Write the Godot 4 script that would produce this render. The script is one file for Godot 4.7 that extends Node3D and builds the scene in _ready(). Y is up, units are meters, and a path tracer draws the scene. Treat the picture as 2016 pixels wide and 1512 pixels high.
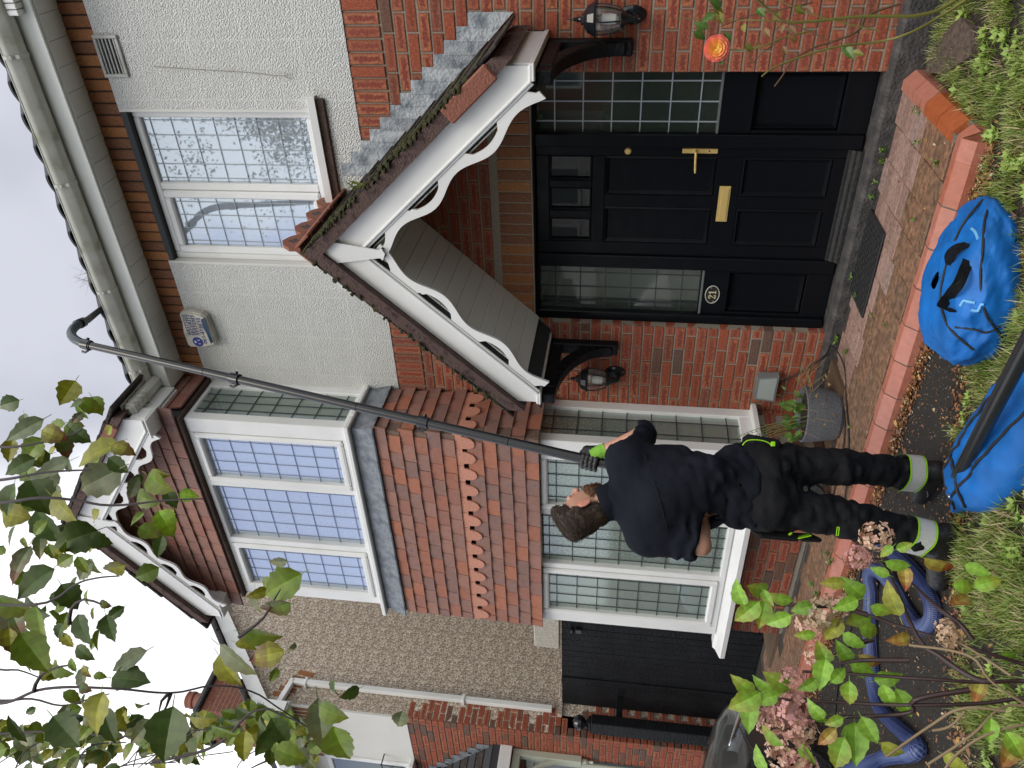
extends Node3D
# An upright terrace front seen by a camera that was turned on its side (world up is the picture's left).

var R := RandomNumberGenerator.new()
var TX := {}
var MT := {}
var used := {}
const CAM_O := Vector3(1.21564, 1.36447, 4.78581)
const CAM_F := Vector3(-0.58647, 0.13402, -0.79881)
const CAM_R := Vector3(0.80910, 0.05108, -0.58545)
const CAM_U := Vector3(0.03765, 0.98966, 0.13839)

# ------------------------------------------------------------------ mesh builder
class MB extends RefCounted:
	var v := PackedVector3Array()
	var n := PackedVector3Array()
	var uv := PackedVector2Array()
	var c := PackedColorArray()
	var col := Color(1, 1, 1)
	func tri(a: Vector3, b: Vector3, d: Vector3, na: Vector3, nb: Vector3, nd: Vector3, ua := Vector2.ZERO, ub := Vector2.ZERO, ud := Vector2.ZERO) -> void:
		v.append(a); v.append(d); v.append(b)
		n.append(na); n.append(nd); n.append(nb)
		uv.append(ua); uv.append(ud); uv.append(ub)
		c.append(col); c.append(col); c.append(col)
	func ft(a: Vector3, b: Vector3, d: Vector3) -> void:
		var q := (b - a).cross(d - a)
		if q.length_squared() < 1e-16: return
		q = q.normalized()
		tri(a, b, d, q, q, q)
	func quad(a: Vector3, b: Vector3, d: Vector3, e: Vector3) -> void:
		var q := (d - a).cross(e - b)
		if q.length_squared() < 1e-16: return
		q = q.normalized()
		tri(a, b, d, q, q, q, Vector2(0, 1), Vector2(1, 1), Vector2(1, 0))
		tri(a, d, e, q, q, q, Vector2(0, 1), Vector2(1, 0), Vector2(0, 0))
	# box with chamfered edges
	func box(ce: Vector3, s: Vector3, bev := 0.0, bs := Basis.IDENTITY) -> void:
		var h := s * 0.5
		if bev <= 0.0:
			for ax in 3:
				for sg in [-1.0, 1.0]:
					var nn := Vector3.ZERO; nn[ax] = sg
					var a1 := Vector3.ZERO; a1[(ax + 1) % 3] = 1.0
					var a2 := Vector3.ZERO; a2[(ax + 2) % 3] = sg
					var o := nn * h
					quad(ce + bs * (o - a1 * h - a2 * h), ce + bs * (o + a1 * h - a2 * h), ce + bs * (o + a1 * h + a2 * h), ce + bs * (o - a1 * h + a2 * h))
			return
		var b := minf(bev, minf(h.x, minf(h.y, h.z)) * 0.9)
		var i := h - Vector3(b, b, b)
		for ax in 3:
			for sg in [-1.0, 1.0]:
				var nn := Vector3.ZERO; nn[ax] = sg
				var a1 := Vector3.ZERO; a1[(ax + 1) % 3] = 1.0
				var a2 := Vector3.ZERO; a2[(ax + 2) % 3] = sg
				var o := nn * h
				quad(ce + bs * (o - a1 * i - a2 * i), ce + bs * (o + a1 * i - a2 * i), ce + bs * (o + a1 * i + a2 * i), ce + bs * (o - a1 * i + a2 * i))
		for ax in 3:
			var u := (ax + 1) % 3; var w := (ax + 2) % 3
			for su in [-1.0, 1.0]:
				for sw in [-1.0, 1.0]:
					var p := Vector3.ZERO; p[u] = su * h[u]; p[w] = sw * i[w]
					var q := Vector3.ZERO; q[u] = su * i[u]; q[w] = sw * h[w]
					var e := Vector3.ZERO; e[ax] = i[ax]
					if su * sw > 0: quad(ce + bs * (p - e), ce + bs * (p + e) , ce + bs * (q + e), ce + bs * (q - e)) if false else quad(ce + bs * (p + e), ce + bs * (p - e), ce + bs * (q - e), ce + bs * (q + e))
					else: quad(ce + bs * (p - e), ce + bs * (p + e), ce + bs * (q + e), ce + bs * (q - e))
		for sx in [-1.0, 1.0]:
			for sy in [-1.0, 1.0]:
				for sz in [-1.0, 1.0]:
					var p1 := Vector3(sx * h.x, sy * i.y, sz * i.z); var p2 := Vector3(sx * i.x, sy * h.y, sz * i.z); var p3 := Vector3(sx * i.x, sy * i.y, sz * h.z)
					if sx * sy * sz > 0: ft(ce + bs * p1, ce + bs * p2, ce + bs * p3)
					else: ft(ce + bs * p1, ce + bs * p3, ce + bs * p2)
	func bx(x0: float, x1: float, y0: float, y1: float, z0: float, z1: float, bev := 0.0) -> void:
		box(Vector3(x0 + x1, y0 + y1, z0 + z1) * 0.5, Vector3(absf(x1 - x0), absf(y1 - y0), absf(z1 - z0)), bev)
	func tube(p: Array, r, sides := 8, caps := true) -> void:
		var m := p.size()
		if m < 2: return
		var t0: Vector3 = (p[1] - p[0]).normalized()
		var up := Vector3.UP if absf(t0.y) < 0.9 else Vector3.RIGHT
		var x := t0.cross(up).normalized()
		var ring0 := PackedVector3Array(); var nr0 := PackedVector3Array()
		for k in m:
			var t: Vector3
			if k == 0: t = t0
			elif k == m - 1: t = (p[k] - p[k - 1]).normalized()
			else: t = ((p[k + 1] - p[k]).normalized() + (p[k] - p[k - 1]).normalized()).normalized()
			x = (x - t * x.dot(t)).normalized()
			var y := t.cross(x)
			var rr: float = r[k] if r is Array or r is PackedFloat32Array else r
			var ring := PackedVector3Array(); var nr := PackedVector3Array()
			for j in sides + 1:
				var a := TAU * j / sides
				var d := x * cos(a) + y * sin(a)
				ring.append(p[k] + d * rr); nr.append(d)
			if k > 0:
				for j in sides:
					var u0 := Vector2(float(j) / sides, float(k - 1)); var u1 := Vector2(float(j + 1) / sides, float(k - 1))
					tri(ring0[j], ring0[j + 1], ring[j + 1], nr0[j], nr0[j + 1], nr[j + 1], u0, u1, u1 + Vector2(0, 1))
					tri(ring0[j], ring[j + 1], ring[j], nr0[j], nr[j + 1], nr[j], u0, u1 + Vector2(0, 1), u0 + Vector2(0, 1))
			ring0 = ring; nr0 = nr
			if caps and (k == 0 or k == m - 1):
				var s := -1.0 if k == 0 else 1.0
				for j in sides:
					if s > 0: tri(p[k], ring[j], ring[j + 1], t, t, t)
					else: tri(p[k], ring[j + 1], ring[j], -t, -t, -t)
	# profile of (radius, height) turned round the y axis of xf
	func lathe(prof: Array, segs := 16, xf := Transform3D.IDENTITY, flat := false) -> void:
		for k in prof.size() - 1:
			var a: Vector2 = prof[k]; var b: Vector2 = prof[k + 1]
			var sl := Vector2(b.y - a.y, a.x - b.x)
			if sl.length() < 1e-7: continue
			sl = sl.normalized()
			for j in segs:
				var t0 := TAU * j / segs; var t1 := TAU * (j + 1) / segs
				var tm := (t0 + t1) * 0.5
				var d0 := Vector3(cos(t0), 0, sin(t0)); var d1 := Vector3(cos(t1), 0, sin(t1)); var dm := Vector3(cos(tm), 0, sin(tm))
				var n0 := (xf.basis * ((dm if flat else d0) * sl.x + Vector3.UP * sl.y)).normalized(); var n1 := (xf.basis * ((dm if flat else d1) * sl.x + Vector3.UP * sl.y)).normalized()
				var A := xf * (d0 * a.x + Vector3.UP * a.y); var B := xf * (d1 * a.x + Vector3.UP * a.y)
				var C := xf * (d1 * b.x + Vector3.UP * b.y); var D := xf * (d0 * b.x + Vector3.UP * b.y)
				tri(A, D, C, n0, n0, n1, Vector2(float(j) / segs, a.y), Vector2(float(j) / segs, b.y), Vector2(float(j + 1) / segs, b.y))
				tri(A, C, B, n0, n1, n1, Vector2(float(j) / segs, a.y), Vector2(float(j + 1) / segs, b.y), Vector2(float(j + 1) / segs, a.y))
	# polygon in the xy plane of xf, pushed out from z0 to z1
	func prism(poly: PackedVector2Array, z0: float, z1: float, xf := Transform3D.IDENTITY) -> void:
		var pp := poly
		if Geometry2D.is_polygon_clockwise(pp):
			pp = poly.duplicate(); pp.reverse()
		var area := 0.0
		for k in pp.size(): area += pp[k].cross(pp[(k + 1) % pp.size()])
		if area < 0: pp.reverse()
		var ix := Geometry2D.triangulate_polygon(pp)
		for k in range(0, ix.size(), 3):
			var a := pp[ix[k]]; var b := pp[ix[k + 1]]; var d := pp[ix[k + 2]]
			if (b - a).cross(d - a) < 0: var tmp := b; b = d; d = tmp
			ft(xf * Vector3(a.x, a.y, z1), xf * Vector3(b.x, b.y, z1), xf * Vector3(d.x, d.y, z1))
			ft(xf * Vector3(a.x, a.y, z0), xf * Vector3(d.x, d.y, z0), xf * Vector3(b.x, b.y, z0))
		for k in pp.size():
			var a := pp[k]; var b := pp[(k + 1) % pp.size()]
			quad(xf * Vector3(a.x, a.y, z0), xf * Vector3(b.x, b.y, z0), xf * Vector3(b.x, b.y, z1), xf * Vector3(a.x, a.y, z1))
	# smooth grid of points rows x cols
	func grid(P: Array, nu: int, nv: int, closed_u := false, flip := false) -> void:
		var N := []
		N.resize(nu * nv)
		for j in nv:
			for i in nu:
				var i0 := i - 1; var i1 := i + 1
				if closed_u: i0 = (i - 1 + nu) % nu; i1 = (i + 1) % nu
				else: i0 = maxi(i0, 0); i1 = mini(i1, nu - 1)
				var du: Vector3 = P[j * nu + i1] - P[j * nu + i0]
				var dv: Vector3 = P[mini(j + 1, nv - 1) * nu + i] - P[maxi(j - 1, 0) * nu + i]
				var q := du.cross(dv).normalized()
				N[j * nu + i] = -q if flip else q
		for j in nv - 1:
			for i in (nu if closed_u else nu - 1):
				var k := (i + 1) % nu
				var a := j * nu + i; var b := j * nu + k; var d := (j + 1) * nu + k; var e := (j + 1) * nu + i
				var ua := Vector2(float(i) / (nu - 1), float(j) / (nv - 1)); var ub := Vector2(float(i + 1) / (nu - 1), ua.y)
				var ud := Vector2(ub.x, float(j + 1) / (nv - 1)); var ue := Vector2(ua.x, ud.y)
				if flip:
					tri(P[a], P[d], P[b], N[a], N[d], N[b], ua, ud, ub); tri(P[a], P[e], P[d], N[a], N[e], N[d], ua, ue, ud)
				else:
					tri(P[a], P[b], P[d], N[a], N[b], N[d], ua, ub, ud); tri(P[a], P[d], P[e], N[a], N[d], N[e], ua, ud, ue)
	func mesh() -> ArrayMesh:
		var m := ArrayMesh.new()
		var ar := []; ar.resize(Mesh.ARRAY_MAX)
		ar[Mesh.ARRAY_VERTEX] = v; ar[Mesh.ARRAY_NORMAL] = n; ar[Mesh.ARRAY_TEX_UV] = uv; ar[Mesh.ARRAY_COLOR] = c
		m.add_surface_from_arrays(Mesh.PRIMITIVE_TRIANGLES, ar)
		return m

# ------------------------------------------------------------------ nodes
func numbered(s: String) -> String:
	var k: int = used.get(s, 0)
	used[s] = k + 1
	return s if k == 0 else "%s_%03d" % [s, k]

func tag(o: Node, label: String, cat := "", group := "", kind := "") -> Node:
	if label: o.set_meta("label", label)
	if cat: o.set_meta("category", cat)
	if group: o.set_meta("group", group)
	if kind: o.set_meta("kind", kind)
	return o

func thing(called: String, label: String, cat: String, at := Vector3.ZERO, group := "") -> Node3D:
	var o := Node3D.new()
	o.name = numbered(called)
	add_child(o, true)
	o.position = at
	tag(o, label, cat, group)
	return o

var pn := {}
func put(called: String, mesh: Mesh, mat: Material, parent: Node, xf := Transform3D.IDENTITY) -> MeshInstance3D:
	var o := MeshInstance3D.new()
	if parent == self: o.name = numbered(called)
	else:
		var key := str(parent.get_instance_id()) + called
		var k: int = pn.get(key, 0)
		pn[key] = k + 1
		o.name = called if k == 0 else "%s_%03d" % [called, k]
	o.mesh = mesh
	if mat: o.material_override = mat
	o.transform = xf
	parent.add_child(o, true)
	return o

func part(called: String, b: MB, mat: Material, parent: Node) -> MeshInstance3D:
	return put(called, b.mesh(), mat, parent)

func holder(called: String, parent: Node) -> Node3D:
	var o := Node3D.new()
	var key := str(parent.get_instance_id()) + called
	var k: int = pn.get(key, 0)
	pn[key] = k + 1
	o.name = called if k == 0 else "%s_%03d" % [called, k]
	parent.add_child(o, true)
	return o

func at(ix: float, iy: float, depth: float) -> Vector3:
	return CAM_O + (CAM_F + CAM_R * ((756.0 - iy) / 1530.92) + CAM_U * ((1008.0 - ix) / 1530.92)) * depth
func on_y(ix: float, iy: float, yy: float) -> Vector3:
	var d := CAM_F + CAM_R * ((756.0 - iy) / 1530.92) + CAM_U * ((1008.0 - ix) / 1530.92)
	return CAM_O + d * ((yy - CAM_O.y) / d.y)

# ------------------------------------------------------------------ materials
func lin(r: float, g: float, b: float) -> Color:
	return Color(r, g, b).linear_to_srgb()

func noise(key: String, freq: float, lo: float, hi: float, sd := 1, type := FastNoiseLite.TYPE_SIMPLEX_SMOOTH, oct := 4, size := 256, bump := 0.0) -> ImageTexture:
	if TX.has(key): return TX[key]
	var f := FastNoiseLite.new()
	f.noise_type = type; f.seed = sd; f.frequency = freq; f.fractal_octaves = oct
	if type == FastNoiseLite.TYPE_CELLULAR: f.fractal_type = FastNoiseLite.FRACTAL_NONE
	var im := f.get_seamless_image(size, size)
	if bump > 0.0:
		im.convert(Image.FORMAT_RGBA8)
		im.bump_map_to_normal_map(bump)
	else:
		var d := im.get_data()
		var outp := PackedByteArray(); outp.resize(size * size * 3)
		for k in size * size:
			var g := int(clampf(lerpf(lo, hi, d[k] / 255.0), 0, 1) * 255)
			outp[k * 3] = g; outp[k * 3 + 1] = g; outp[k * 3 + 2] = g
		im = Image.create_from_data(size, size, false, Image.FORMAT_RGB8, outp)
	TX[key] = ImageTexture.create_from_image(im)
	return TX[key]

# noise through a list of colours (sRGB)
func ramped(key: String, freq: float, cols: Array, sd := 1, type := FastNoiseLite.TYPE_SIMPLEX_SMOOTH, oct := 4, size := 256, cell := 0) -> ImageTexture:
	if TX.has(key): return TX[key]
	var f := FastNoiseLite.new()
	f.noise_type = type; f.seed = sd; f.frequency = freq; f.fractal_octaves = oct
	if type == FastNoiseLite.TYPE_CELLULAR:
		f.fractal_type = FastNoiseLite.FRACTAL_NONE
		f.cellular_return_type = cell
	var im := f.get_seamless_image(size, size)
	var d := im.get_data()
	var lut := []
	for k in 256:
		var t := k / 255.0 * (cols.size() - 1)
		var i := mini(int(t), cols.size() - 2)
		lut.append((cols[i] as Color).lerp(cols[i + 1], t - i))
	var outp := PackedByteArray(); outp.resize(size * size * 3)
	for k in size * size:
		var q: Color = lut[d[k]]
		outp[k * 3] = int(q.r * 255); outp[k * 3 + 1] = int(q.g * 255); outp[k * 3 + 2] = int(q.b * 255)
	TX[key] = ImageTexture.create_from_image(Image.create_from_data(size, size, false, Image.FORMAT_RGB8, outp))
	return TX[key]

func mat(key: String, col: Color, rough := 0.7, tex: Texture2D = null, scale := 1.0, nrm: Texture2D = null, nstr := 1.0, metal := 0.0) -> StandardMaterial3D:
	if MT.has(key): return MT[key]
	var m := StandardMaterial3D.new()
	m.albedo_color = col
	m.roughness = rough
	m.metallic = metal
	if tex or nrm:
		m.uv1_triplanar = true
		m.uv1_world_triplanar = true
		m.uv1_scale = Vector3(scale, scale, scale)
		if tex: m.albedo_texture = tex
		if nrm:
			m.normal_enabled = true; m.normal_texture = nrm; m.normal_scale = nstr
	MT[key] = m
	return m

func glass(key: String, col: Color, alpha: float, rough := 0.02) -> StandardMaterial3D:
	if MT.has(key): return MT[key]
	var m := StandardMaterial3D.new()
	m.albedo_color = Color(col.r, col.g, col.b, alpha)
	m.transparency = BaseMaterial3D.TRANSPARENCY_ALPHA
	m.roughness = rough
	m.metallic_specular = 0.6
	MT[key] = m
	return m

func leafmat(key: String, back := 0.5) -> StandardMaterial3D:
	if MT.has(key): return MT[key]
	var m := StandardMaterial3D.new()
	m.vertex_color_use_as_albedo = true
	m.roughness = 0.45
	m.cull_mode = BaseMaterial3D.CULL_DISABLED
	m.backlight_enabled = true
	m.backlight = Color(back, back, back * 0.7)
	MT[key] = m
	return m

# brick face: red heart in a paler orange frame, sanded and burnt
func brick_tex(sd: int, frame: Color, heart: Color, amount: float) -> ImageTexture:
	var f := FastNoiseLite.new(); f.seed = sd; f.frequency = 0.045; f.fractal_octaves = 3
	var g := FastNoiseLite.new(); g.seed = sd + 77; g.frequency = 0.3; g.fractal_octaves = 2
	var w := 108; var h := 34
	var im := Image.create(w, h, false, Image.FORMAT_RGB8)
	var cells := 2 if sd % 3 == 0 else 1
	for y in h:
		for x in w:
			var u := float(x) / w * cells
			u = u - floorf(u)
			var dx := minf(u, 1.0 - u) * w / cells; var dy := minf(y, h - 1 - y)
			var e := minf(dx * 0.8, float(dy))
			var t := smoothstep(6.0, 10.5, e + f.get_noise_2d(x, y) * 9.0)
			var q := frame.lerp(heart, t * amount)
			var r := smoothstep(3.0, 0.0, absf(e - 7.0 + f.get_noise_2d(x + 300, y) * 6.0))
			q = q.lerp(Color(0.78, 0.46, 0.30), r * 0.3 * amount)
			var edge := smoothstep(4.0, 0.0, float(mini(mini(x, w - 1 - x), dy)))
			q = q.lerp(Color(0.42, 0.30, 0.25), edge * 0.35)
			var k := 1.0 + g.get_noise_2d(x, y) * 0.28 + f.get_noise_2d(x * 2.0, y * 2.0 + 90) * 0.22
			im.set_pixel(x, y, Color(clampf(q.r * k, 0, 1), clampf(q.g * k, 0, 1), clampf(q.b * k, 0, 1)))
	return ImageTexture.create_from_image(im)

var BR := []      # brick materials
var BRW := []     # the same, burnt ones rarer
var BAND := []    # brown ribbed bricks
var TILE := []    # clay tile materials
var CLUB := []
var brick_cache := {}
func brick_mesh(L: float, H := 0.065, D := 0.1025) -> Mesh:
	var key := "%d_%d_%d" % [roundi(L * 200), roundi(H * 200), roundi(D * 100)]
	if brick_cache.has(key): return brick_cache[key]
	var b := MB.new()
	var bv := 0.0035
	var x := L * 0.5; var y := H * 0.5
	var A := Vector3(-x + bv, -y + bv, 0); var B := Vector3(x - bv, -y + bv, 0); var C := Vector3(x - bv, y - bv, 0); var E := Vector3(-x + bv, y - bv, 0)
	var a := Vector3(-x, -y, -bv); var bb := Vector3(x, -y, -bv); var cc := Vector3(x, y, -bv); var e := Vector3(-x, y, -bv)
	b.quad(A, B, C, E)
	var qs := [[a, bb, B, A], [bb, cc, C, B], [cc, e, E, C], [e, a, A, E]]
	for q in qs: b.quad(q[0], q[1], q[2], q[3])
	var k := Vector3(0, 0, -D + bv)
	var sd := [[a + k, bb + k, bb, a], [bb + k, cc + k, cc, bb], [cc + k, e + k, e, cc], [e + k, a + k, a, e]]
	for q in sd: b.quad(q[0], q[1], q[2], q[3])
	brick_cache[key] = b.mesh()
	return brick_cache[key]

func build_materials() -> void:
	R.seed = 5
	var grain := noise("grain", 0.09, 0.80, 1.0, 3)
	var blot := noise("blot", 0.012, 0.72, 1.0, 4)
	var fine_n := noise("fine_n", 0.12, 0, 1, 5, FastNoiseLite.TYPE_SIMPLEX_SMOOTH, 3, 256, 3.0)
	# bricks
	var frames := [Color(0.72, 0.44, 0.32), Color(0.69, 0.41, 0.30), Color(0.75, 0.47, 0.34), Color(0.67, 0.37, 0.27), Color(0.62, 0.40, 0.31), Color(0.50, 0.37, 0.31), Color(0.43, 0.36, 0.33), Color(0.71, 0.38, 0.27)]
	var hearts := [Color(0.60, 0.29, 0.24), Color(0.61, 0.31, 0.25), Color(0.59, 0.28, 0.23), Color(0.61, 0.30, 0.22), Color(0.54, 0.29, 0.24), Color(0.46, 0.32, 0.27), Color(0.50, 0.36, 0.29), Color(0.66, 0.33, 0.23)]
	for k in 8:
		for j in (2 if k < 4 else 1):
			var m := StandardMaterial3D.new()
			m.albedo_texture = brick_tex(10 + k * 3 + j, frames[k], hearts[k], 0.95 if k < 5 else 0.6)
			m.albedo_color = Color(0.85, 0.84, 0.83)
			m.roughness = 0.85
			m.normal_enabled = true
			m.normal_texture = fine_n
			m.normal_scale = 0.5
			BR.append(m)
	for k in BR.size():
		for j in (1 if k in [9, 10] else 4): BRW.append(BR[k])
	# ribbed brown bricks: bark-like lines
	for k in 4:
		var f := FastNoiseLite.new(); f.seed = 40 + k; f.frequency = 0.05
		var im := Image.create(34, 108, false, Image.FORMAT_RGB8)
		for y in 108:
			for x in 34:
				var line := absf(sin((x + f.get_noise_2d(x, y * 0.35) * 16.0) * 0.42))
				var base: Color = [Color(0.60, 0.40, 0.25), Color(0.55, 0.36, 0.24), Color(0.63, 0.43, 0.27), Color(0.50, 0.34, 0.25)][k]
				var q := base.lerp(Color(0.24, 0.15, 0.11), smoothstep(0.22, 0.0, line) * 0.8)
				var s := 1.0 + f.get_noise_2d(x * 3.0, y * 3.0) * 0.25
				im.set_pixel(x, y, Color(clampf(q.r * s, 0, 1), clampf(q.g * s, 0, 1), clampf(q.b * s, 0, 1)))
		var m := StandardMaterial3D.new()
		m.albedo_texture = ImageTexture.create_from_image(im)
		m.roughness = 0.85
		BAND.append(m)
	# clay tiles
	var tcol := [Color(0.54, 0.43, 0.405), Color(0.575, 0.42, 0.38), Color(0.60, 0.42, 0.355), Color(0.51, 0.42, 0.405), Color(0.64, 0.44, 0.36), Color(0.55, 0.44, 0.415), Color(0.59, 0.46, 0.425)]
	for k in 7:
		var m := mat("tile%d" % k, tcol[k], 0.75, ramped("tileT%d" % (k % 3), 0.02, [Color(0.80, 0.79, 0.82), Color(0.97, 0.95, 0.96), Color(1, 0.90, 0.82), Color(0.94, 0.89, 0.85), Color(0.84, 0.83, 0.85)], 20 + k % 3), 1.7 + 0.3 * k, noise("fine_n", 0, 0, 0), 0.5)
		m.uv1_offset = Vector3(0.37 * k, 0.21 * k, 0.11 * k)
		TILE.append(m)
	for k in 2: CLUB.append(mat("club%d" % k, [Color(0.82, 0.57, 0.48), Color(0.79, 0.55, 0.46)][k], 0.75, grain, 2.0))
	mat("mortar", lin(0.36, 0.315, 0.25), 0.95, noise("grain", 0, 0, 0), 3.0, fine_n, 0.8)
	mat("render", lin(0.70, 0.71, 0.69), 0.9, noise("blot", 0, 0, 0), 0.6, noise("render_n", 0.045, 0, 1, 8, FastNoiseLite.TYPE_SIMPLEX_SMOOTH, 3, 512, 9.0), 1.0)
	MT["render"].albedo_texture = noise("render_c", 0.008, 0.975, 1.0, 9)
	MT["render"].uv1_scale = Vector3(2.8, 2.8, 2.8); MT["render"].normal_scale = 1.7
	mat("render_smooth", lin(0.66, 0.66, 0.63), 0.85, noise("render_c", 0, 0, 0), 0.9)
	mat("upvc", lin(0.80, 0.81, 0.80), 0.35, noise("upvc_c", 0.006, 0.93, 1.0, 12), 0.8)
	mat("upvc_dirty", lin(0.60, 0.61, 0.58), 0.5, noise("upvc_d", 0.01, 0.72, 1.0, 13), 1.1)
	mat("gutter", lin(0.70, 0.71, 0.68), 0.45, ramped("gutter_c", 0.014, [Color(0.98, 0.98, 0.97), Color(0.92, 0.92, 0.9), Color(0.88, 0.88, 0.84), Color(0.66, 0.67, 0.58)], 15), 1.3)
	mat("soffit", lin(0.74, 0.76, 0.73), 0.5, noise("upvc_c", 0, 0, 0), 0.7)
	mat("black_paint", lin(0.005, 0.0062, 0.0085), 0.3, null, 1.0, noise("wood_n", 0.02, 0, 1, 6, FastNoiseLite.TYPE_SIMPLEX_SMOOTH, 3, 256, 2.0), 0.25)
	mat("black_wood", lin(0.011, 0.012, 0.014), 0.5, noise("blot", 0, 0, 0), 0.9, fine_n, 0.4)
	mat("black_metal", lin(0.012, 0.014, 0.018), 0.22)
	mat("brass", lin(0.85, 0.62, 0.23), 0.32, null, 1.0, null, 1.0, 0.4)
	mat("lead", lin(0.24, 0.26, 0.285), 0.5, ramped("lead_c", 0.02, [Color(0.55, 0.57, 0.6), Color(0.8, 0.82, 0.84), Color(1, 1, 1), Color(0.68, 0.7, 0.73)], 17), 1.5, fine_n, 0.5)
	mat("lead_pale", lin(0.46, 0.49, 0.52), 0.5, TX.lead_c, 1.2, fine_n, 0.5)
	mat("lead_mid", lin(0.36, 0.385, 0.415), 0.5, TX.lead_c, 1.8, fine_n, 0.5)
	mat("lead_dark", lin(0.13, 0.14, 0.15), 0.5, ramped("lead_c", 0, []), 0.9, fine_n, 0.5)
	mat("came", lin(0.035, 0.04, 0.045), 0.5)
	mat("came_pale", lin(0.36, 0.40, 0.43), 0.4)
	mat("cement", lin(0.105, 0.075, 0.07), 0.95, ramped("cem_c", 0.02, [Color(0.55, 0.5, 0.5), Color(0.9, 0.85, 0.85), Color(1, 0.95, 0.9), Color(0.75, 0.72, 0.74)], 18), 2.2, fine_n, 1.0)
	mat("clay_red", lin(0.30, 0.105, 0.065), 0.7, noise("grain", 0, 0, 0), 2.0, fine_n, 0.5)
	mat("plinth", lin(0.085, 0.08, 0.078), 0.7, noise("plinth_c", 0.03, 0.6, 1.0, 21), 1.2, fine_n, 0.6)
	mat("pebble", Color(1, 1, 1), 0.9, ramped("pebble_c", 0.052, [Color(0.90, 0.87, 0.82), Color(0.83, 0.78, 0.71), Color(0.74, 0.69, 0.62), Color(0.66, 0.57, 0.50), Color(0.50, 0.43, 0.38), Color(0.78, 0.75, 0.71)], 22, FastNoiseLite.TYPE_CELLULAR, 1, 512, FastNoiseLite.RETURN_CELL_VALUE), 2.9, noise("pebble_n", 0.055, 0, 1, 22, FastNoiseLite.TYPE_CELLULAR, 1, 512, 6.0), 1.0)
	mat("asphalt", lin(0.052, 0.048, 0.043), 0.85, ramped("asph_c", 0.16, [Color(0.35, 0.33, 0.31), Color(0.7, 0.68, 0.66), Color(0.8, 0.78, 0.75), Color(1, 0.98, 0.95)], 24, FastNoiseLite.TYPE_SIMPLEX_SMOOTH, 3, 512), 2.2, noise("asph_n", 0.16, 0, 1, 24, FastNoiseLite.TYPE_SIMPLEX_SMOOTH, 2, 512, 7.0), 1.0)
	mat("soil", lin(0.065, 0.047, 0.034), 0.95, noise("soil_c", 0.06, 0.45, 1.0, 26), 1.6, noise("asph_n", 0, 0, 0), 1.0)
	for k in 4:
		var pc: Color = [Color(0.68, 0.55, 0.50), Color(0.63, 0.51, 0.46), Color(0.71, 0.58, 0.53), Color(0.66, 0.56, 0.52)][k]
		mat("paver_dry%d" % k, pc, 0.85, noise("pav_c", 0.05, 0.72, 1.0, 28), 1.9, fine_n, 0.8)
		var pw: Color = [Color(0.62, 0.48, 0.37), Color(0.58, 0.45, 0.35), Color(0.65, 0.49, 0.38), Color(0.60, 0.47, 0.37)][k]
		mat("paver_wet%d" % k, pw, 0.7, noise("pav_w", 0.035, 0.55, 1.0, 29), 1.9, fine_n, 0.9)
	mat("kerb_orange", lin(0.46, 0.125, 0.045), 0.4, noise("kerb_c", 0.03, 0.86, 1.0, 31), 2.0, fine_n, 0.25)
	for k in 3: mat("kerb%d" % k, [lin(0.50, 0.185, 0.125), lin(0.47, 0.16, 0.10), lin(0.53, 0.21, 0.15)][k], 0.38, noise("kerb_c", 0.03, 0.86, 1.0, 31), 2.0, fine_n, 0.25)
	mat("kerb_old", lin(0.30, 0.10, 0.055), 0.6, noise("kerb_o", 0.06, 0.25, 1.0, 32), 2.4, fine_n, 1.0)
	mat("moss", lin(0.085, 0.085, 0.026), 0.95, noise("soil_c", 0, 0, 0), 4.0, noise("asph_n", 0, 0, 0), 1.0)
	mat("roof_tile", lin(0.085, 0.065, 0.055), 0.9, noise("kerb_o", 0, 0, 0), 1.5, fine_n, 1.0)
	mat("roof_grey", lin(0.05, 0.055, 0.065), 0.8, noise("grain", 0, 0, 0), 1.5)
	mat("room", lin(0.55, 0.57, 0.52), 0.9)
	mat("room_floor", lin(0.12, 0.08, 0.05), 0.6)
	mat("curtain", lin(0.62, 0.68, 0.78), 0.9)
	mat("wood_strip", lin(0.085, 0.05, 0.035), 0.8, noise("blot", 0, 0, 0), 1.5, fine_n, 0.6)
	mat("dark_strip", lin(0.03, 0.036, 0.04), 0.6)
	mat("rubber", lin(0.016, 0.017, 0.018), 0.7, null, 1.0, fine_n, 0.6)
	mat("cable", lin(0.012, 0.012, 0.013), 0.45)
	glass("glass", Color(0.5, 0.56, 0.52), 0.02)
	MT["glass"].metallic = 0.07
	glass("glass_bay", Color(0.72, 0.80, 0.76), 0.06)
	MT["glass_bay"].metallic = 0.26
	glass("glass_sky", Color(0.84, 0.89, 0.94), 0.05)
	MT["glass_sky"].metallic = 0.5
	for q in ["black_paint", "black_wood"]: MT[q].metallic_specular = 0.3
	glass("glass_dark", Color(0.03, 0.05, 0.045), 0.5)

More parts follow.
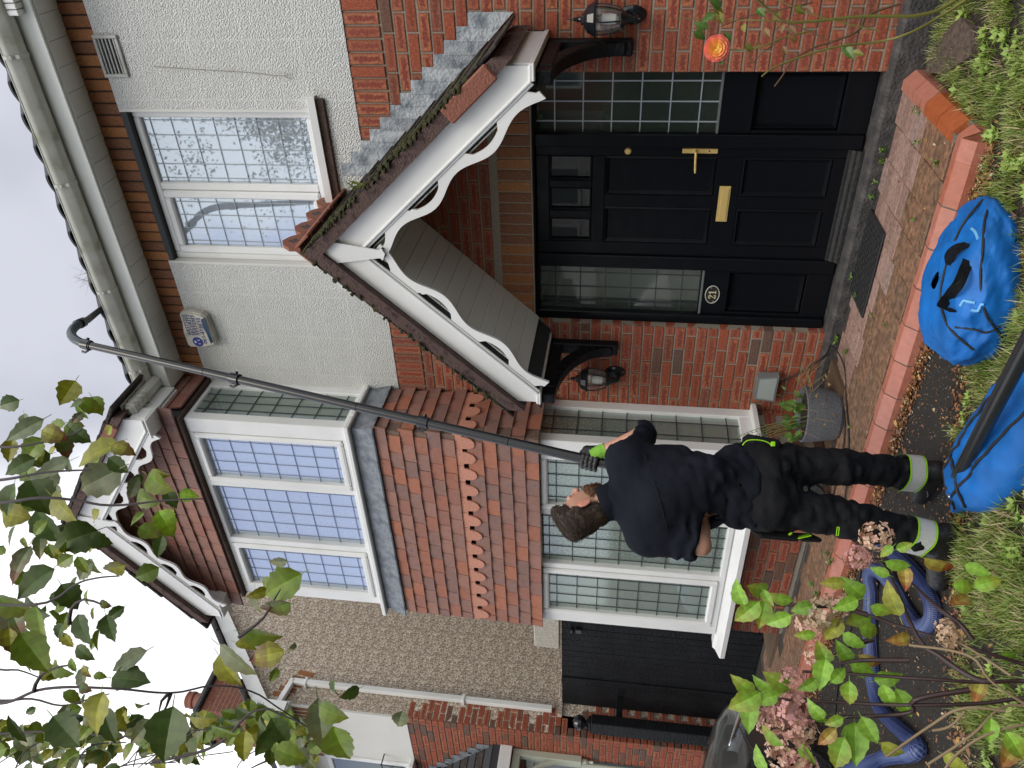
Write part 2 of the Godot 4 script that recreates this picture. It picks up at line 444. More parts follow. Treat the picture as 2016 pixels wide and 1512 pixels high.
func sky_image() -> ImageTexture:
	var w := 768; var h := 384
	var f := FastNoiseLite.new(); f.seed = 3; f.frequency = 1.1; f.fractal_octaves = 5; f.noise_type = FastNoiseLite.TYPE_SIMPLEX_SMOOTH
	var g := FastNoiseLite.new(); g.seed = 9; g.frequency = 0.55; g.fractal_octaves = 3
	var im := Image.create(w, h, false, Image.FORMAT_RGBF)
	var grey_at := Vector3(-0.16, 0.62, -0.77).normalized()
	for y in h:
		var th := PI * (y + 0.5) / h
		for x in w:
			var ph := TAU * (x + 0.5) / w
			var d := Vector3(sin(ph) * sin(th), cos(th), -cos(ph) * sin(th))
			var q: Color
			if d.y < 0.0:
				q = Color(0.19, 0.19, 0.17)
			else:
				var n := f.get_noise_3dv(d * 1.6) * 0.75 + f.get_noise_3dv(d * 4.5) * 0.25
				var s := d.distance_to(grey_at) + n * 0.16
				var cloud := smoothstep(0.56, 0.40, s) * 0.97
				var other := smoothstep(0.05, 0.45, f.get_noise_3dv(d * 1.3 + Vector3(5, 2, 8))) * 0.55 * smoothstep(0.45, 0.75, d.distance_to(grey_at))
				var white := Color(1.12, 1.13, 1.14) * (1.0 + g.get_noise_3dv(d) * 0.12)
				var grey := Color(0.30, 0.315, 0.375).lerp(Color(0.46, 0.475, 0.54), clampf(0.45 + n * 1.9, 0, 1))
				q = white.lerp(grey, clampf(cloud + other, 0, 1))
				var gap := smoothstep(0.30, 0.55, g.get_noise_3dv(d * 2.2 + Vector3(1.7, 0.4, 2.2))) * smoothstep(0.5, 0.9, d.distance_to(grey_at))
				q = q.lerp(Color(0.30, 0.45, 0.80), gap * 0.5)
				var hole := smoothstep(0.42, 0.12, d.distance_to(Vector3(-0.66, 0.40, 0.62)) + f.get_noise_3dv(d * 3.4 + Vector3(2, 7, 1)) * 0.42)
				q = q.lerp(Color(0.34, 0.42, 0.84), hole * 0.72)
			im.set_pixel(x, y, q)
	return ImageTexture.create_from_image(im)

func setup() -> void:
	var cam := Camera3D.new()
	cam.name = "camera"
	cam.transform = Transform3D(Basis(-CAM_U.normalized(), CAM_R.normalized(), -CAM_F.normalized()), CAM_O)
	cam.fov = 52.5623
	cam.near = 0.05
	cam.far = 300.0
	add_child(cam)
	var sm := PanoramaSkyMaterial.new()
	sm.panorama = sky_image()
	var sky := Sky.new(); sky.sky_material = sm
	var env := Environment.new()
	env.background_mode = Environment.BG_SKY
	env.sky = sky
	env.background_energy_multiplier = 1.0
	env.ambient_light_source = Environment.AMBIENT_SOURCE_SKY
	env.tonemap_mode = Environment.TONE_MAPPER_LINEAR
	env.tonemap_exposure = 1.42
	env.sdfgi_enabled = true
	env.ssao_enabled = true
	env.ssil_enabled = true
	var we := WorldEnvironment.new(); we.name = "world_environment"; we.environment = env
	add_child(we)
	var sun := DirectionalLight3D.new(); sun.name = "sun"
	sun.light_energy = 0.35
	sun.light_color = Color(1.0, 0.96, 0.9)
	sun.light_angular_distance = 25.0
	sun.shadow_enabled = true
	add_child(sun)
	sun.look_at_from_position(Vector3(5, 14, 9), Vector3.ZERO)

# ------------------------------------------------------------------ the house
const DX0 := -1.73   # door opening
const BX0 := -4.47   # bay
const BX1 := -2.42
const BZ := 0.50

var house: Node3D
var wall_node: Node3D
var brick_n := 0

func brick(parent: Node, called: String, p: Vector3, L: float, H: float, mats: Array, bs := Basis.IDENTITY) -> MeshInstance3D:
	var out := R.randf_range(-0.003, 0.003)
	var turn := Basis(Vector3.FORWARD, R.randf_range(-0.012, 0.012)) * Basis(Vector3.UP, R.randf_range(-0.012, 0.012)) * Basis(Vector3.RIGHT, R.randf_range(-0.02, 0.02))
	return put(called, brick_mesh(L, H), mats[R.randi() % mats.size()], parent, Transform3D(bs * turn, p + bs * Vector3(0, 0, out)))

# bricks too far out of view to be picked apart: one mesh
func merge_bricks(parent: Node, called: String, list: Array) -> void:
	var by := {}
	for q in list:
		var k = q[1]
		if not by.has(k): by[k] = SurfaceTool.new()
		(by[k] as SurfaceTool).append_from(q[0], 0, q[2])
	var m := ArrayMesh.new()
	var i := 0
	var ms := []
	for k in by:
		(by[k] as SurfaceTool).commit(m)
		ms.append(k)
	var o := put(called, m, null, parent)
	for k in ms:
		o.mesh.surface_set_material(i, k)
		i += 1
	o.set_meta("kind", "stuff")

func coursed(parent: Node, spans: Callable, x_lo: float, x_hi: float, k0: int, k1: int, zf: float, most: int, score: Callable) -> void:
	# stretcher bond between openings; spans(y) gives a list of [x0, x1] of solid wall at that height
	var all := []
	for k in range(k0, k1):
		var y := 0.075 * k + 0.0375
		for sp in spans.call(y):
			var a: float = maxf(sp[0], x_lo); var b: float = minf(sp[1], x_hi)
			if b - a < 0.03: continue
			var off := 0.1125 if (k % 2 + 2) % 2 == 0 else 0.0
			var cuts := [a]
			var s := ceilf((a - off + 0.06) / 0.225) * 0.225 + off
			while s < b - 0.055:
				if s - a > 0.055: cuts.append(s)
				s += 0.225
			cuts.append(b)
			for i in cuts.size() - 1:
				var l: float = cuts[i]; var r: float = cuts[i + 1]
				if i > 0: l += 0.005
				if i < cuts.size() - 2: r -= 0.005
				all.append([Vector3((l + r) * 0.5, y, zf), r - l])
	for q in all: q.append(score.call(q[0]))
	all.sort_custom(func(p, q): return p[2] < q[2])
	var rest := []
	for i in all.size():
		if i < most: brick(parent, "brick", all[i][0], all[i][1], 0.065, BRW)
		else:
			var tr := Transform3D(Basis(Vector3.FORWARD, R.randf_range(-0.006, 0.006)), all[i][0] + Vector3(0, 0, R.randf_range(-0.0015, 0.0025)))
			rest.append([brick_mesh(all[i][1]), BRW[R.randi() % BRW.size()], tr])
	if rest.size() > 0: merge_bricks(parent, "far_bricks", rest)

func leaded(parent: Node, w: float, h: float, xf: Transform3D, cols: int, rows: int, gm: Material, cm: Material, edge_row := 0.0, lead := 0.007) -> void:
	# glass in the xy plane of xf, centred, with a lattice of lead strips; edge_row makes narrow outer panes
	var g := MB.new()
	g.box(Vector3.ZERO, Vector3(w, h, 0.006))
	put("pane", g.mesh(), gm, parent, xf)
	var b := MB.new()
	var vx := []; var hy := []
	for i in range(1, cols): vx.append(-w * 0.5 + w * i / cols)
	if edge_row > 0.0:
		vx = []
		for i in cols - 1: vx.append(lerpf(-w * 0.5 + edge_row, w * 0.5 - edge_row, float(i) / maxf(1, cols - 2)))
		for i in rows - 1: hy.append(lerpf(-h * 0.5 + edge_row * 1.1, h * 0.5 - edge_row * 1.1, float(i) / maxf(1, rows - 2)))
	else:
		for i in range(1, rows): hy.append(-h * 0.5 + h * i / rows)
	for x in vx: b.box(Vector3(x, 0, 0.0055), Vector3(lead, h, 0.005))
	for y in hy: b.box(Vector3(0, y, 0.006), Vector3(w, lead, 0.005))
	put("lead_lattice", b.mesh(), cm, parent, xf)

func frame_ring(b: MB, x0: float, x1: float, y0: float, y1: float, t: float, z0: float, z1: float, bev := 0.006) -> void:
	b.bx(x0, x0 + t, y0, y1, z0, z1, bev)
	b.bx(x1 - t, x1, y0, y1, z0, z1, bev)
	b.bx(x0 + t + 0.0005, x1 - t - 0.0005, y0, y0 + t, z0, z1, bev)
	b.bx(x0 + t + 0.0005, x1 - t - 0.0005, y1 - t, y1, z0, z1, bev)

func spans_main(y: float) -> Array:
	if y < 1.975: return [[-2.44, DX0], [0.0, 1.9]]
	if y < 2.215: return [[-2.44, -1.80], [0.06, 1.9]]
	return [[-2.44, 1.9]]

func build_wall() -> void:
	wall_node = holder("front_wall", house)
	var b := MB.new()   # mortar bed
	b.bx(-2.6, DX0, -0.3, 1.975, -0.25, -0.006)
	b.bx(0.0, 1.9, -0.3, 1.975, -0.25, -0.006)
	b.bx(-2.6, 1.9, 1.975, 3.075, -0.25, -0.006)
	part("mortar", b, MT.mortar, wall_node)
	coursed(wall_node, spans_main, -2.44, 1.9, -1, 38, 0.0, 300, func(p): return maxf(p.x - 0.42, 0) * 9.0 + (5.0 if p.y > 2.0 and p.x < -0.3 and p.x > -1.3 and p.y < 2.75 else 0.0) + (8.0 if p.y > 2.3 and absf(p.x + 0.83) < (3.3 - p.y) and p.x > -0.85 else 0.0) + absf(p.x + 0.8) * 0.05)
	# soldier course on top of the brickwork
	var s := holder("soldier_course", wall_node)
	var x := -2.40
	while x < 1.85:
		put("soldier_brick", brick_mesh(0.215), BR[[0, 1, 2, 3, 4, 8, 11, 12][R.randi() % 8] % BR.size()], s, Transform3D(Basis(Vector3.FORWARD, PI / 2 + R.randf_range(-0.01, 0.01)), Vector3(x, 2.965, 0.004 + R.randf_range(-0.002, 0.002))))
		x += 0.0752
	# brown soldier lintel over the door
	var l := holder("door_lintel", wall_node)
	x = -1.763
	while x < 0.05:
		put("lintel_brick", brick_mesh(0.215), BAND[R.randi() % 4], l, Transform3D(Basis(Vector3.FORWARD, PI / 2 + R.randf_range(-0.01, 0.01)), Vector3(x, 2.092, 0.0)))
		x += 0.0752
	# white roughcast above, around the window
	var r := MB.new()
	r.bx(-2.6, -1.33, 3.077, 4.70, -0.25, 0.006)
	r.bx(-0.235, 1.9, 3.077, 4.70, -0.25, 0.006)
	r.bx(-1.33, -0.235, 3.077, 3.335, -0.25, 0.006)
	part("roughcast", r, MT.render, wall_node)
	var rv := MB.new()   # smooth reveal edges
	rv.bx(-1.345, -1.325, 3.38, 4.70, -0.1, 0.009, 0.003)
	part("reveal_edge", rv, MT.render_smooth, wall_node)
	rv = MB.new()
	rv.bx(-0.24, -0.222, 3.38, 4.70, -0.1, 0.009, 0.003)
	part("reveal_edge", rv, MT.render_smooth, wall_node)
	# band of brown bricks under the eaves
	var e := holder("eaves_band", wall_node)
	x = -2.36
	while x < 1.85:
		if x < -1.93 and x > -2.2 and false: pass
		put("band_brick", brick_mesh(0.215), BAND[R.randi() % 4], e, Transform3D(Basis(Vector3.FORWARD, PI / 2 + R.randf_range(-0.008, 0.008)), Vector3(x, 4.795, -0.002 + R.randf_range(-0.002, 0.003))))
		x += 0.0762
	var eb := MB.new()
	eb.bx(-2.6, 1.9, 4.70, 4.95, -0.25, -0.012)
	part("band_mortar", eb, mat("band_mortar", lin(0.06, 0.045, 0.04), 0.95), wall_node)
	# dark grey plinth with a sloping top
	var p := MB.new()
	var prof := PackedVector2Array([Vector2(0.0, -0.30), Vector2(0.055, -0.30), Vector2(0.055, -0.062), Vector2(0.035, -0.045), Vector2(-0.02, -0.030)])
	var xf := Transform3D(Basis(Vector3(0, 0, 1), Vector3(0, 1, 0), Vector3(-1, 0, 0)), Vector3.ZERO)
	p.prism(prof, -1.9, 2.42, xf)
	# under the door the plinth runs back as a step
	p.bx(DX0 - 0.002, 0.002, -0.3, -0.034, -0.16, -0.021)
	part("plinth", p, MT.plinth, wall_node)
	# the rest of the house behind, so that nothing is hollow from the side
	var body := MB.new()
	body.bx(-4.5, 7.0, -0.3, 4.9, -8.0, -3.4)
	body.bx(1.9, 7.0, -0.3, 4.9, -3.4, 0.0)
	part("rear_walls", body, MT.render_smooth, house)
	var side := MB.new()
	side.bx(-4.62, -4.5, -0.3, 4.9, -3.4, 0.0)
	part("side_wall", side, MT.pebble, house)
	# vent grille
	var v := holder("air_vent", house)
	var vb := MB.new()
	frame_ring(vb, -0.02, 0.235, 4.545, 4.712, 0.022, 0.004, 0.022, 0.004)
	for k in 5: vb.box(Vector3(0.108, 4.578 + 0.025 * k, 0.012), Vector3(0.214, 0.013, 0.006), 0.0, Basis(Vector3.RIGHT, -0.5))
	part("grille", vb, MT.upvc_dirty, v)
	var vd := MB.new(); vd.bx(0.0, 0.215, 4.565, 4.69, 0.0, 0.0075)
	part("vent_dark", vd, MT.dark_strip, v)

func build_upper_window() -> void:
	var w := holder("upper_window", house)
	var b := MB.new()
	frame_ring(b, -1.325, -0.242, 3.395, 4.655, 0.05, -0.11, -0.045, 0.008)
	b.bx(-0.795, -0.742, 3.446, 4.604, -0.11, -0.044, 0.008)
	part("frame", b, MT.upvc, w)
	var s := MB.new()   # opening casement on the left
	frame_ring(s, -1.275, -0.797, 3.447, 4.603, 0.055, -0.10, -0.03, 0.012)
	part("casement", s, MT.upvc, w)
	leaded(w, 0.50, 1.16, Transform3D(Basis.IDENTITY, Vector3(-0.515, 4.025, -0.075)), 6, 9, MT.glass_sky, MT.came_pale, 0.05, 0.004)
	leaded(w, 0.40, 1.06, Transform3D(Basis.IDENTITY, Vector3(-1.036, 4.025, -0.065)), 5, 9, MT.glass_sky, MT.came_pale, 0.05, 0.004)
	var h := MB.new(); h.bx(-1.325, -0.242, 4.657, 4.70, -0.11, 0.0)
	part("head_strip", h, MT.dark_strip, w)
	var sl := MB.new()
	sl.prism(PackedVector2Array([Vector2(-0.12, 3.395), Vector2(-0.12, 3.34), Vector2(0.05, 3.325), Vector2(0.055, 3.372), Vector2(0.03, 3.385)]), 0.13, 1.49, Transform3D(Basis(Vector3(0, 0, 1), Vector3(0, 1, 0), Vector3(-1, 0, 0)), Vector3.ZERO))
	part("sill", sl, MT.upvc, w)
	var d := MB.new(); d.bx(-1.46, -0.15, 3.275, 3.328, -0.01, 0.03, 0.004)
	part("sill_bed", d, MT.wood_strip, w)
	# room behind
	var r := MB.new()
	r.bx(-2.4, 1.2, 3.1, 4.9, -3.2, -3.1); r.bx(-2.4, -2.3, 3.1, 4.9, -3.1, -0.25); r.bx(1.1, 1.2, 3.1, 4.9, -3.1, -0.25)
	r.bx(-2.4, 1.2, 4.9, 5.0, -3.2, -0.25); r.bx(-2.4, 1.2, 3.0, 3.1, -3.2, -0.25)
	part("room_shell", r, MT.room, w)
	var bk := MB.new(); bk.box(Vector3(-0.33, 3.56, -0.2), Vector3(0.04, 0.26, 0.16), 0.003, Basis(Vector3.FORWARD, 0.12))
	part("yellow_book", bk, mat("yellow_book", lin(0.55, 0.36, 0.03), 0.5), w)
	var bk2 := MB.new(); bk2.box(Vector3(-0.62, 3.47, -0.2), Vector3(0.24, 0.05, 0.16), 0.003)
	part("blue_book", bk2, mat("blue_book", lin(0.05, 0.22, 0.5), 0.5), w)
	curtain(w, -1.28, -0.80, 3.45, 4.62, -0.26, 0.025, 9.0)

func curtain(parent: Node, x0: float, x1: float, y0: float, y1: float, z: float, amp: float, waves: float, xdir := true) -> void:
	var P := []
	var nu := 60
	for j in 2:
		for i in nu:
			var t := float(i) / (nu - 1)
			var q := amp * sin(t * waves * TAU + sin(t * 17.0))
			var xx := lerpf(x0, x1, t)
			P.append(Vector3(xx, y0 if j == 0 else y1, z + q) if xdir else Vector3(z + q, y0 if j == 0 else y1, -xx))
	var b := MB.new(); b.grid(P, nu, 2)
	part("curtain", b, MT.curtain, parent)

func build_eaves() -> void:
	var e := holder("eaves", house)
	# soffit panels across the eaves, each board about 0.155 wide
	var x := -2.36
	while x < 1.9:
		var b := MB.new(); b.bx(0.0, 0.150, 4.885, 4.894, -0.01, 0.215, 0.003)
		put("soffit_panel", b.mesh(), MT.soffit, e, Transform3D(Basis.IDENTITY, Vector3(x, R.randf_range(-0.001, 0.001), 0)))
		x += 0.1525
	var bk := MB.new(); bk.bx(-2.4, 1.9, 4.8945, 4.91, -0.1, 0.215)
	part("soffit_bed", bk, MT.dark_strip, e)
	var f := MB.new()
	f.bx(-2.36, 1.9, 4.876, 5.09, 0.216, 0.236, 0.004)
	f.bx(-2.36, 1.9, 4.870, 4.884, 0.205, 0.2155, 0.003)
	part("fascia", f, MT.soffit, e)
	# ogee gutter
	var prof := [Vector2(0.24, 5.095), Vector2(0.24, 5.01), Vector2(0.262, 4.995), Vector2(0.30, 4.998), Vector2(0.322, 5.012), Vector2(0.328, 5.035), Vector2(0.345, 5.05), Vector2(0.352, 5.075), Vector2(0.352, 5.098)]
	var P := []
	for j in prof.size():
		for i in 2: P.append(Vector3([-2.22, 1.9][i], prof[j].y, prof[j].x))
	var g := MB.new(); g.grid(P, 2, prof.size(), false, true)
	var P2 := []
	for j in prof.size():
		for i in 2: P2.append(Vector3([-2.22, 1.9][i], prof[j].y + 0.004, lerpf(prof[j].x, 0.296, 0.05)))
	g.grid(P2, 2, prof.size())
	g.bx(-2.22, 1.9, 5.092, 5.10, 0.344, 0.356, 0.002)
	part("gutter", g, MT.gutter, e)
	for bx in [-2.12, -1.42, -0.62, 0.18, 0.98]:
		var k := MB.new()
		var pts := []
		for q in prof: pts.append(Vector3(bx, q.y - 0.004, q.x + (0.004 if q.x > 0.25 else 0.0)))
		for i in pts.size() - 1:
			var a: Vector3 = pts[i]; var c: Vector3 = pts[i + 1]
			k.box((a + c) * 0.5, Vector3(0.022, (c - a).length() + 0.006, 0.005), 0.0, Basis(Vector3.RIGHT, atan2(c.z - a.z, c.y - a.y)))
		part("gutter_bracket", k, MT.gutter, e)
	# joint sleeve at the right
	var js := MB.new()
	for dz in 3: js.bx(0.40 + 0.035 * dz, 0.43 + 0.035 * dz, 4.93, 5.0, 0.238, 0.30, 0.004)
	part("gutter_outlet", js, MT.upvc, e)
	# the roof slope with its tiles showing over the gutter
	var rf := holder("main_roof", house)
	var rb := MB.new()
	rb.prism(PackedVector2Array([Vector2(0.20, 5.07), Vector2(0.20, 5.09), Vector2(-4.0, 8.2), Vector2(-8.2, 5.09), Vector2(-8.2, 4.9), Vector2(-4.0, 8.0)]), -7.0, 4.65, Transform3D(Basis(Vector3(0, 0, 1), Vector3(0, 1, 0), Vector3(-1, 0, 0)), Vector3.ZERO))
	part("roof_slope", rb, MT.roof_grey, rf)
	x = -2.2
	while x < 1.9:
		for row in 2:
			var t := MB.new()
			var Q := []
			for j in 3:
				for i in 9:
					var u := float(i) / 8
					var rise := 0.035 * (1.0 - pow(absf(u * 2.0 - 1.0), 2.0)) if u < 0.75 else 0.0
					var s := float(j) / 2 * 0.34
					Q.append(Vector3((u - 0.5) * 0.2, 0.03 + rise + s * 0.74, -s))
			t.grid(Q, 9, 3, false, true)
			var dw := []
			for j in 2:
				for i in 9:
					var q: Vector3 = Q[i]
					dw.append(q - Vector3(0, 0.016 * j, 0))
			t.grid(dw, 9, 2)
			put("roof_tile", t.mesh(), MT.roof_grey, rf, Transform3D(Basis.IDENTITY, Vector3(x, 5.115 + row * 0.245 + R.randf_range(-0.003, 0.003), 0.305 - row * 0.33 + R.randf_range(-0.006, 0.006))))
		x += 0.2
	# tufts of grass in the gutter
	var gr := MB.new()
	for k in 14:
		gr.col = Color(0.22, 0.2, 0.08)
		var px := -1.33 + R.randf_range(-0.08, 0.08)
		gr.tube([Vector3(px, 5.08, 0.32), Vector3(px + R.randf_range(-0.03, 0.03), 5.14, 0.34), Vector3(px + R.randf_range(-0.1, 0.1), 5.17 + R.randf_range(0, 0.05), 0.38)], [0.0015, 0.001, 0.0004], 3, false)
	part("gutter_grass", gr, leafmat("leaf"), e)

# ------------------------------------------------------------------ bay window
func tile_mesh(w: float, L: float, th := 0.012) -> Mesh:
	# hung tile: top edge at y = 0, falls to -L, slightly cambered, face to +z
	var b := MB.new()
	var P := []
	for j in 3:
		for i in 5:
			var u := float(i) / 4 - 0.5; var t := float(j) / 2
			P.append(Vector3(u * w, -t * L, th + 0.003 * (1.0 - 4.0 * u * u) + 0.002 * t * t))
	b.grid(P, 5, 3, false, true)
	var q := [Vector3(-w / 2, -L, 0), Vector3(w / 2, -L, 0)]
	b.quad(q[0], q[1], P[14], P[10])
	b.quad(Vector3(-w / 2, 0, 0), q[0], P[10], P[0])
	b.quad(q[1], Vector3(w / 2, 0, 0), P[4], P[14])
	b.quad(q[1], q[0], Vector3(-w / 2, 0, 0), Vector3(w / 2, 0, 0))
	return b.mesh()

func club_mesh(w: float, L: float, th := 0.015) -> Mesh:
	var pts := PackedVector2Array([Vector2(-w / 2, 0), Vector2(-w / 2, -L * 0.40), Vector2(-w * 0.36, -L * 0.42)])
	for k in 9:
		var a := PI + PI * k / 8
		pts.append(Vector2(cos(a) * w * 0.335, -L * 0.58 + sin(a) * L * 0.42))
	pts.append(Vector2(w * 0.36, -L * 0.42)); pts.append(Vector2(w / 2, -L * 0.40)); pts.append(Vector2(w / 2, 0))
	var b := MB.new(); b.prism(pts, 0.0, th)
	return b.mesh()

func bargeboard(parent: Node, cx: float, apex: float, half: float, slope: float, depth: float, z: float, tabs: int, m: Material, base: float) -> void:
	# apex = height of the board's top edge at the centre; depth = its vertical depth; base = the level foot of the boxed end
	for s in [-1.0, 1.0]:
		var b := MB.new()
		var tb := (apex - depth - base) / slope
		var p := PackedVector2Array([Vector2(cx, apex), Vector2(cx + s * half, apex - half * slope), Vector2(cx + s * half, base), Vector2(cx + s * tb, base), Vector2(cx, apex - depth)])
		b.prism(p, z - 0.022, z)
		part("bargeboard", b, m, parent)
		var d := Vector2(s, -slope).normalized()
		var nrm := Vector2(-s * slope, -1).normalized()
		var o := Vector2(cx, apex - depth)
		var len := tb * sqrt(1 + slope * slope)
		var mo := MB.new()
		var pa := Vector3(o.x, o.y + 0.008, z + 0.004); var pb := Vector3(o.x + d.x * len, o.y + d.y * len + 0.008, z + 0.004)
		var pc := Vector3(cx + s * (half + 0.004), base + 0.008, z + 0.004)
		mo.tube([pa, pb], 0.011, 8); mo.tube([pb, pc], 0.011, 8)
		mo.tube([pa + Vector3(nrm.x, nrm.y, 0) * 0.017 - Vector3(0, 0, 0.007), pb + Vector3(nrm.x, nrm.y, 0) * 0.017 - Vector3(0, 0, 0.007)], 0.008, 8)
		mo.tube([pb + Vector3(0, -0.016, -0.007), pc + Vector3(0, -0.016, -0.007)], 0.008, 8)
		part("moulding", mo, m, parent)
		# scalloped fretwork hanging from the moulding
		var fr := MB.new()
		var period := len / (tabs + 0.02)
		var n := tabs * 26
		var s0 := period * 0.12
		var prev := []
		for k in n + 1:
			var t := s0 + (len - s0 - 0.01) * k / n
			var ph := fposmod(t / period + 0.34, 1.0)      # 0.5 at a bump
			var bump := 0.5 - 0.5 * cos(TAU * ph)
			var outer := 0.064 + 0.060 * bump
			var hole := smoothstep(0.255, 0.29, ph) * smoothstep(0.745, 0.71, ph)
			var inner := lerpf(0.010, outer - 0.047, hole)
			if ph > 0.235 and ph < 0.285 or ph > 0.715 and ph < 0.765:   # little eyes at the ends of each opening
				inner = maxf(inner, 0.034)
			var a := o + d * t + nrm * inner; var c := o + d * t + nrm * outer
			var row := [Vector3(a.x, a.y, z - 0.002), Vector3(c.x, c.y, z - 0.002), Vector3(c.x, c.y, z - 0.020), Vector3(a.x, a.y, z - 0.020)]
			if k > 0:
				for e in 4:
					var f := (e + 1) % 4
					if s > 0: fr.quad(prev[e], prev[f], row[f], row[e])
					else: fr.quad(prev[f], prev[e], row[e], row[f])
			prev = row
		part("fretwork", fr, m, parent)

func build_bay() -> void:
	var bay := holder("bay_window", house)
	# brick base
	var base := holder("bay_base", bay)
	var mo := MB.new()
	mo.bx(BX0 + 0.004, BX1 - 0.01, -0.3, 0.36, -0.2, BZ - 0.069)
	part("mortar", mo, MT.mortar, base)
	for k in range(-1, 5):
		var y := 0.075 * k + 0.0175 + 0.0
		var off := 0.1125 if k % 2 == 0 else 0.0
		var x := BX0 + off - 0.1125
		while x < BX1 - 0.03:
			var l := maxf(x, BX0); var r := minf(x + 0.215, BX1)
			if r - l > 0.04: brick(base, "base_brick", Vector3((l + r) / 2, y, BZ - 0.06), r - l, 0.065, BR)
			x += 0.225
		var zz := BZ - 0.165 - off
		while zz > -0.02:
			brick(base, "base_brick", Vector3(BX1, y, zz - 0.0), 0.215 if off == 0 else 0.1025, 0.065, BR, Basis(Vector3.UP, PI / 2))
			zz -= 0.225
	var pl := MB.new()
	pl.bx(BX0 - 0.03, BX1 + 0.03, -0.3, -0.128, -0.1, BZ - 0.035, 0.008)
	part("plinth", pl, MT.plinth, base)
	# lower window
	var lw := holder("lower_window", bay)
	var f := MB.new()
	f.bx(BX1 - 0.115, BX1, 0.43, 1.955, BZ - 0.09, BZ, 0.006)
	f.bx(BX0, BX0 + 0.10, 0.43, 1.955, BZ - 0.09, BZ, 0.006)
	f.bx(-3.175, -3.115, 0.43, 1.955, BZ - 0.09, BZ, 0.006)
	f.bx(-3.79, -3.735, 0.43, 1.955, BZ - 0.09, BZ, 0.006)
	f.bx(BX0 + 0.101, BX1 - 0.116, 1.905, 1.955, BZ - 0.09, BZ - 0.001, 0.006)
	f.bx(BX0 + 0.101, BX1 - 0.116, 0.43, 0.475, BZ - 0.09, BZ - 0.001, 0.006)
	f.bx(BX1 - 0.09, BX1, 0.36, 1.955, 0.0, 0.095, 0.006)
	f.bx(BX1 - 0.09, BX1 - 0.001, 1.915, 1.955, 0.096, BZ - 0.091, 0.006)
	f.bx(BX1 - 0.09, BX1 - 0.001, 0.36, 0.465, 0.096, BZ - 0.091, 0.006)
	f.bx(BX0, BX0 + 0.09, 0.36, 1.955, 0.0, BZ - 0.091, 0.006)
	part("frame", f, MT.upvc, lw)
	var c1 := MB.new(); frame_ring(c1, -3.112, -2.538, 0.478, 1.902, 0.056, BZ - 0.06, BZ + 0.016, 0.012)
	part("casement", c1, MT.upvc, lw)
	var c2 := MB.new(); frame_ring(c2, -4.366, -3.793, 0.478, 1.902, 0.056, BZ - 0.06, BZ + 0.016, 0.012)
	part("casement", c2, MT.upvc, lw)
	leaded(lw, 0.47, 1.32, Transform3D(Basis.IDENTITY, Vector3(-2.825, 1.19, BZ - 0.03)), 5, 9, MT.glass_bay, MT.came, 0.06)
	leaded(lw, 0.57, 1.44, Transform3D(Basis.IDENTITY, Vector3(-3.455, 1.19, BZ - 0.05)), 6, 9, MT.glass_bay, MT.came, 0.06)
	leaded(lw, 0.47, 1.32, Transform3D(Basis.IDENTITY, Vector3(-4.08, 1.19, BZ - 0.03)), 5, 9, MT.glass_bay, MT.came, 0.06)
	leaded(lw, 0.32, 1.46, Transform3D(Basis(Vector3.UP, PI / 2), Vector3(BX1 - 0.03, 1.19, 0.255)), 3, 9, MT.glass_bay, MT.came, 0.085)
	var sll := MB.new()
	sll.prism(PackedVector2Array([Vector2(BZ - 0.12, 0.43), Vector2(BZ - 0.12, 0.365), Vector2(BZ + 0.085, 0.335), Vector2(BZ + 0.09, 0.372), Vector2(BZ + 0.075, 0.382), Vector2(BZ, 0.41), Vector2(BZ - 0.02, 0.43)]), -BX1 - 0.06, -BX0 + 0.20, Transform3D(Basis(Vector3(0, 0, 1), Vector3(0, 1, 0), Vector3(-1, 0, 0)), Vector3.ZERO))
	sll.bx(BX1 - 0.02, BX1 + 0.06, 0.335, 0.375, 0.0, BZ - 0.12, 0.005)
	part("sill", sll, MT.upvc, lw)
	# room behind the bay: pale walls, brown floor, a radiator under the window, a sofa back
	var rm := MB.new()
	rm.bx(-5.0, -1.9, -0.1, 2.45, -3.35, -3.25); rm.bx(-5.0, -4.9, -0.1, 2.45, -3.25, -0.05); rm.bx(-2.0, -1.9, -0.1, 2.45, -3.25, -0.25)
	rm.bx(-5.0, -1.9, 2.45, 2.55, -3.35, -0.25); rm.bx(BX0 + 0.05, BX1 - 0.05, 1.96, 2.0, -0.25, BZ - 0.1); rm.bx(-4.9, BX0 + 0.02, -0.1, 2.45, -0.05, 0.0)
	part("room_shell", rm, MT.room, lw)
	var fl := MB.new(); fl.bx(-5.0, -1.9, -0.2, -0.1, -3.35, BZ - 0.1)
	part("room_floor", fl, MT.room_floor, lw)
	var fu := MB.new(); fu.bx(-4.4, -3.1, -0.1, 0.75, -1.6, -0.8, 0.06); fu.bx(-4.4, -3.1, 0.75, 0.95, -1.6, -1.35, 0.05)
	part("sofa", fu, mat("sofa", lin(0.10, 0.085, 0.075), 0.9), lw)
	var dk := MB.new(); dk.bx(-3.0, -2.5, -0.1, 1.5, -3.24, -2.8, 0.01); dk.bx(-4.3, -3.7, 1.1, 1.7, -3.24, -3.22, 0.01)
	part("cabinet", dk, mat("cabinet", lin(0.12, 0.075, 0.05), 0.5), lw)
	# tile hanging between the windows
	mat("corner_clay", Color(0.47, 0.38, 0.33), 0.8, TX.grain, 1.5)
	var th := holder("tile_hanging", bay)
	var tb := MB.new()
	tb.bx(BX0 - 0.02, BX1 + 0.01, 1.957, 3.30, -0.05, BZ)
	part("tile_backing", tb, MT.dark_strip, th)
	var tm := tile_mesh(0.1605, 0.118); var tmh := tile_mesh(0.08, 0.118)
	var cm := club_mesh(0.160, 0.165)
	var tilt := Basis(Vector3.RIGHT, -0.125)
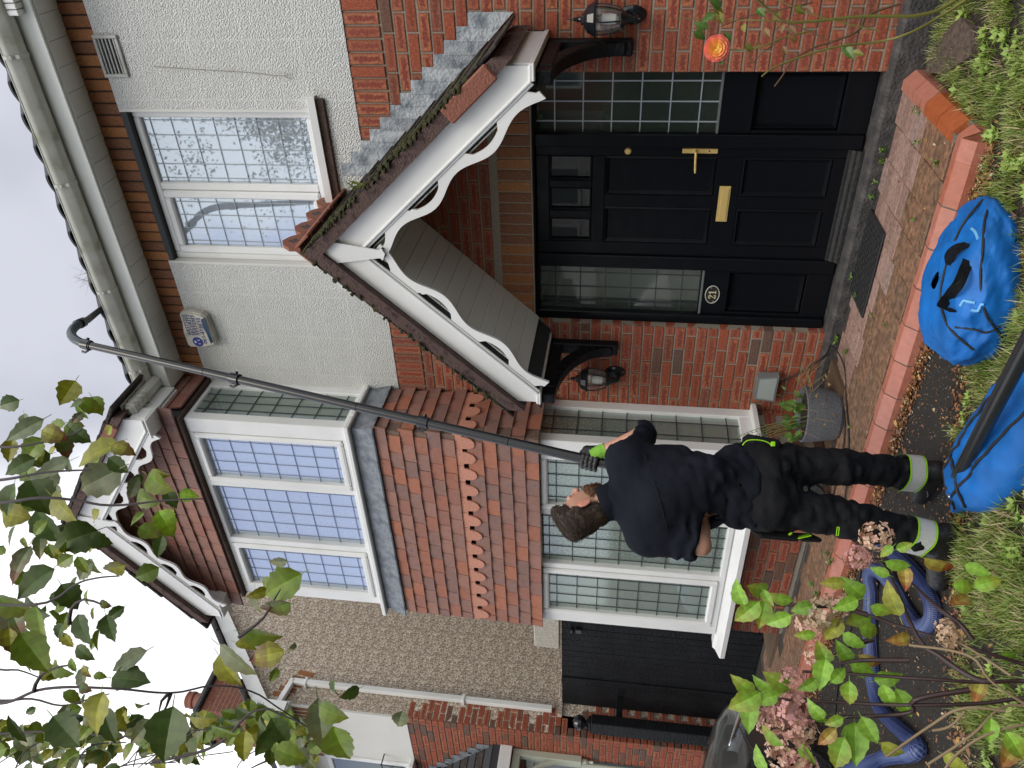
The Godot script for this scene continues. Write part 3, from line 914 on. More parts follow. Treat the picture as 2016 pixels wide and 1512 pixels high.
	var rows := 12
	for r in rows:
		var y := 3.135 - 0.1035 * r
		var club := r == 6
		var o := 0.012 + r * 0.0022
		var off := 0.0 if r % 2 == 0 else 0.0825
		var x := BX0 - 0.025 - off + 0.0825
		while x < BX1 + 0.02:
			var l := maxf(x - 0.081, BX0 - 0.03); var rr := minf(x + 0.081, BX1 + 0.03)
			if rr - l > 0.05:
				var half := rr - l < 0.12
				var ms: Mesh = cm if club and not half else (tmh if half else tm)
				var mm: Material = CLUB[R.randi() % 2] if club else TILE[R.randi() % 7]
				put("wall_tile", ms, mm, th, Transform3D(tilt * Basis(Vector3.FORWARD, R.randf_range(-0.012, 0.012)), Vector3((l + rr) / 2, y + 0.02 + R.randf_range(-0.002, 0.002), BZ + o + R.randf_range(-0.001, 0.002))))
			x += 0.165
		var z := BZ - 0.06 - off
		var bs := Basis(Vector3.UP, PI / 2)
		while z > -0.05:
			var ms2: Mesh = cm if club else tm
			put("wall_tile", ms2, CLUB[R.randi() % 2] if club else TILE[R.randi() % 7], th, Transform3D(bs * tilt, Vector3(BX1 + o - 0.004 + R.randf_range(-0.001, 0.002), y + 0.02, z)))
			z -= 0.165
	for r in rows:      # angle tiles on the corner
		if r == 6: continue
		var y := 3.135 - 0.1035 * r
		var o := 0.013 + r * 0.0022
		var cb := MB.new()
		for q in 2:
			var tr := Transform3D(Basis.IDENTITY if q == 0 else Basis(Vector3.UP, PI / 2), Vector3.ZERO)
			var w := 0.10
			var ce := Vector3(-w / 2 + 0.018, -0.058, 0.014) if q == 0 else Vector3(w / 2 - 0.018, -0.058, 0.014)
			cb.box(tr * ce, Vector3(w, 0.118, 0.012), 0.002, tr.basis * tilt)
		put("corner_tile", cb.mesh(), MT.corner_clay, th, Transform3D(Basis.IDENTITY, Vector3(BX1 + o - 0.01, y + 0.02, BZ + o - 0.006)))
	# lead apron under the upper window
	var la := MB.new()
	la.quad(Vector3(BX0 - 0.07, 3.14, BZ + 0.055), Vector3(BX1 + 0.05, 3.14, BZ + 0.055), Vector3(BX1 + 0.005, 3.315, BZ + 0.012), Vector3(BX0 - 0.02, 3.315, BZ + 0.012))
	la.quad(Vector3(BX1 + 0.05, 3.14, BZ + 0.055), Vector3(BX1 + 0.05, 3.14, -0.01), Vector3(BX1 + 0.005, 3.315, -0.01), Vector3(BX1 + 0.005, 3.315, BZ + 0.012))
	la.quad(Vector3(BX0 - 0.07, 3.13, BZ + 0.05), Vector3(BX1 + 0.05, 3.13, BZ + 0.05), Vector3(BX1 + 0.05, 3.14, BZ + 0.055), Vector3(BX0 - 0.07, 3.14, BZ + 0.055))
	la.quad(Vector3(BX1 + 0.05, 3.13, BZ + 0.05), Vector3(BX1 + 0.05, 3.13, -0.01), Vector3(BX1 + 0.05, 3.14, -0.01), Vector3(BX1 + 0.05, 3.14, BZ + 0.055))
	part("lead_apron", la, MT.lead, bay)
	# upper window
	var uw := holder("upper_bay_window", bay)
	var g := MB.new()
	var T := 4.668
	g.bx(BX1 - 0.135, BX1 - 0.002, 3.36, T, BZ - 0.09, BZ, 0.006)
	g.bx(BX0, BX0 + 0.09, 3.36, T, BZ - 0.09, BZ, 0.006)
	g.bx(-3.125, -3.07, 3.36, T, BZ - 0.09, BZ, 0.006)
	g.bx(-3.80, -3.74, 3.36, T, BZ - 0.09, BZ, 0.006)
	g.bx(BX0 + 0.091, BX1 - 0.136, 4.625, T, BZ - 0.09, BZ - 0.001, 0.006)
	g.bx(BX0 + 0.091, BX1 - 0.136, 3.36, 3.41, BZ - 0.09, BZ - 0.001, 0.006)
	g.bx(BX1 - 0.09, BX1 - 0.002, 3.36, T, 0.0, 0.075, 0.006)
	g.bx(BX1 - 0.09, BX1 - 0.003, 4.635, T, 0.076, BZ - 0.091, 0.006)
	g.bx(BX1 - 0.09, BX1 - 0.003, 3.36, 3.40, 0.076, BZ - 0.091, 0.006)
	g.bx(BX0, BX0 + 0.09, 3.36, T, 0.0, BZ - 0.091, 0.006)
	part("frame", g, MT.upvc, uw)
	var d1 := MB.new(); frame_ring(d1, -3.068, -2.557, 3.412, 4.622, 0.05, BZ - 0.06, BZ + 0.016, 0.012)
	part("casement", d1, MT.upvc, uw)
	var d2 := MB.new(); frame_ring(d2, -4.378, -3.803, 3.412, 4.622, 0.055, BZ - 0.06, BZ + 0.016, 0.012)
	part("casement", d2, MT.upvc, uw)
	leaded(uw, 0.42, 1.13, Transform3D(Basis.IDENTITY, Vector3(-2.812, 4.017, BZ - 0.03)), 5, 8, MT.glass_sky, mat("came_blue", lin(0.20, 0.25, 0.38), 0.4), 0.05, 0.0042)
	leaded(uw, 0.62, 1.22, Transform3D(Basis.IDENTITY, Vector3(-3.432, 4.017, BZ - 0.05)), 6, 8, MT.glass_sky, MT.came_blue, 0.05, 0.0042)
	leaded(uw, 0.47, 1.11, Transform3D(Basis.IDENTITY, Vector3(-4.09, 4.017, BZ - 0.03)), 5, 8, MT.glass_sky, MT.came_blue, 0.05, 0.0042)
	leaded(uw, 0.33, 1.24, Transform3D(Basis(Vector3.UP, PI / 2), Vector3(BX1 - 0.03, 4.017, 0.243)), 4, 8, MT.glass_bay, MT.came, 0.07)
	var us := MB.new()
	us.bx(BX0 - 0.09, BX1 + 0.045, 3.318, 3.358, BZ - 0.1, BZ + 0.06, 0.008)
	us.bx(BX1 - 0.05, BX1 + 0.045, 3.318, 3.358, -0.01, BZ - 0.101, 0.008)
	part("sill", us, MT.upvc, uw)
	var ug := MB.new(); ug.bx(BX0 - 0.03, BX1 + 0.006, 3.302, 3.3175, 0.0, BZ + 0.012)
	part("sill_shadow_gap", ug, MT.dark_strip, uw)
	var ur := MB.new()
	ur.bx(-5.0, -1.9, 3.0, 4.95, -3.35, -3.25); ur.bx(-5.0, -4.9, 3.0, 4.95, -3.25, -0.05); ur.bx(-2.7, -2.62, 3.0, 4.95, -3.25, -0.25)
	ur.bx(-5.0, -1.9, 4.67, 4.75, -3.35, -0.25); ur.bx(-5.0, -1.9, 3.2, 3.3, -3.35, -0.25); ur.bx(BX0 + 0.05, BX1 - 0.05, 4.672, 4.69, -0.25, BZ - 0.1); ur.bx(BX0 + 0.05, BX1 - 0.05, 3.25, 3.3, -0.25, BZ - 0.1)
	part("room_shell", ur, MT.room, uw)
	curtain(uw, BX0 + 0.05, -3.9, 3.38, 4.64, BZ - 0.2, 0.02, 8.0)
	curtain(uw, -3.2, BX1 - 0.1, 3.38, 4.64, BZ - 0.22, 0.02, 7.0)
	# gable over the bay
	var ga := holder("bay_gable", bay)
	var CX := -3.45
	var ws := MB.new()
	ws.bx(BX0 - 0.03, BX1 + 0.03, 4.669, 4.70, -0.02, BZ + 0.04, 0.004)
	part("wood_strip", ws, MT.wood_strip, ga)
	var gb := MB.new()
	gb.prism(PackedVector2Array([Vector2(BX0 - 0.02, 4.70), Vector2(BX1 + 0.02, 4.70), Vector2(BX1 + 0.02, 5.07), Vector2(CX, 5.82), Vector2(BX0 - 0.02, 5.07)]), -0.05, BZ + 0.012)
	part("tile_backing", gb, MT.dark_strip, ga)
	for r in 12:
		var y := 5.97 - 0.1065 * r
		if y - 0.118 < 4.66: continue
		var half := minf((5.84 - y) / 0.73, 1.07)
		var off := 0.0 if r % 2 == 0 else 0.0825
		var x := CX - 0.165 * 7 + off
		while x < CX + half + 0.1:
			if absf(x - CX) < half + 0.02:
				put("gable_tile", tm, TILE[[0, 1, 3, 5, 6][R.randi() % 5]], ga, Transform3D(tilt * Basis(Vector3.FORWARD, R.randf_range(-0.012, 0.012)), Vector3(x, y + 0.02, BZ + 0.03 + R.randf_range(-0.001, 0.002))))
			x += 0.165
		if y < 4.99:
			var z := BZ - 0.06 - off
			while z > -0.05:
				put("gable_tile", tm, TILE[[0, 1, 3, 5, 6][R.randi() % 5]], ga, Transform3D(Basis(Vector3.UP, PI / 2) * tilt, Vector3(BX1 + 0.03, y + 0.02, z)))
				z -= 0.165
	# white boarding: bargeboards with fretwork, boxed ends, fascia along the side
	var ZB := 0.70
	bargeboard(ga, CX, 5.85, 1.15, 0.73, 0.235, ZB, 4, MT.upvc, 4.845)
	var fin := MB.new()
	fin.prism(PackedVector2Array([Vector2(CX - 0.07, 5.80), Vector2(CX, 5.852), Vector2(CX + 0.07, 5.80), Vector2(CX + 0.025, 5.50), Vector2(CX + 0.035, 5.48), Vector2(CX, 5.45), Vector2(CX - 0.035, 5.48), Vector2(CX - 0.025, 5.50)]), ZB + 0.001, ZB + 0.014)
	part("apex_plate", fin, MT.upvc, ga)
	for s in [-1.0, 1.0]:
		var bxn := MB.new()
		var xo: float = CX + s * 1.155
		var xi: float = CX + s * 0.98
		bxn.prism(PackedVector2Array([Vector2(xo, 4.835), Vector2(xo, 5.0), Vector2(CX + s * 1.13, 5.03 - 0.198 + 0.0), Vector2(CX + s * 1.13, 4.835)]) if false else PackedVector2Array([Vector2(xi, 4.845), Vector2(xo, 4.845), Vector2(xo, 4.965), Vector2(xi, 4.995)]), 0.55, ZB - 0.023)
		bxn.bx(minf(xi, xo), maxf(xi, xo), 4.822, 4.843, 0.53, ZB + 0.006, 0.006)
		part("boxed_end", bxn, MT.upvc, ga)
	var fs := MB.new()
	fs.bx(BX1 + 0.075, BX1 + 0.095, 4.845, 5.02, 0.237, 0.545, 0.004)
	fs.bx(BX1 + 0.02, BX1 + 0.074, 4.83, 4.845, 0.237, 0.52, 0.003)
	part("side_fascia", fs, MT.upvc, ga)
	var gt := MB.new()
	gt.bx(BX1 + 0.098, BX1 + 0.20, 4.94, 5.03, 0.20, 0.64, 0.022)
	gt.bx(BX1 + 0.09, BX1 + 0.21, 5.022, 5.036, 0.235, 0.65, 0.004)
	for q in [0.44, 0.50, 0.56, 0.61]: gt.bx(BX1 + 0.096, BX1 + 0.206, 4.934, 5.02, q, q + 0.012, 0.003)
	part("side_gutter", gt, MT.gutter, ga)
	var gl := MB.new()
	gl.bx(BX0 - 0.20, BX0 - 0.10, 4.94, 5.03, 0.10, 0.55, 0.022)
	gl.bx(BX0 - 0.45, BX0 - 0.02, 4.86, 5.05, 0.0, 0.10, 0.01)
	part("side_gutter", gl, MT.gutter, ga)
	# roof of the gable: clay verge and mossy tiles
	for s in [-1.0, 1.0]:
		var und := MB.new()
		und.prism(PackedVector2Array([Vector2(CX, 5.853), Vector2(CX, 5.93), Vector2(CX + s * 1.20, 5.93 - 1.20 * 0.73), Vector2(CX + s * 1.20, 5.853 - 1.20 * 0.73)]), -3.5, ZB + 0.045)
		part("verge", und, MT.cement, ga)
		for k in 9:
			var t := MB.new()
			t.box(Vector3.ZERO, Vector3(0.21, 0.03, 0.30), 0.006)
			for zrow in 3:
				put("roof_tile", t.mesh() if zrow == 0 else t.mesh(), MT.roof_tile, ga, Transform3D(Basis(Vector3.BACK, -s * (atan(0.73) - 0.06)), Vector3(CX + s * (0.09 + 0.14 * k), 5.955 - (0.09 + 0.14 * k) * 0.73 + R.randf_range(-0.006, 0.006), ZB - 0.10 - 0.29 * zrow + R.randf_range(-0.012, 0.012))))
	var em := MB.new()
	em.box(Vector3(CX + 1.0, 5.165, ZB + 0.047), Vector3(0.30, 0.10, 0.02), 0.008, Basis(Vector3.BACK, -atan(0.73)))
	part("mortar_patch", em, MT.clay_red, ga)

# ------------------------------------------------------------------ porch canopy
func build_porch() -> void:
	var po := holder("porch_canopy", house)
	var CX := -0.835
	var ZP := 0.74
	var SL := 1.075
	bargeboard(po, CX, 3.138, 1.055, SL, 0.215, ZP, 3, MT.upvc, 1.868)
	var fin := MB.new()
	fin.prism(PackedVector2Array([Vector2(CX - 0.068, 3.068), Vector2(CX, 3.14), Vector2(CX + 0.068, 3.068), Vector2(CX + 0.026, 2.80), Vector2(CX + 0.04, 2.785), Vector2(CX, 2.765), Vector2(CX - 0.04, 2.785), Vector2(CX - 0.026, 2.80)]), ZP + 0.0135, ZP + 0.024)
	part("apex_plate", fin, MT.upvc, po)
	# boxed eaves ends
	for s in [-1.0, 1.0]:
		var e := MB.new()
		var x1: float = CX + s * 1.063
		var x0: float = CX + s * 0.985
		e.bx(minf(x0, x1), maxf(x0, x1), 1.868, 2.01, 0.0, ZP - 0.0225, 0.003)
		e.bx(minf(x0, x1) - 0.004, maxf(x0, x1) + 0.006, 1.868, 1.882, 0.0, ZP + 0.012, 0.003)
		e.bx(minf(x0, x1) - 0.002, maxf(x0, x1) + 0.01, 1.855, 1.867, 0.0, ZP + 0.018, 0.003)
		part("boxed_end", e, MT.upvc, po)
	# boarded underside, board by board
	for s in [-1.0, 1.0]:
		var n := 12
		for k in n:
			var t0 := 0.02 + 0.103 * k
			var bd := MB.new()
			var d := Vector2(s, -SL).normalized()
			bd.box(Vector3.ZERO, Vector3(0.101, 0.008, ZP - 0.03), 0.003)
			var mid := Vector2(CX, 2.865) + d * (t0 + 0.05)
			if mid.y < 1.9: continue
			put("ceiling_board", bd.mesh(), MT.soffit, po, Transform3D(Basis(Vector3.BACK, -s * atan(SL)), Vector3(mid.x, mid.y, (ZP - 0.03) * 0.5)))
	# roof body
	for s in [-1.0, 1.0]:
		var u := MB.new()
		u.prism(PackedVector2Array([Vector2(CX, 2.885), Vector2(CX, 3.13), Vector2(CX + s * 0.98, 3.13 - 0.98 * SL), Vector2(CX + s * 0.98, 1.872), Vector2(CX + s * 0.94, 1.872)]), 0.0, ZP - 0.03)
		part("roof_body", u, MT.dark_strip, po)
		# cement verge with a ragged upper edge
		var vg := MB.new()
		var poly := PackedVector2Array()
		for k in 41:
			var t := 1.10 * k / 40
			poly.append(Vector2(CX + s * t, 3.142 - t * SL + R.randf_range(-0.003, 0.003)))
		for k in 41:
			var t := 1.10 * (40 - k) / 40
			poly.append(Vector2(CX + s * t, 3.262 - t * SL * 1.01 + R.randf_range(-0.006, 0.006)))
		vg.prism(poly, 0.02, ZP + 0.05)
		part("verge", vg, MT.cement, po)
		# plain tiles over it
		for k in 12:
			var tt := 0.06 + 0.094 * k
			for zr in 4:
				var tl := MB.new(); tl.box(Vector3.ZERO, Vector3(0.19, 0.016, 0.175), 0.004)
				put("roof_tile", tl.mesh(), [MT.roof_tile, MT.moss, MT.roof_tile][R.randi() % 3], po, Transform3D(Basis(Vector3.BACK, -s * (atan(SL) - 0.07)) * Basis(Vector3.UP, R.randf_range(-0.02, 0.02)), Vector3(CX + s * tt, 3.278 - tt * SL + R.randf_range(-0.004, 0.004), ZP - 0.05 - 0.178 * zr + R.randf_range(-0.008, 0.008))))
	# ridge of red cresting tiles
	for k in 4:
		var rg := MB.new()
		var zc := ZP - 0.10 - 0.205 * k + 0.0
		rg.box(Vector3(CX - 0.05, 3.285, zc), Vector3(0.13, 0.018, 0.19), 0.004, Basis(Vector3.BACK, 0.82))
		rg.box(Vector3(CX + 0.05, 3.285, zc), Vector3(0.13, 0.018, 0.19), 0.004, Basis(Vector3.BACK, -0.82))
		var pol := PackedVector2Array([Vector2(-0.095, 3.30), Vector2(-0.10, 3.37), Vector2(-0.055, 3.425), Vector2(0.0, 3.45), Vector2(0.055, 3.425), Vector2(0.10, 3.37), Vector2(0.095, 3.30)])
		rg.prism(pol, CX - 0.012, CX + 0.012, Transform3D(Basis(Vector3(0, 0, -1), Vector3(0, 1, 0), Vector3(1, 0, 0)), Vector3(0, 0, zc)))
		part("cresting_tile", rg, MT.clay_red, po)
		for sx in [-1.0, 1.0]:
			var ho := MB.new()     # dark trefoil openings
			for q in [Vector2(-0.017, 3.372), Vector2(0.017, 3.372), Vector2(0.0, 3.396)]:
				ho.lathe([Vector2(0.014, 0), Vector2(0.0, 0.0012)], 10, Transform3D(Basis(Vector3.BACK, -sx * PI / 2), Vector3(CX + sx * 0.0125, q.y, zc - q.x)))
			ho.box(Vector3(CX + sx * 0.0128, 3.352, zc), Vector3(0.0012, 0.03, 0.012))
			part("cresting_hole", ho, MT.dark_strip, po)
	# moss cushions along the verge
	var ms := MB.new()
	for k in 900:
		var s := 1.0 if R.randf() < 0.75 else -1.0
		var t := R.randf_range(0.05, 1.0)
		var p := Vector3(CX + s * t, 3.272 - t * SL + R.randf_range(-0.022, 0.012), ZP + R.randf_range(-0.08, 0.062))
		var r := R.randf_range(0.006, 0.02)
		ms.lathe([Vector2(r, -r * 0.5), Vector2(r * 0.95, r * 0.25), Vector2(r * 0.5, r * 0.7), Vector2(0, r * 0.85)], 6, Transform3D(Basis(Vector3(R.randf(), R.randf(), R.randf()).normalized(), R.randf_range(-0.6, 0.6)), p))
	var mo := part("moss", ms, MT.moss, po)
	mo.set_meta("kind", "stuff")
	var wd := MB.new()
	for k in 7: wd.tube([Vector3(-0.40, 2.83, ZP + 0.03), Vector3(-0.40 + R.randf_range(-0.03, 0.03), 2.88, ZP + 0.05), Vector3(-0.40 + R.randf_range(-0.05, 0.05), 2.89 + R.randf_range(0, 0.03), ZP + 0.08)], [0.004, 0.003, 0.001], 4, false)
	wd.col = Color(0.25, 0.3, 0.05)
	part("weed", wd, mat("weed", lin(0.25, 0.3, 0.06), 0.6), po)
	# fresh mortar at the right foot
	var pt := MB.new()
	pt.box(Vector3(CX + 0.93, 2.19, ZP + 0.052), Vector3(0.34, 0.10, 0.02), 0.01, Basis(Vector3.BACK, -atan(SL)))
	part("mortar_patch", pt, MT.clay_red, po)
	# stepped lead flashing against the wall
	for s in [1.0, -1.0]:
		for k in 13:
			var x: float = CX + s * (0.271 + 0.075 * k)
			var top := 3.241 - 0.0765 * k + R.randf_range(-0.003, 0.003)
			var zz := 0.004 + 0.0012 * k
			var fl := MB.new()
			fl.prism(PackedVector2Array([Vector2(x - s * 0.081, top), Vector2(x, top - 0.004), Vector2(x, top - 0.27), Vector2(x - s * 0.081, top - 0.19)]), zz, zz + 0.0035, Transform3D(Basis(Vector3.UP, s * R.randf_range(0.03, 0.09)), Vector3(x, 0, 0)) * Transform3D(Basis.IDENTITY, Vector3(-x, 0, 0)))
			part("lead_flashing", fl, [MT.lead_mid, MT.lead_pale, MT.lead_pale][R.randi() % 3], po)
	# gallows brackets
	for s in [-1.0, 1.0]:
		var b := MB.new()
		var x: float = CX + s * 0.985 + (0.0 if s > 0 else -0.075)
		x = 0.148 if s > 0 else -1.902
		b.bx(x - 0.05, x + 0.05, 1.8535, 1.868, 0.0, 0.72)
		b.bx(x - 0.044, x + 0.044, 1.375, 1.853, 0.0, 0.075, 0.008)
		b.bx(x - 0.044, x + 0.044, 1.775, 1.853, 0.0755, 0.60, 0.008)
		var P := []
		for k in 13:
			var a := PI * 0.5 * k / 12
			P.append(Vector2(0.06 + 0.62 * (1.0 - cos(a)), 1.43 + 0.385 * sin(a)))
		for k in 12:
			var p0: Vector2 = P[k]; var p1: Vector2 = P[k + 1]
			var m := (p0 + p1) * 0.5
			b.box(Vector3(x, m.y, m.x), Vector3(0.072, 0.085, p0.distance_to(p1) + 0.02), 0.006, Basis(Vector3.RIGHT, -atan2(p1.y - p0.y, p1.x - p0.x)))
		var g := part("gallows_bracket", b, MT.black_wood, po)

# ------------------------------------------------------------------ front door
func panel(parent: Node, x0: float, x1: float, y0: float, y1: float, z: float, raised: bool) -> void:
	# bolection moulding with a fielded panel inside it
	var b := MB.new()
	var w := 0.028
	var o := [Vector3(x0, y0, z), Vector3(x1, y0, z), Vector3(x1, y1, z), Vector3(x0, y1, z)]
	var zi := z - 0.018 if not raised else z - 0.012
	var i := [Vector3(x0 + w, y0 + w, zi), Vector3(x1 - w, y0 + w, zi), Vector3(x1 - w, y1 - w, zi), Vector3(x0 + w, y1 - w, zi)]
	var m := [Vector3(x0 + 0.01, y0 + 0.01, z + 0.009), Vector3(x1 - 0.01, y0 + 0.01, z + 0.009), Vector3(x1 - 0.01, y1 - 0.01, z + 0.009), Vector3(x0 + 0.01, y1 - 0.01, z + 0.009)]
	for k in 4:
		var q := (k + 1) % 4
		b.quad(o[k], o[q], m[q], m[k])
		b.quad(m[k], m[q], i[q], i[k])
	b.quad(i[0], i[1], i[2], i[3])
	part("panel", b, MT.black_paint, parent)

func build_door() -> void:
	var Z := -0.09
	var fr := holder("door_frame", house)
	var b := MB.new()
	b.bx(DX0, 0.0, 1.963, 1.974, -0.19, -0.05)
	b.bx(DX0, DX0 + 0.068, -0.02, 1.962, -0.19, -0.062, 0.005)
	b.bx(-0.012, 0.0, -0.02, 1.962, -0.19, -0.062, 0.003)
	b.bx(-0.47, -0.385, -0.02, 1.962, -0.19, -0.066, 0.006)
	b.bx(-1.312, -1.218, -0.02, 1.962, -0.19, -0.066, 0.006)
	b.bx(-0.384, -0.013, 1.956, 1.962, -0.19, -0.07); b.bx(-1.66, -1.313, 1.95, 1.962, -0.19, -0.07)
	# rails of the side lights
	for sx in [[-0.384, -0.013], [DX0 + 0.069, -1.313]]:
		b.bx(sx[0], sx[1], 0.64, 0.835, -0.15, -0.092, 0.003)
		b.bx(sx[0], sx[1], -0.03, 0.135, -0.15, -0.092, 0.003)
		b.bx(sx[0], sx[0] + 0.02, 0.136, 0.639, -0.15, -0.092, 0.003)
		b.bx(sx[1] - 0.02, sx[1], 0.136, 0.639, -0.15, -0.092, 0.003)
	part("frame", b, MT.black_paint, fr)
	panel(fr, -0.364, -0.033, 0.137, 0.638, -0.118, false)
	panel(fr, DX0 + 0.09, -1.334, 0.137, 0.638, -0.118, false)
	var bd := MB.new()
	bd.bx(-0.386, -0.012, 0.832, 0.846, -0.13, -0.086, 0.003)
	part("glazing_bead", bd, mat("pale_grey", lin(0.13, 0.14, 0.14), 0.5), fr)
	bd = MB.new()
	bd.bx(-1.662, -1.312, 0.81, 0.826, -0.13, -0.086, 0.003)
	part("glazing_bead", bd, mat("pale_grey", lin(0.13, 0.14, 0.14), 0.5), fr)
	# side light glass with a lattice of lead
	for sl in [[-0.198, 0.372], [-1.486, 0.345]]:
		var xc: float = sl[0]; var w: float = sl[1]
		var g := MB.new(); g.bx(xc - w / 2, xc + w / 2, 0.835, 1.955, -0.121, -0.116)
		part("pane", g, MT.glass, fr)
		var l := MB.new()
		for v in [-0.325, 0.0, 0.325]: l.box(Vector3(xc + v * w, 1.395, -0.1135), Vector3(0.008, 1.12, 0.004))
		for k in 6: l.box(Vector3(xc, 1.837 - 0.1765 * k, -0.113), Vector3(w, 0.008, 0.004))
		part("lead_lattice", l, MT.came_pale if xc > -1.0 else MT.came, fr)
	# hall behind the glass
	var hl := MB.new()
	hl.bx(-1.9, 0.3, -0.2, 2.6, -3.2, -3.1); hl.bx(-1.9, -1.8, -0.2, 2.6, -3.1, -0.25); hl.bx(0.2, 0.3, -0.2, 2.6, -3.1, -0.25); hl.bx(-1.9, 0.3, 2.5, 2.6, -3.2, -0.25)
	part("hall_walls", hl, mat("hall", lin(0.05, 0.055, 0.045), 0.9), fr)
	var hf := MB.new(); hf.bx(-1.9, 0.3, -0.3, -0.2, -3.2, -0.2)
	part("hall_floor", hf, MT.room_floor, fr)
	var bl := MB.new(); bl.bx(-1.68, -1.30, 0.80, 1.96, -0.32, -0.31)
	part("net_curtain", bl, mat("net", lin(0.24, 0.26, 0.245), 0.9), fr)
	# the door itself
	var d := holder("front_door", house)
	var s := MB.new()
	var top := 1.958
	s.bx(-0.53, -0.472, 0.035, top, -0.16, Z, 0.003)
	s.bx(-1.216, -1.128, 0.035, top, -0.16, Z, 0.003)
	s.bx(-0.87, -0.788, 0.12, 1.512, -0.16, Z - 0.0004, 0.003)
	s.bx(-1.127, -0.531, 1.875, top, -0.16, Z, 0.003)
	s.bx(-1.127, -0.531, 1.512, 1.594, -0.16, Z, 0.003)
	s.bx(-1.127, -0.531, 0.66, 0.818, -0.16, Z, 0.003)
	s.bx(-1.127, -0.531, 0.035, 0.122, -0.16, Z, 0.003)
	s.bx(-0.745, -0.697, 1.595, 1.874, -0.16, Z, 0.003)
	s.bx(-0.957, -0.905, 1.595, 1.874, -0.16, Z, 0.003)
	part("rails_and_stiles", s, MT.black_paint, d)
	for q in [[-0.787, -0.531], [-1.127, -0.871]]:
		panel(d, q[0], q[1], 0.819, 1.511, Z - 0.004, true)
		panel(d, q[0], q[1], 0.123, 0.659, Z - 0.004, true)
	for q in [[-0.696, -0.531], [-0.904, -0.746], [-1.127, -0.958]]:
		var g := MB.new(); g.bx(q[0], q[1], 1.596, 1.873, -0.125, -0.12)
		part("pane", g, MT.glass_dark, d)
		var bb := MB.new(); frame_ring(bb, q[0], q[1], 1.596, 1.873, 0.012, -0.118, -0.095, 0.004)
		part("glazing_bead", bb, MT.black_paint, d)
	# draught board at the foot
	var wb := MB.new()
	wb.prism(PackedVector2Array([Vector2(Z, 0.05), Vector2(Z, -0.03), Vector2(Z + 0.045, -0.03), Vector2(Z + 0.045, -0.012), Vector2(Z + 0.028, 0.0), Vector2(Z + 0.03, 0.015), Vector2(Z + 0.012, 0.03), Vector2(Z + 0.014, 0.045)]), 0.474, 1.215, Transform3D(Basis(Vector3(0, 0, 1), Vector3(0, 1, 0), Vector3(-1, 0, 0)), Vector3.ZERO))
	part("weather_board", wb, mat("weather_board", lin(0.045, 0.045, 0.045), 0.45, noise("plinth_c", 0, 0, 0), 4.0), d)
	# letter plate, lever handle on its back plate, cylinder lock
	var lp := MB.new()
	lp.bx(-0.958, -0.717, 0.712, 0.783, Z + 0.0005, Z + 0.006, 0.002)
	lp.bx(-0.945, -0.73, 0.722, 0.766, Z + 0.0065, Z + 0.011, 0.003)
	part("letter_plate", lp, MT.brass, d)
	var hd := MB.new()
	hd.bx(-0.507, -0.476, 0.82, 1.037, Z + 0.0005, Z + 0.008, 0.003)
	part("handle_plate", hd, MT.brass, d)
	var lv := MB.new()
	lv.tube([Vector3(-0.491, 0.957, Z), Vector3(-0.491, 0.957, Z + 0.045)], 0.009, 10)
	lv.tube([Vector3(-0.485, 0.957, Z + 0.045), Vector3(-0.53, 0.956, Z + 0.05), Vector3(-0.60, 0.951, Z + 0.05), Vector3(-0.617, 0.95, Z + 0.047)], [0.009, 0.008, 0.0075, 0.005], 10)
	part("lever", lv, MT.brass, d)
	var kh := MB.new(); kh.lathe([Vector2(0.0055, 0), Vector2(0, 0.001)], 10, Transform3D(Basis(Vector3.RIGHT, PI / 2), Vector3(-0.491, 0.872, Z + 0.008)))
	part("keyhole", kh, MT.dark_strip, d)
	var lk := MB.new()
	lk.lathe([Vector2(0.021, 0.0), Vector2(0.021, 0.006), Vector2(0.015, 0.012), Vector2(0.0, 0.0125)], 20, Transform3D(Basis(Vector3.RIGHT, PI / 2), Vector3(-0.498, 1.373, Z)))
	part("cylinder_lock", lk, MT.brass, d)
	# oval number plate
	var np := thing("house_number_plate", "oval black house number plate reading 21 below the left side light", "number plate", Vector3(-1.503, 0.743, -0.0915))
	var ov := MB.new()
	ov.lathe([Vector2(1.0, 0.0), Vector2(0.97, 1.0), Vector2(0.0, 1.0)], 36, Transform3D(Basis(Vector3(0.070, 0, 0), Vector3(0, 0, 0.004), Vector3(0, -0.049, 0)), Vector3.ZERO))
	part("plate", ov, mat("plate_black", lin(0.02, 0.02, 0.018), 0.4), np)
	var rim := MB.new()
	var rp := []
	for k in 41: rp.append(Vector3(0.068 * cos(TAU * k / 40), 0.047 * sin(TAU * k / 40), 0.004))
	rim.tube(rp, 0.0028, 6, false)
	part("rim", rim, mat("plate_cream", lin(0.62, 0.62, 0.55), 0.5), np)
	var t := TextMesh.new()
	var sf := SystemFont.new(); sf.font_names = PackedStringArray(["Droid Serif"]); sf.font_weight = 700
	t.font = sf; t.text = "21"; t.font_size = 64; t.pixel_size = 0.0011; t.depth = 0.002
	put("digits", t, mat("plate_gold", lin(0.58, 0.53, 0.33), 0.4), np, Transform3D(Basis.IDENTITY.scaled(Vector3(0.85, 1.0, 1)), Vector3(0, 0, 0.0052)))
	var sc := MB.new()
	for sx in [-1.0, 1.0]: sc.lathe([Vector2(0.0035, 0), Vector2(0, 0.002)], 8, Transform3D(Basis(Vector3.RIGHT, PI / 2), Vector3(sx * 0.052, 0.012 * sx, 0.0042)))
	part("screw", sc, MT.plate_cream, np)
	tag(np, "", "")

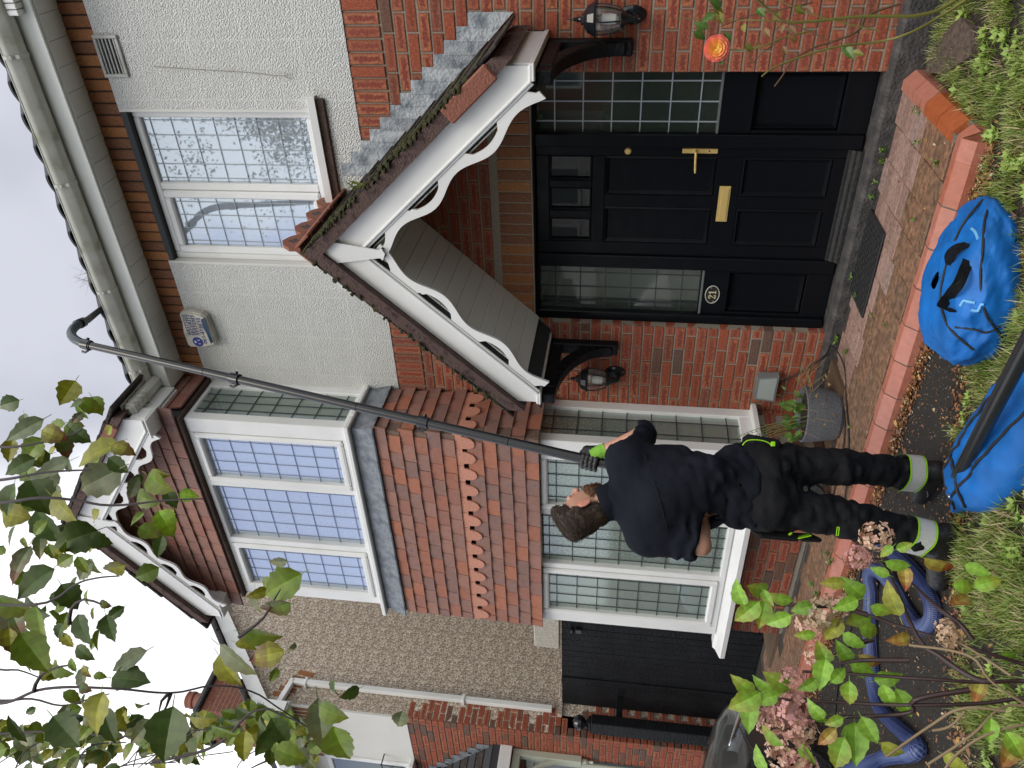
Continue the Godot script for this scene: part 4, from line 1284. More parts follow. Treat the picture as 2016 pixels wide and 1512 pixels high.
# ------------------------------------------------------------------ fittings on the wall
func lantern(label: String, x: float) -> void:
	# cast lantern: wall plate at the foot, curled arm, tapering glazed cage with a domed cap
	var o := thing("wall_lantern", label, "lantern", Vector3(x, 1.385, 0.0), "black wall lanterns either side of the porch")
	var zc := 0.115
	var pl := MB.new()
	pl.lathe([Vector2(0.052, 0.0), Vector2(0.050, 0.012), Vector2(0.036, 0.022), Vector2(0.0, 0.026)], 18, Transform3D(Basis(Vector3(1, 0, 0), Vector3(0, 0, 1), Vector3(0, -1.5, 0)), Vector3(0, 0.0, 0)))
	part("wall_plate", pl, MT.black_metal, o)
	var arm := MB.new()
	arm.tube([Vector3(0, -0.01, 0.015), Vector3(0, -0.028, 0.05), Vector3(0, -0.024, 0.09), Vector3(0, 0.0, zc), Vector3(0, 0.045, zc)], [0.017, 0.015, 0.014, 0.015, 0.022], 10)
	arm.lathe([Vector2(0.0, -0.048), Vector2(0.006, -0.04), Vector2(0.004, -0.03), Vector2(0.012, -0.02), Vector2(0.016, 0.0), Vector2(0.03, 0.03), Vector2(0.05, 0.055), Vector2(0.055, 0.062)], 14, Transform3D(Basis.IDENTITY, Vector3(0, 0.0, zc)))
	part("arm", arm, MT.black_metal, o)
	var cage := MB.new()
	var r0 := 0.055; var r1 := 0.082
	var y0 := 0.062; var y1 := 0.200
	for k in 6:
		var a := TAU * (k + 0.5) / 6
		var pp := []
		for j in 6:
			var t := float(j) / 5
			var rr := lerpf(r0, r1, t) + 0.010 * sin(t * PI)
			pp.append(Vector3(cos(a) * rr, lerpf(y0, y1, t), zc + sin(a) * rr))
		cage.tube(pp, 0.0042, 6)
	cage.lathe([Vector2(0.05, 0.056), Vector2(0.058, 0.058), Vector2(0.058, 0.066), Vector2(0.05, 0.068)], 6, Transform3D(Basis(Vector3.UP, PI / 6), Vector3(0, 0, zc)), true)
	part("cage", cage, MT.black_metal, o)
	var gp := MB.new()
	var prof := []
	for j in 6:
		var t := float(j) / 5
		prof.append(Vector2((lerpf(r0, r1, t) + 0.010 * sin(t * PI)) * 0.93, lerpf(y0, y1, t)))
	gp.lathe(prof, 12, Transform3D(Basis.IDENTITY, Vector3(0, 0, zc)), true)
	part("glass", gp, glass("lantern_glass", Color(0.6, 0.62, 0.6), 0.16), o)
	var cap := MB.new()
	cap.lathe([Vector2(0.0, 0.196), Vector2(0.098, 0.196), Vector2(0.100, 0.206), Vector2(0.090, 0.210), Vector2(0.070, 0.245), Vector2(0.040, 0.265), Vector2(0.030, 0.268), Vector2(0.030, 0.278), Vector2(0.016, 0.284), Vector2(0.012, 0.295), Vector2(0.016, 0.303), Vector2(0.008, 0.310), Vector2(0.011, 0.318), Vector2(0.004, 0.326), Vector2(0.002, 0.36), Vector2(0, 0.362)], 12, Transform3D(Basis.IDENTITY, Vector3(0, 0, zc)), true)
	part("cap", cap, MT.black_metal, o)
	var bulb := MB.new()
	bulb.lathe([Vector2(0.012, 0.075), Vector2(0.026, 0.09), Vector2(0.03, 0.12), Vector2(0.027, 0.165), Vector2(0.012, 0.178), Vector2(0, 0.18)], 14, Transform3D(Basis.IDENTITY, Vector3(0, 0, zc)))
	part("bulb", bulb, mat("bulb_white", lin(0.78, 0.78, 0.74), 0.35), o)

func text(parent: Node, s: String, size: float, p: Vector3, m: Material, bs := Basis.IDENTITY, wide := 1.0, font := "Droid Sans", called := "lettering") -> void:
	var t := TextMesh.new()
	var sf := SystemFont.new(); sf.font_names = PackedStringArray([font]); sf.font_weight = 700
	t.font = sf; t.text = s; t.font_size = 48; t.pixel_size = size / 48.0; t.depth = 0.0015
	put(called, t, m, parent, Transform3D(bs * Basis.IDENTITY.scaled(Vector3(wide, 1, 1)), p))

func build_fittings() -> void:
	lantern("black wall lantern with a domed cap right of the door under the right bracket", 0.31)
	lantern("black wall lantern hanging between the left porch bracket and the bay window", -2.135)
	# alarm box
	var a := thing("alarm_box", "white shield shaped alarm box with blue print under the eaves", "alarm box", Vector3(-1.885, 4.61, 0.006))
	var poly := PackedVector2Array([Vector2(-0.165, 0.10), Vector2(-0.15, 0.115), Vector2(-0.04, 0.122), Vector2(0.05, 0.105), Vector2(0.13, 0.103), Vector2(0.155, 0.085), Vector2(0.160, 0.02), Vector2(0.145, -0.075), Vector2(0.12, -0.105), Vector2(-0.10, -0.125), Vector2(-0.135, -0.11), Vector2(-0.16, -0.02)])
	var b := MB.new()
	b.prism(poly, 0.0, 0.055)
	var inner := PackedVector2Array()
	for q in poly: inner.append(q * 0.93)
	b.prism(inner, 0.054, 0.066)
	part("cover", b, mat("alarm_white", lin(0.68, 0.66, 0.58), 0.4, noise("upvc_d", 0, 0, 0), 2.0), a)
	var bl := MB.new()
	bl.prism(PackedVector2Array([Vector2(-0.10, -0.112), Vector2(-0.12, -0.085), Vector2(-0.03, -0.078), Vector2(0.03, -0.062), Vector2(0.10, -0.066), Vector2(0.115, -0.098)]), 0.062, 0.0675)
	part("lens", bl, mat("alarm_lens", lin(0.01, 0.04, 0.09), 0.2), a)
	var ro := MB.new()
	ro.lathe([Vector2(0.044, 0.0), Vector2(0.042, 0.002), Vector2(0, 0.002)], 26, Transform3D(Basis(Vector3.RIGHT, PI / 2), Vector3(-0.108, 0.018, 0.0662)))
	part("roundel", ro, mat("alarm_blue", lin(0.02, 0.03, 0.22), 0.4), a)
	var ink := mat("ink_blue", lin(0.02, 0.03, 0.14), 0.5)
	var wht := mat("ink_white", lin(0.75, 0.75, 0.72), 0.5)
	text(a, "W", 0.024, Vector3(-0.108, 0.037, 0.0688), wht); text(a, "S", 0.024, Vector3(-0.124, 0.006, 0.0688), wht); text(a, "S", 0.024, Vector3(-0.092, 0.006, 0.0688), wht)
	text(a, "WESTSIDE", 0.040, Vector3(0.045, 0.068, 0.0668), ink, Basis.IDENTITY, 1.0)
	text(a, "SECURITY", 0.040, Vector3(0.045, 0.034, 0.0668), ink, Basis.IDENTITY, 1.05)
	text(a, "SYSTEMS", 0.040, Vector3(0.045, 0.0, 0.0668), ink, Basis.IDENTITY, 1.1)
	text(a, "061-419610", 0.040, Vector3(-0.005, -0.045, 0.0668), ink, Basis.IDENTITY, 1.12)
	var ul := MB.new(); ul.box(Vector3(0.045, -0.023, 0.0668), Vector3(0.17, 0.002, 0.001))
	part("rule_line", ul, ink, a)
	# flood light low on the wall
	var f := thing("flood_light", "small pale grey box light low on the brick wall beside the bay", "light box", Vector3(-2.17, 0.30, 0.0))
	var fb := MB.new()
	fb.prism(PackedVector2Array([Vector2(-0.115, -0.075), Vector2(0.115, -0.075), Vector2(0.095, 0.07), Vector2(-0.10, 0.07)]), 0.02, 0.075)
	fb.box(Vector3(0, 0, 0.011), Vector3(0.2, 0.12, 0.02), 0.004)
	part("housing", fb, mat("flood_grey", lin(0.17, 0.19, 0.19), 0.45), f)
	var fl := MB.new(); fl.prism(PackedVector2Array([Vector2(-0.098, -0.062), Vector2(0.098, -0.062), Vector2(0.08, 0.056), Vector2(-0.085, 0.056)]), 0.0755, 0.079)
	part("front_glass", fl, mat("flood_glass", lin(0.34, 0.38, 0.37), 0.2), f)
	# thin stray wire on the roughcast
	var w := MB.new()
	w.tube([Vector3(0.045, 4.36, 0.012), Vector3(0.03, 4.1, 0.016), Vector3(0.01, 3.75, 0.014), Vector3(-0.01, 3.55, 0.02), Vector3(-0.005, 3.47, 0.025), Vector3(0.01, 3.49, 0.03), Vector3(-0.01, 3.50, 0.03), Vector3(-0.03, 3.46, 0.02)], 0.0022, 6)
	tag(part("stray_wire", w, mat("wire", lin(0.3, 0.26, 0.22), 0.6), self), "thin loose wire hanging down the white roughcast right of the window", "wire")
	# rubber door mat
	var m := thing("door_mat", "black ribbed rubber mat lying in front of the door", "mat", Vector3(-1.075, -0.122, 0.225))
	var mb := MB.new(); mb.box(Vector3(0, 0.006, 0), Vector3(0.57, 0.012, 0.36), 0.004)
	part("base", mb, MT.rubber, m)
	var rb := MB.new()
	for i in 17:
		for j in 11:
			rb.box(Vector3(-0.256 + i * 0.032, 0.0145, -0.16 + j * 0.032), Vector3(0.026, 0.007, 0.01), 0.002, Basis(Vector3.UP, 0.6 if (i + j) % 2 == 0 else -0.6))
	part("ribs", rb, MT.rubber, m)

# ------------------------------------------------------------------ ground
const GY := -0.23
const PY := -0.125

func build_ground() -> void:
	var g := MB.new()
	var gs := 24
	g.quad(Vector3(-60, GY, 60), Vector3(60, GY, 60), Vector3(60, GY, -60), Vector3(-60, GY, -60))
	tag(part("asphalt_path", g, MT.asphalt, self), "dark worn asphalt path between the kerb and the grass", "path", "", "structure")
	# platform of brick pavers
	var p := thing("paved_platform", "brick paved platform along the front of the house", "paving")
	p.set_meta("kind", "structure")
	var bed := MB.new(); bed.bx(-5.4, -0.06, GY - 0.1, PY - 0.010, 0.0, 1.0)
	part("sand_bed", bed, mat("sand_bed", lin(0.045, 0.036, 0.028), 1.0), p)
	var pm := MB.new(); pm.box(Vector3(0, -0.02, 0), Vector3(0.197, 0.04, 0.096), 0.004)
	var pmesh := pm.mesh()
	var ph := MB.new(); ph.box(Vector3(0, -0.02, 0), Vector3(0.097, 0.04, 0.096), 0.004)
	var phm := ph.mesh()
	var col := 0
	var x := -0.165
	while x > -5.3:
		var z := 0.108 + (0.049 if col % 2 else 0.0)
		while z < 0.95:
			var blocked := x > BX0 - 0.1 and x < BX1 + 0.1 and z < BZ + 0.03
			if not blocked:
				var dry := z + 0.10 * sin(x * 2.3) + 0.04 * sin(x * 9.0) < 0.50 and x > -2.3
				put("paver", pmesh, MT[("paver_dry%d" if dry else "paver_wet%d") % (R.randi() % 4)], p, Transform3D(Basis(Vector3.UP, R.randf_range(-0.012, 0.012)) * Basis(Vector3.RIGHT, R.randf_range(-0.012, 0.012)) * Basis(Vector3.BACK, R.randf_range(-0.008, 0.008)), Vector3(x, PY + R.randf_range(-0.003, 0.002), z)))
			z += 0.0985
		x -= 0.2
		col += 1
	# plinth kerb bricks
	var kp := PackedVector2Array([Vector2(0.0, -0.16), Vector2(0.11, -0.16), Vector2(0.11, -0.052), Vector2(0.104, -0.046), Vector2(0.058, -0.002), Vector2(0.052, 0.0), Vector2(0.004, 0.0), Vector2(0.0, -0.004)])
	var kb := MB.new()
	kb.prism(kp, -0.107, 0.107, Transform3D(Basis(Vector3(0, 0, 1), Vector3(0, 1, 0), Vector3(-1, 0, 0)), Vector3.ZERO))
	var km := kb.mesh()
	var mj := MB.new()
	mj.prism(PackedVector2Array([Vector2(0.002, -0.16), Vector2(0.107, -0.16), Vector2(0.107, -0.054), Vector2(0.053, -0.003), Vector2(0.002, -0.003)]), 0.11, 5.4, Transform3D(Basis(Vector3(0, 0, 1), Vector3(0, 1, 0), Vector3(-1, 0, 0)), Vector3(0, PY + 0.003, 0.985)))
	mj.bx(-0.075, -0.04, GY - 0.1, PY - 0.004, 0.05, 1.0)
	mj.bx(-0.04, 0.022, GY - 0.1, PY - 0.055, 0.05, 1.0)
	part("kerb_mortar", mj, mat("kerb_mortar", lin(0.17, 0.155, 0.13), 0.95, noise("grain", 0, 0, 0), 4.0), p)
	x = -0.24
	while x > -5.3:
		put("kerb_brick", km, MT["kerb%d" % (R.randi() % 3)], p, Transform3D(Basis(Vector3.UP, R.randf_range(-0.008, 0.008)) * Basis(Vector3.RIGHT, R.randf_range(-0.01, 0.01)), Vector3(x, PY + 0.004 + R.randf_range(-0.002, 0.002), 0.985)))
		x -= 0.2225
	var z := 0.15
	var i := 0
	while z < 0.95:
		put("kerb_brick", km, MT.kerb_old if i == 4 else (MT.kerb_orange if i > 1 else MT.kerb2), p, Transform3D(Basis(Vector3.UP, PI / 2 + R.randf_range(-0.008, 0.008)), Vector3(-0.087, PY + 0.004 + R.randf_range(-0.002, 0.002), z)))
		z += 0.2225 if i < 3 else 0.21
		i += 1
	var cn := MB.new()       # corner brick
	cn.prism(kp, 0.0, 0.105, Transform3D(Basis(Vector3(0, 0, 1), Vector3(0, 1, 0), Vector3(-1, 0, 0)), Vector3(-0.026, 0.004 + PY, 0.985)))
	cn.prism(PackedVector2Array([Vector2(-0.028, -0.16), Vector2(0.023, -0.16), Vector2(0.023, -0.052), Vector2(-0.028, 0.0)]), -1.04, -0.985, Transform3D(Basis(Vector3(1, 0, 0), Vector3(0, 1, 0), Vector3(0, 0, 1)), Vector3(0, PY + 0.004, 2.025)))
	cn.ft(Vector3(-0.026, PY + 0.004, 1.038), Vector3(0.023, PY - 0.048, 1.095), Vector3(0.023, PY - 0.048, 1.038))
	part("kerb_corner", cn, MT.kerb0, p)
	# broken stone slab by the wall
	var st := MB.new()
	st.prism(PackedVector2Array([Vector2(-0.05, -0.28), Vector2(0.05, -0.30), Vector2(0.16, -0.10), Vector2(0.10, 0.22), Vector2(-0.03, 0.30), Vector2(-0.08, 0.02)]), 0.0, 0.045, Transform3D(Basis(Vector3(1, 0, 0), Vector3(0, 0, -1), Vector3(0, 1, 0)), Vector3.ZERO))
	var so := part("stone_slab", st, mat("slab", lin(0.16, 0.115, 0.09), 0.9, noise("plinth_c", 0, 0, 0), 2.5, TX.fine_n, 1.0), self)
	so.position = Vector3(0.18, GY + 0.002, 0.42); so.rotation.y = 0.4
	tag(so, "broken brown stone slab lying between the porch kerb and the grass", "stone slab")
	# soil verge and lawn
	var lawn := [Vector2(0.10, 0.10), Vector2(0.05, 0.7), Vector2(-0.02, 1.12), Vector2(-0.35, 1.28), Vector2(-0.77, 1.50), Vector2(-1.3, 1.88), Vector2(-1.81, 2.34), Vector2(-2.15, 2.72), Vector2(-2.6, 3.4), Vector2(-2.9, 5.0), Vector2(-3.0, 9.0), Vector2(8, 9.0), Vector2(8, 0.06)]
	var so2 := PackedVector2Array()
	for q in lawn: so2.append(Vector2(q.x - 0.06, -q.y + (0.10 if q.y < 8.0 and q.y > 0.8 else 0.0)))
	var sl := MB.new()
	sl.prism(so2, 0.0, 0.012, Transform3D(Basis(Vector3(1, 0, 0), Vector3(0, 0, -1), Vector3(0, 1, 0)), Vector3(0, GY, 0)))
	tag(part("soil", sl, MT.soil, self), "bare brown soil under the grass", "soil", "", "structure")
	var lp := PackedVector2Array()
	for q in lawn: lp.append(q)
	# grass blades
	var gm := MB.new()
	for k in 7:
		var a := TAU * k / 7 + R.randf() * 0.6
		var h := R.randf_range(0.018, 0.062); var lean := R.randf_range(0.012, 0.055)
		var d := Vector3(cos(a), 0, sin(a)); var sd := Vector3(-d.z, 0, d.x) * 0.0017
		var r0 := d * R.randf_range(0, 0.012)
		var m0 := r0 + d * lean * 0.4 + Vector3.UP * h * 0.6
		gm.quad(r0 - sd, r0 + sd, m0 + sd * 0.8, m0 - sd * 0.8)
		gm.ft(m0 - sd * 0.8, m0 + sd * 0.8, r0 + d * lean + Vector3.UP * h)
	var mm := MultiMesh.new()
	mm.transform_format = MultiMesh.TRANSFORM_3D; mm.use_colors = true; mm.mesh = gm.mesh()
	var xf := []; var cs := []
	var dens := FastNoiseLite.new(); dens.seed = 4; dens.frequency = 1.7
	for k in 42000:
		var px := R.randf_range(-2.9, 2.6); var pz := R.randf_range(0.15, 4.6)
		if not Geometry2D.is_point_in_polygon(Vector2(px, pz), lp): continue
		var dn := dens.get_noise_2d(px, pz) + 0.25
		if R.randf() > clampf(dn * 2.6, 0.10, 1.0): continue
		var s := R.randf_range(0.7, 1.5) * (0.75 + 0.5 * clampf(dn, 0, 1))
		xf.append(Transform3D(Basis(Vector3.UP, R.randf() * TAU) * Basis(Vector3.RIGHT, R.randf_range(-0.35, 0.35)).scaled(Vector3(s, s, s)), Vector3(px, GY + 0.01, pz)))
		var t := R.randf()
		cs.append(Color(0.15, 0.23, 0.035).lerp(Color(0.30, 0.32, 0.08), t * t) if t < 0.86 else Color(0.46, 0.38, 0.20))
	mm.instance_count = xf.size()
	for k in xf.size(): mm.set_instance_transform(k, xf[k]); mm.set_instance_color(k, cs[k])
	var gi := MultiMeshInstance3D.new(); gi.name = "grass"; gi.multimesh = mm; gi.material_override = leafmat("grass_m", 0.4)
	add_child(gi)
	tag(gi, "rough green grass around the bags and the shrubs", "grass", "", "stuff")
	# broad-leaved weeds in the lawn
	var wm := MB.new()
	for k in 9:
		var a := TAU * k * 0.382
		var d := Vector3(cos(a), 0.25 + 0.1 * k, sin(a)) * (1.0 - 0.05 * k); var sd := Vector3(-d.z, 0, d.x).normalized() * 0.012
		wm.quad(d * 0.008, d * 0.022 + sd, d * 0.042 + Vector3.UP * 0.002, d * 0.022 - sd)
	var wmm := MultiMesh.new()
	wmm.transform_format = MultiMesh.TRANSFORM_3D; wmm.use_colors = true; wmm.mesh = wm.mesh()
	var wx := []
	while wx.size() < 1100:
		var px := R.randf_range(-2.6, 1.6); var pz := R.randf_range(0.2, 4.2)
		if Geometry2D.is_point_in_polygon(Vector2(px, pz), lp) and dens.get_noise_2d(px * 2.0, pz * 2.0 + 9.0) > -0.05:
			var s := R.randf_range(0.4, 1.25)
			wx.append(Transform3D(Basis(Vector3.UP, R.randf() * TAU).scaled(Vector3(s, s, s)), Vector3(px, GY + 0.02, pz)))
	wmm.instance_count = wx.size()
	for k in wx.size(): wmm.set_instance_transform(k, wx[k]); wmm.set_instance_color(k, Color(0.20, 0.33, 0.05).lerp(Color(0.33, 0.45, 0.10), R.randf()))
	var wi := MultiMeshInstance3D.new(); wi.name = "lawn_weeds"; wi.multimesh = wmm; wi.material_override = leafmat("grass_m")
	add_child(wi)
	tag(wi, "low broad leaved weeds growing in the grass", "weeds", "", "stuff")
	# fallen leaves: small crumpled ones
	var lm := MB.new()
	lm.ft(Vector3(-0.5, 0, 0), Vector3(0, 0.10, 0.28), Vector3(0.5, 0.12, 0)); lm.ft(Vector3(-0.5, 0, 0), Vector3(0.5, 0.12, 0), Vector3(0.05, 0.16, -0.3))
	lm.ft(Vector3(0.5, 0.12, 0), Vector3(0.05, 0.16, -0.3), Vector3(0.4, 0.3, -0.2))
	var fm := MultiMesh.new()
	fm.transform_format = MultiMesh.TRANSFORM_3D; fm.use_colors = true; fm.mesh = lm.mesh()
	var fx := []; var fc := []
	for k in 11000:
		var q := R.randf()
		var px: float; var pz: float; var py := GY + 0.004
		var s := R.randf_range(0.006, 0.017) * (1.7 if k % 14 == 0 else 1.0)
		if q < 0.52:         # drift along the kerb
			px = R.randf_range(-4.6, 0.0); pz = 1.10 + absf(R.randfn(0, 0.045)) + 0.004
			py += R.randf_range(0, 0.028) * maxf(0.0, 1.0 - (pz - 1.10) / 0.09)
		elif q < 0.72:       # along the lawn's edge
			var e := R.randi_range(2, 7)
			var l0: Vector2 = lawn[e]; var l1: Vector2 = lawn[e + 1]
			var l := l0.lerp(l1, R.randf())
			px = l.x + R.randfn(0, 0.07); pz = l.y + R.randfn(-0.02, 0.06)
			py += 0.012
		elif q < 0.86:
			px = R.randf_range(-4.4, -0.1); pz = R.randf_range(1.1, 2.6); s *= 0.7
		elif q < 0.95:
			px = R.randf_range(-2.6, 0.6); pz = R.randf_range(1.2, 3.8); py += 0.03
		else:
			px = R.randf_range(-4.2, -0.1); pz = R.randf_range(0.1, 1.0); py = PY + 0.003; s *= 0.6
		fx.append(Transform3D(Basis.from_euler(Vector3(R.randf_range(-0.5, 0.5), R.randf() * TAU, R.randf_range(-0.5, 0.5))).scaled(Vector3(s, s, s) * 1.6), Vector3(px, py, pz)))
		var c := R.randf()
		fc.append(Color(0.15, 0.06, 0.028).lerp(Color(0.32, 0.15, 0.06), R.randf()) if c < 0.84 else (Color(0.50, 0.30, 0.09) if c < 0.93 else Color(0.5, 0.42, 0.28)))
	fm.instance_count = fx.size()
	for k in fx.size(): fm.set_instance_transform(k, fx[k]); fm.set_instance_color(k, fc[k])
	var fi := MultiMeshInstance3D.new(); fi.name = "fallen_leaves"; fi.multimesh = fm; fi.material_override = leafmat("litter", 0.2)
	add_child(fi)
	tag(fi, "brown and yellow fallen leaves drifted along the kerb and the path", "leaf litter", "", "stuff")
	# grit on the path
	var pg := MB.new(); pg.box(Vector3.ZERO, Vector3(1, 0.6, 0.8), 0.2)
	var gmm := MultiMesh.new(); gmm.transform_format = MultiMesh.TRANSFORM_3D; gmm.use_colors = true; gmm.mesh = pg.mesh()
	gmm.instance_count = 6000
	for k in 6000:
		var s := R.randf_range(0.0025, 0.007)
		gmm.set_instance_transform(k, Transform3D(Basis.from_euler(Vector3(R.randf() * 6, R.randf() * 6, R.randf() * 6)).scaled(Vector3(s, s, s)), Vector3(R.randf_range(-4.4, 0.1), GY + 0.001, R.randf_range(1.1, 3.0))))
		var v := R.randf_range(0.05, 0.30)
		gmm.set_instance_color(k, Color(v, v * 0.88, v * 0.72))
	var gri := MultiMeshInstance3D.new(); gri.name = "path_grit"; gri.multimesh = gmm; gri.material_override = leafmat("grit_m", 0.0)
	add_child(gri)
	tag(gri, "loose grit scattered over the asphalt path", "grit", "", "stuff")

# ------------------------------------------------------------------ the neighbour and the passage
func build_neighbour() -> void:
	var NX := -7.2
	var h := thing("neighbour_house", "pebble-dashed red brick house with toothed brick corner beyond the passage", "house")
	var sx := Transform3D(Basis(Vector3(0, 0, 1), Vector3(0, 1, 0), Vector3(-1, 0, 0)), Vector3.ZERO)
	var g := MB.new()
	g.prism(PackedVector2Array([Vector2(-0.02, 1.86), Vector2(-0.02, 5.36), Vector2(-4.0, 8.90), Vector2(-8.0, 5.36), Vector2(-8.0, 1.86)]), -NX, -NX + 0.25, sx)
	part("gable_wall", g, MT.pebble, h)
	var lo := MB.new()
	lo.bx(NX - 0.25, NX - 0.012, -0.3, 1.859, -8.0, -0.02)
	lo.bx(NX - 0.011, NX + 0.02, 1.80, 1.86, -8.0, -0.22, 0.006)
	part("lower_wall", lo, MT.pebble, h)
	var fm := MB.new()
	fm.bx(NX - 3.2, NX - 0.012, -0.3, 3.6, -0.25, -0.01)
	part("mortar", fm, MT.mortar, h)
	var fr := MB.new()
	fr.bx(NX - 3.2, NX - 0.0, 3.602, 5.1, -0.25, 0.006)
	part("rendered_front", fr, MT.render_smooth, h)
	# toothed corner bricks on the side wall, then the front seen at a glancing angle
	var bs := Basis(Vector3.UP, PI / 2)
	for k in range(-2, 48):
		var y := 0.075 * k + 0.0375
		var long := int(floor((k + 60) / 3.0)) % 2 == 0
		var l0 := 0.1025 if k % 2 == 0 else 0.215
		if y < 1.45: long = true; l0 = 0.215
		brick(h, "corner_brick", Vector3(NX + 0.003, y, -l0 / 2), l0, 0.065, BR, bs)
		if long:
			var l1 := 0.215 if k % 2 == 0 else 0.1025
			if y < 1.45: l1 = 0.215 if k % 2 == 0 else 0.1025
			brick(h, "corner_brick", Vector3(NX + 0.003, y, -l0 - 0.01 - l1 / 2), l1, 0.065, BR, bs)
	var rest := []
	for k in range(-2, 48):
		var y := 0.075 * k + 0.0375
		var x := NX - 0.1125 - (0.1125 if k % 2 else 0.0)
		while x > NX - 1.7:
			rest.append([brick_mesh(0.215), BR[R.randi() % BR.size()], Transform3D(Basis.IDENTITY, Vector3(x, y, 0.0))])
			x -= 0.225
	merge_bricks(h, "front_brickwork", rest)
	# roof with bargeboard and boxed eaves
	var rf := holder("roof", h)
	var ro := MB.new()
	ro.prism(PackedVector2Array([Vector2(0.33, 5.24), Vector2(0.33, 5.31), Vector2(-4.0, 9.17), Vector2(-8.3, 5.31), Vector2(-8.3, 5.22), Vector2(-4.0, 9.06)]), -NX - 0.14, -NX + 6.0, sx)
	part("roof_slope", ro, MT.roof_grey, rf)
	for k in 16:
		var t := MB.new(); t.box(Vector3.ZERO, Vector3(0.3, 0.035, 0.33), 0.006)
		put("verge_tile", t.mesh(), MT.roof_tile, rf, Transform3D(Basis(Vector3.RIGHT, 0.70), Vector3(NX + 0.02 + R.randf_range(-0.01, 0.01), 5.36 + 0.257 * k, 0.22 - 0.29 * k)))
	var bb := MB.new()
	bb.prism(PackedVector2Array([Vector2(0.31, 5.02), Vector2(0.31, 5.23), Vector2(-4.0, 9.05), Vector2(-4.0, 8.83), Vector2(0.02, 5.27), Vector2(0.02, 5.02)]), -NX - 0.12, -NX - 0.09, sx)
	bb.bx(NX - 2.5, NX + 0.09, 5.0, 5.03, 0.0, 0.33, 0.005)
	bb.bx(NX - 2.5, NX + 0.09, 5.03, 5.22, 0.305, 0.33, 0.005)
	part("bargeboard", bb, MT.upvc, rf)
	for k in 5:
		put("band_brick", brick_mesh(0.215), BAND[k % 4], h, Transform3D(bs * Basis(Vector3.FORWARD, PI / 2 + 0.12), Vector3(NX + 0.004, 4.98 - 0.05 * k + 0.2, -0.12 - 0.077 * k)))
	for k in 14:
		put("band_brick", brick_mesh(0.215), BAND[k % 4], h, Transform3D(Basis(Vector3.FORWARD, PI / 2), Vector3(NX - 0.05 - 0.077 * k, 4.90, 0.008)))
	# rain pipe
	var dp := MB.new()
	dp.box(Vector3(NX + 0.045, 3.50, -0.285), Vector3(0.065, 3.16, 0.065), 0.006)
	var e0 := Vector3(NX + 0.045, 5.09, -0.285); var e1 := Vector3(NX + 0.045, 5.20, 0.30)
	dp.box((e0 + e1) / 2, Vector3(0.065, 0.065, (e1 - e0).length() + 0.05), 0.006, Basis(Vector3.RIGHT, -atan2(e1.y - e0.y, e1.z - e0.z)))
	part("rain_pipe", dp, MT.upvc, h)
	for yy in [2.95, 4.9]:
		var cl := MB.new(); cl.bx(NX, NX + 0.084, yy, yy + 0.03, -0.34, -0.235, 0.004)
		part("pipe_clip", cl, MT.upvc, h)
	# upper window with its sill and iron flower rail
	var w := holder("window", h)
	var wf := MB.new()
	frame_ring(wf, NX - 2.2, NX - 1.0, 3.66, 4.76, 0.07, 0.0, 0.03, 0.008)
	wf.bx(NX - 1.63, NX - 1.57, 3.73, 4.69, 0.0, 0.03, 0.006)
	wf.bx(NX - 2.3, NX - 0.9, 3.60, 3.655, 0.0, 0.12, 0.008)
	part("frame", wf, MT.upvc, w)
	var wg := MB.new(); wg.bx(NX - 2.12, NX - 1.07, 3.73, 4.69, 0.007, 0.012)
	part("pane", wg, mat("far_glass", lin(0.10, 0.13, 0.14), 0.05), w)
	var ra := MB.new()
	for q in [3.72, 3.98]: ra.tube([Vector3(NX - 2.2, q, 0.14), Vector3(NX - 0.85, q, 0.14)], 0.008, 6)
	for k in 10:
		var xx := NX - 0.87 - 0.14 * k
		ra.tube([Vector3(xx, 3.70, 0.14), Vector3(xx, 4.0, 0.14)], 0.006, 5)
		var cu := []
		for j in 12: cu.append(Vector3(xx - 0.07 + cos(j * 0.62) * (0.05 - j * 0.003), 3.85 + sin(j * 0.62) * (0.05 - j * 0.003), 0.14))
		ra.tube(cu, 0.004, 5)
	for q in [NX - 0.86, NX - 2.19]: ra.tube([Vector3(q, 3.98, 0.0), Vector3(q, 3.98, 0.14)], 0.008, 6)
	part("flower_rail", ra, MT.black_metal, w)
	# porch: stepped lead, slates, white edge board, pale green timber frame
	var po := holder("porch", h)
	var xr := NX - 0.35
	var pr := MB.new()
	pr.prism(PackedVector2Array([Vector2(xr, 2.50), Vector2(xr, 2.58), Vector2(xr - 1.1, 3.68), Vector2(xr - 2.2, 2.58), Vector2(xr - 2.2, 2.50)]), 0.0, 0.75)
	part("roof_slope", pr, MT.roof_grey, po)
	for k in 10:
		var sl := MB.new(); sl.box(Vector3.ZERO, Vector3(0.16, 0.014, 0.8), 0.004)
		put("slate", sl.mesh(), [MT.roof_grey, MT.roof_tile][k % 2], po, Transform3D(Basis(Vector3.BACK, -PI / 4 + 0.08), Vector3(xr - 0.06 - 0.105 * k, 2.64 + 0.105 * k, 0.40)))
		var lf := MB.new(); lf.bx(xr - 0.16 - 0.105 * k, xr - 0.02 - 0.105 * k, 2.64 + 0.105 * k, 2.80 + 0.105 * k, 0.005, 0.010)
		part("lead_flashing", lf, MT.lead, po)
	var pe := MB.new()
	pe.bx(xr - 2.2, xr + 0.02, 2.36, 2.50, 0.66, 0.70, 0.004); pe.bx(xr - 0.02, xr + 0.02, 2.36, 2.50, 0.0, 0.655, 0.004)
	part("edge_board", pe, MT.upvc, po)
	var gm := mat("sage_paint", lin(0.44, 0.47, 0.38), 0.5)
	var tf := MB.new()
	tf.bx(xr - 0.12, xr - 0.03, 1.55, 2.35, 0.0, 0.08, 0.005)
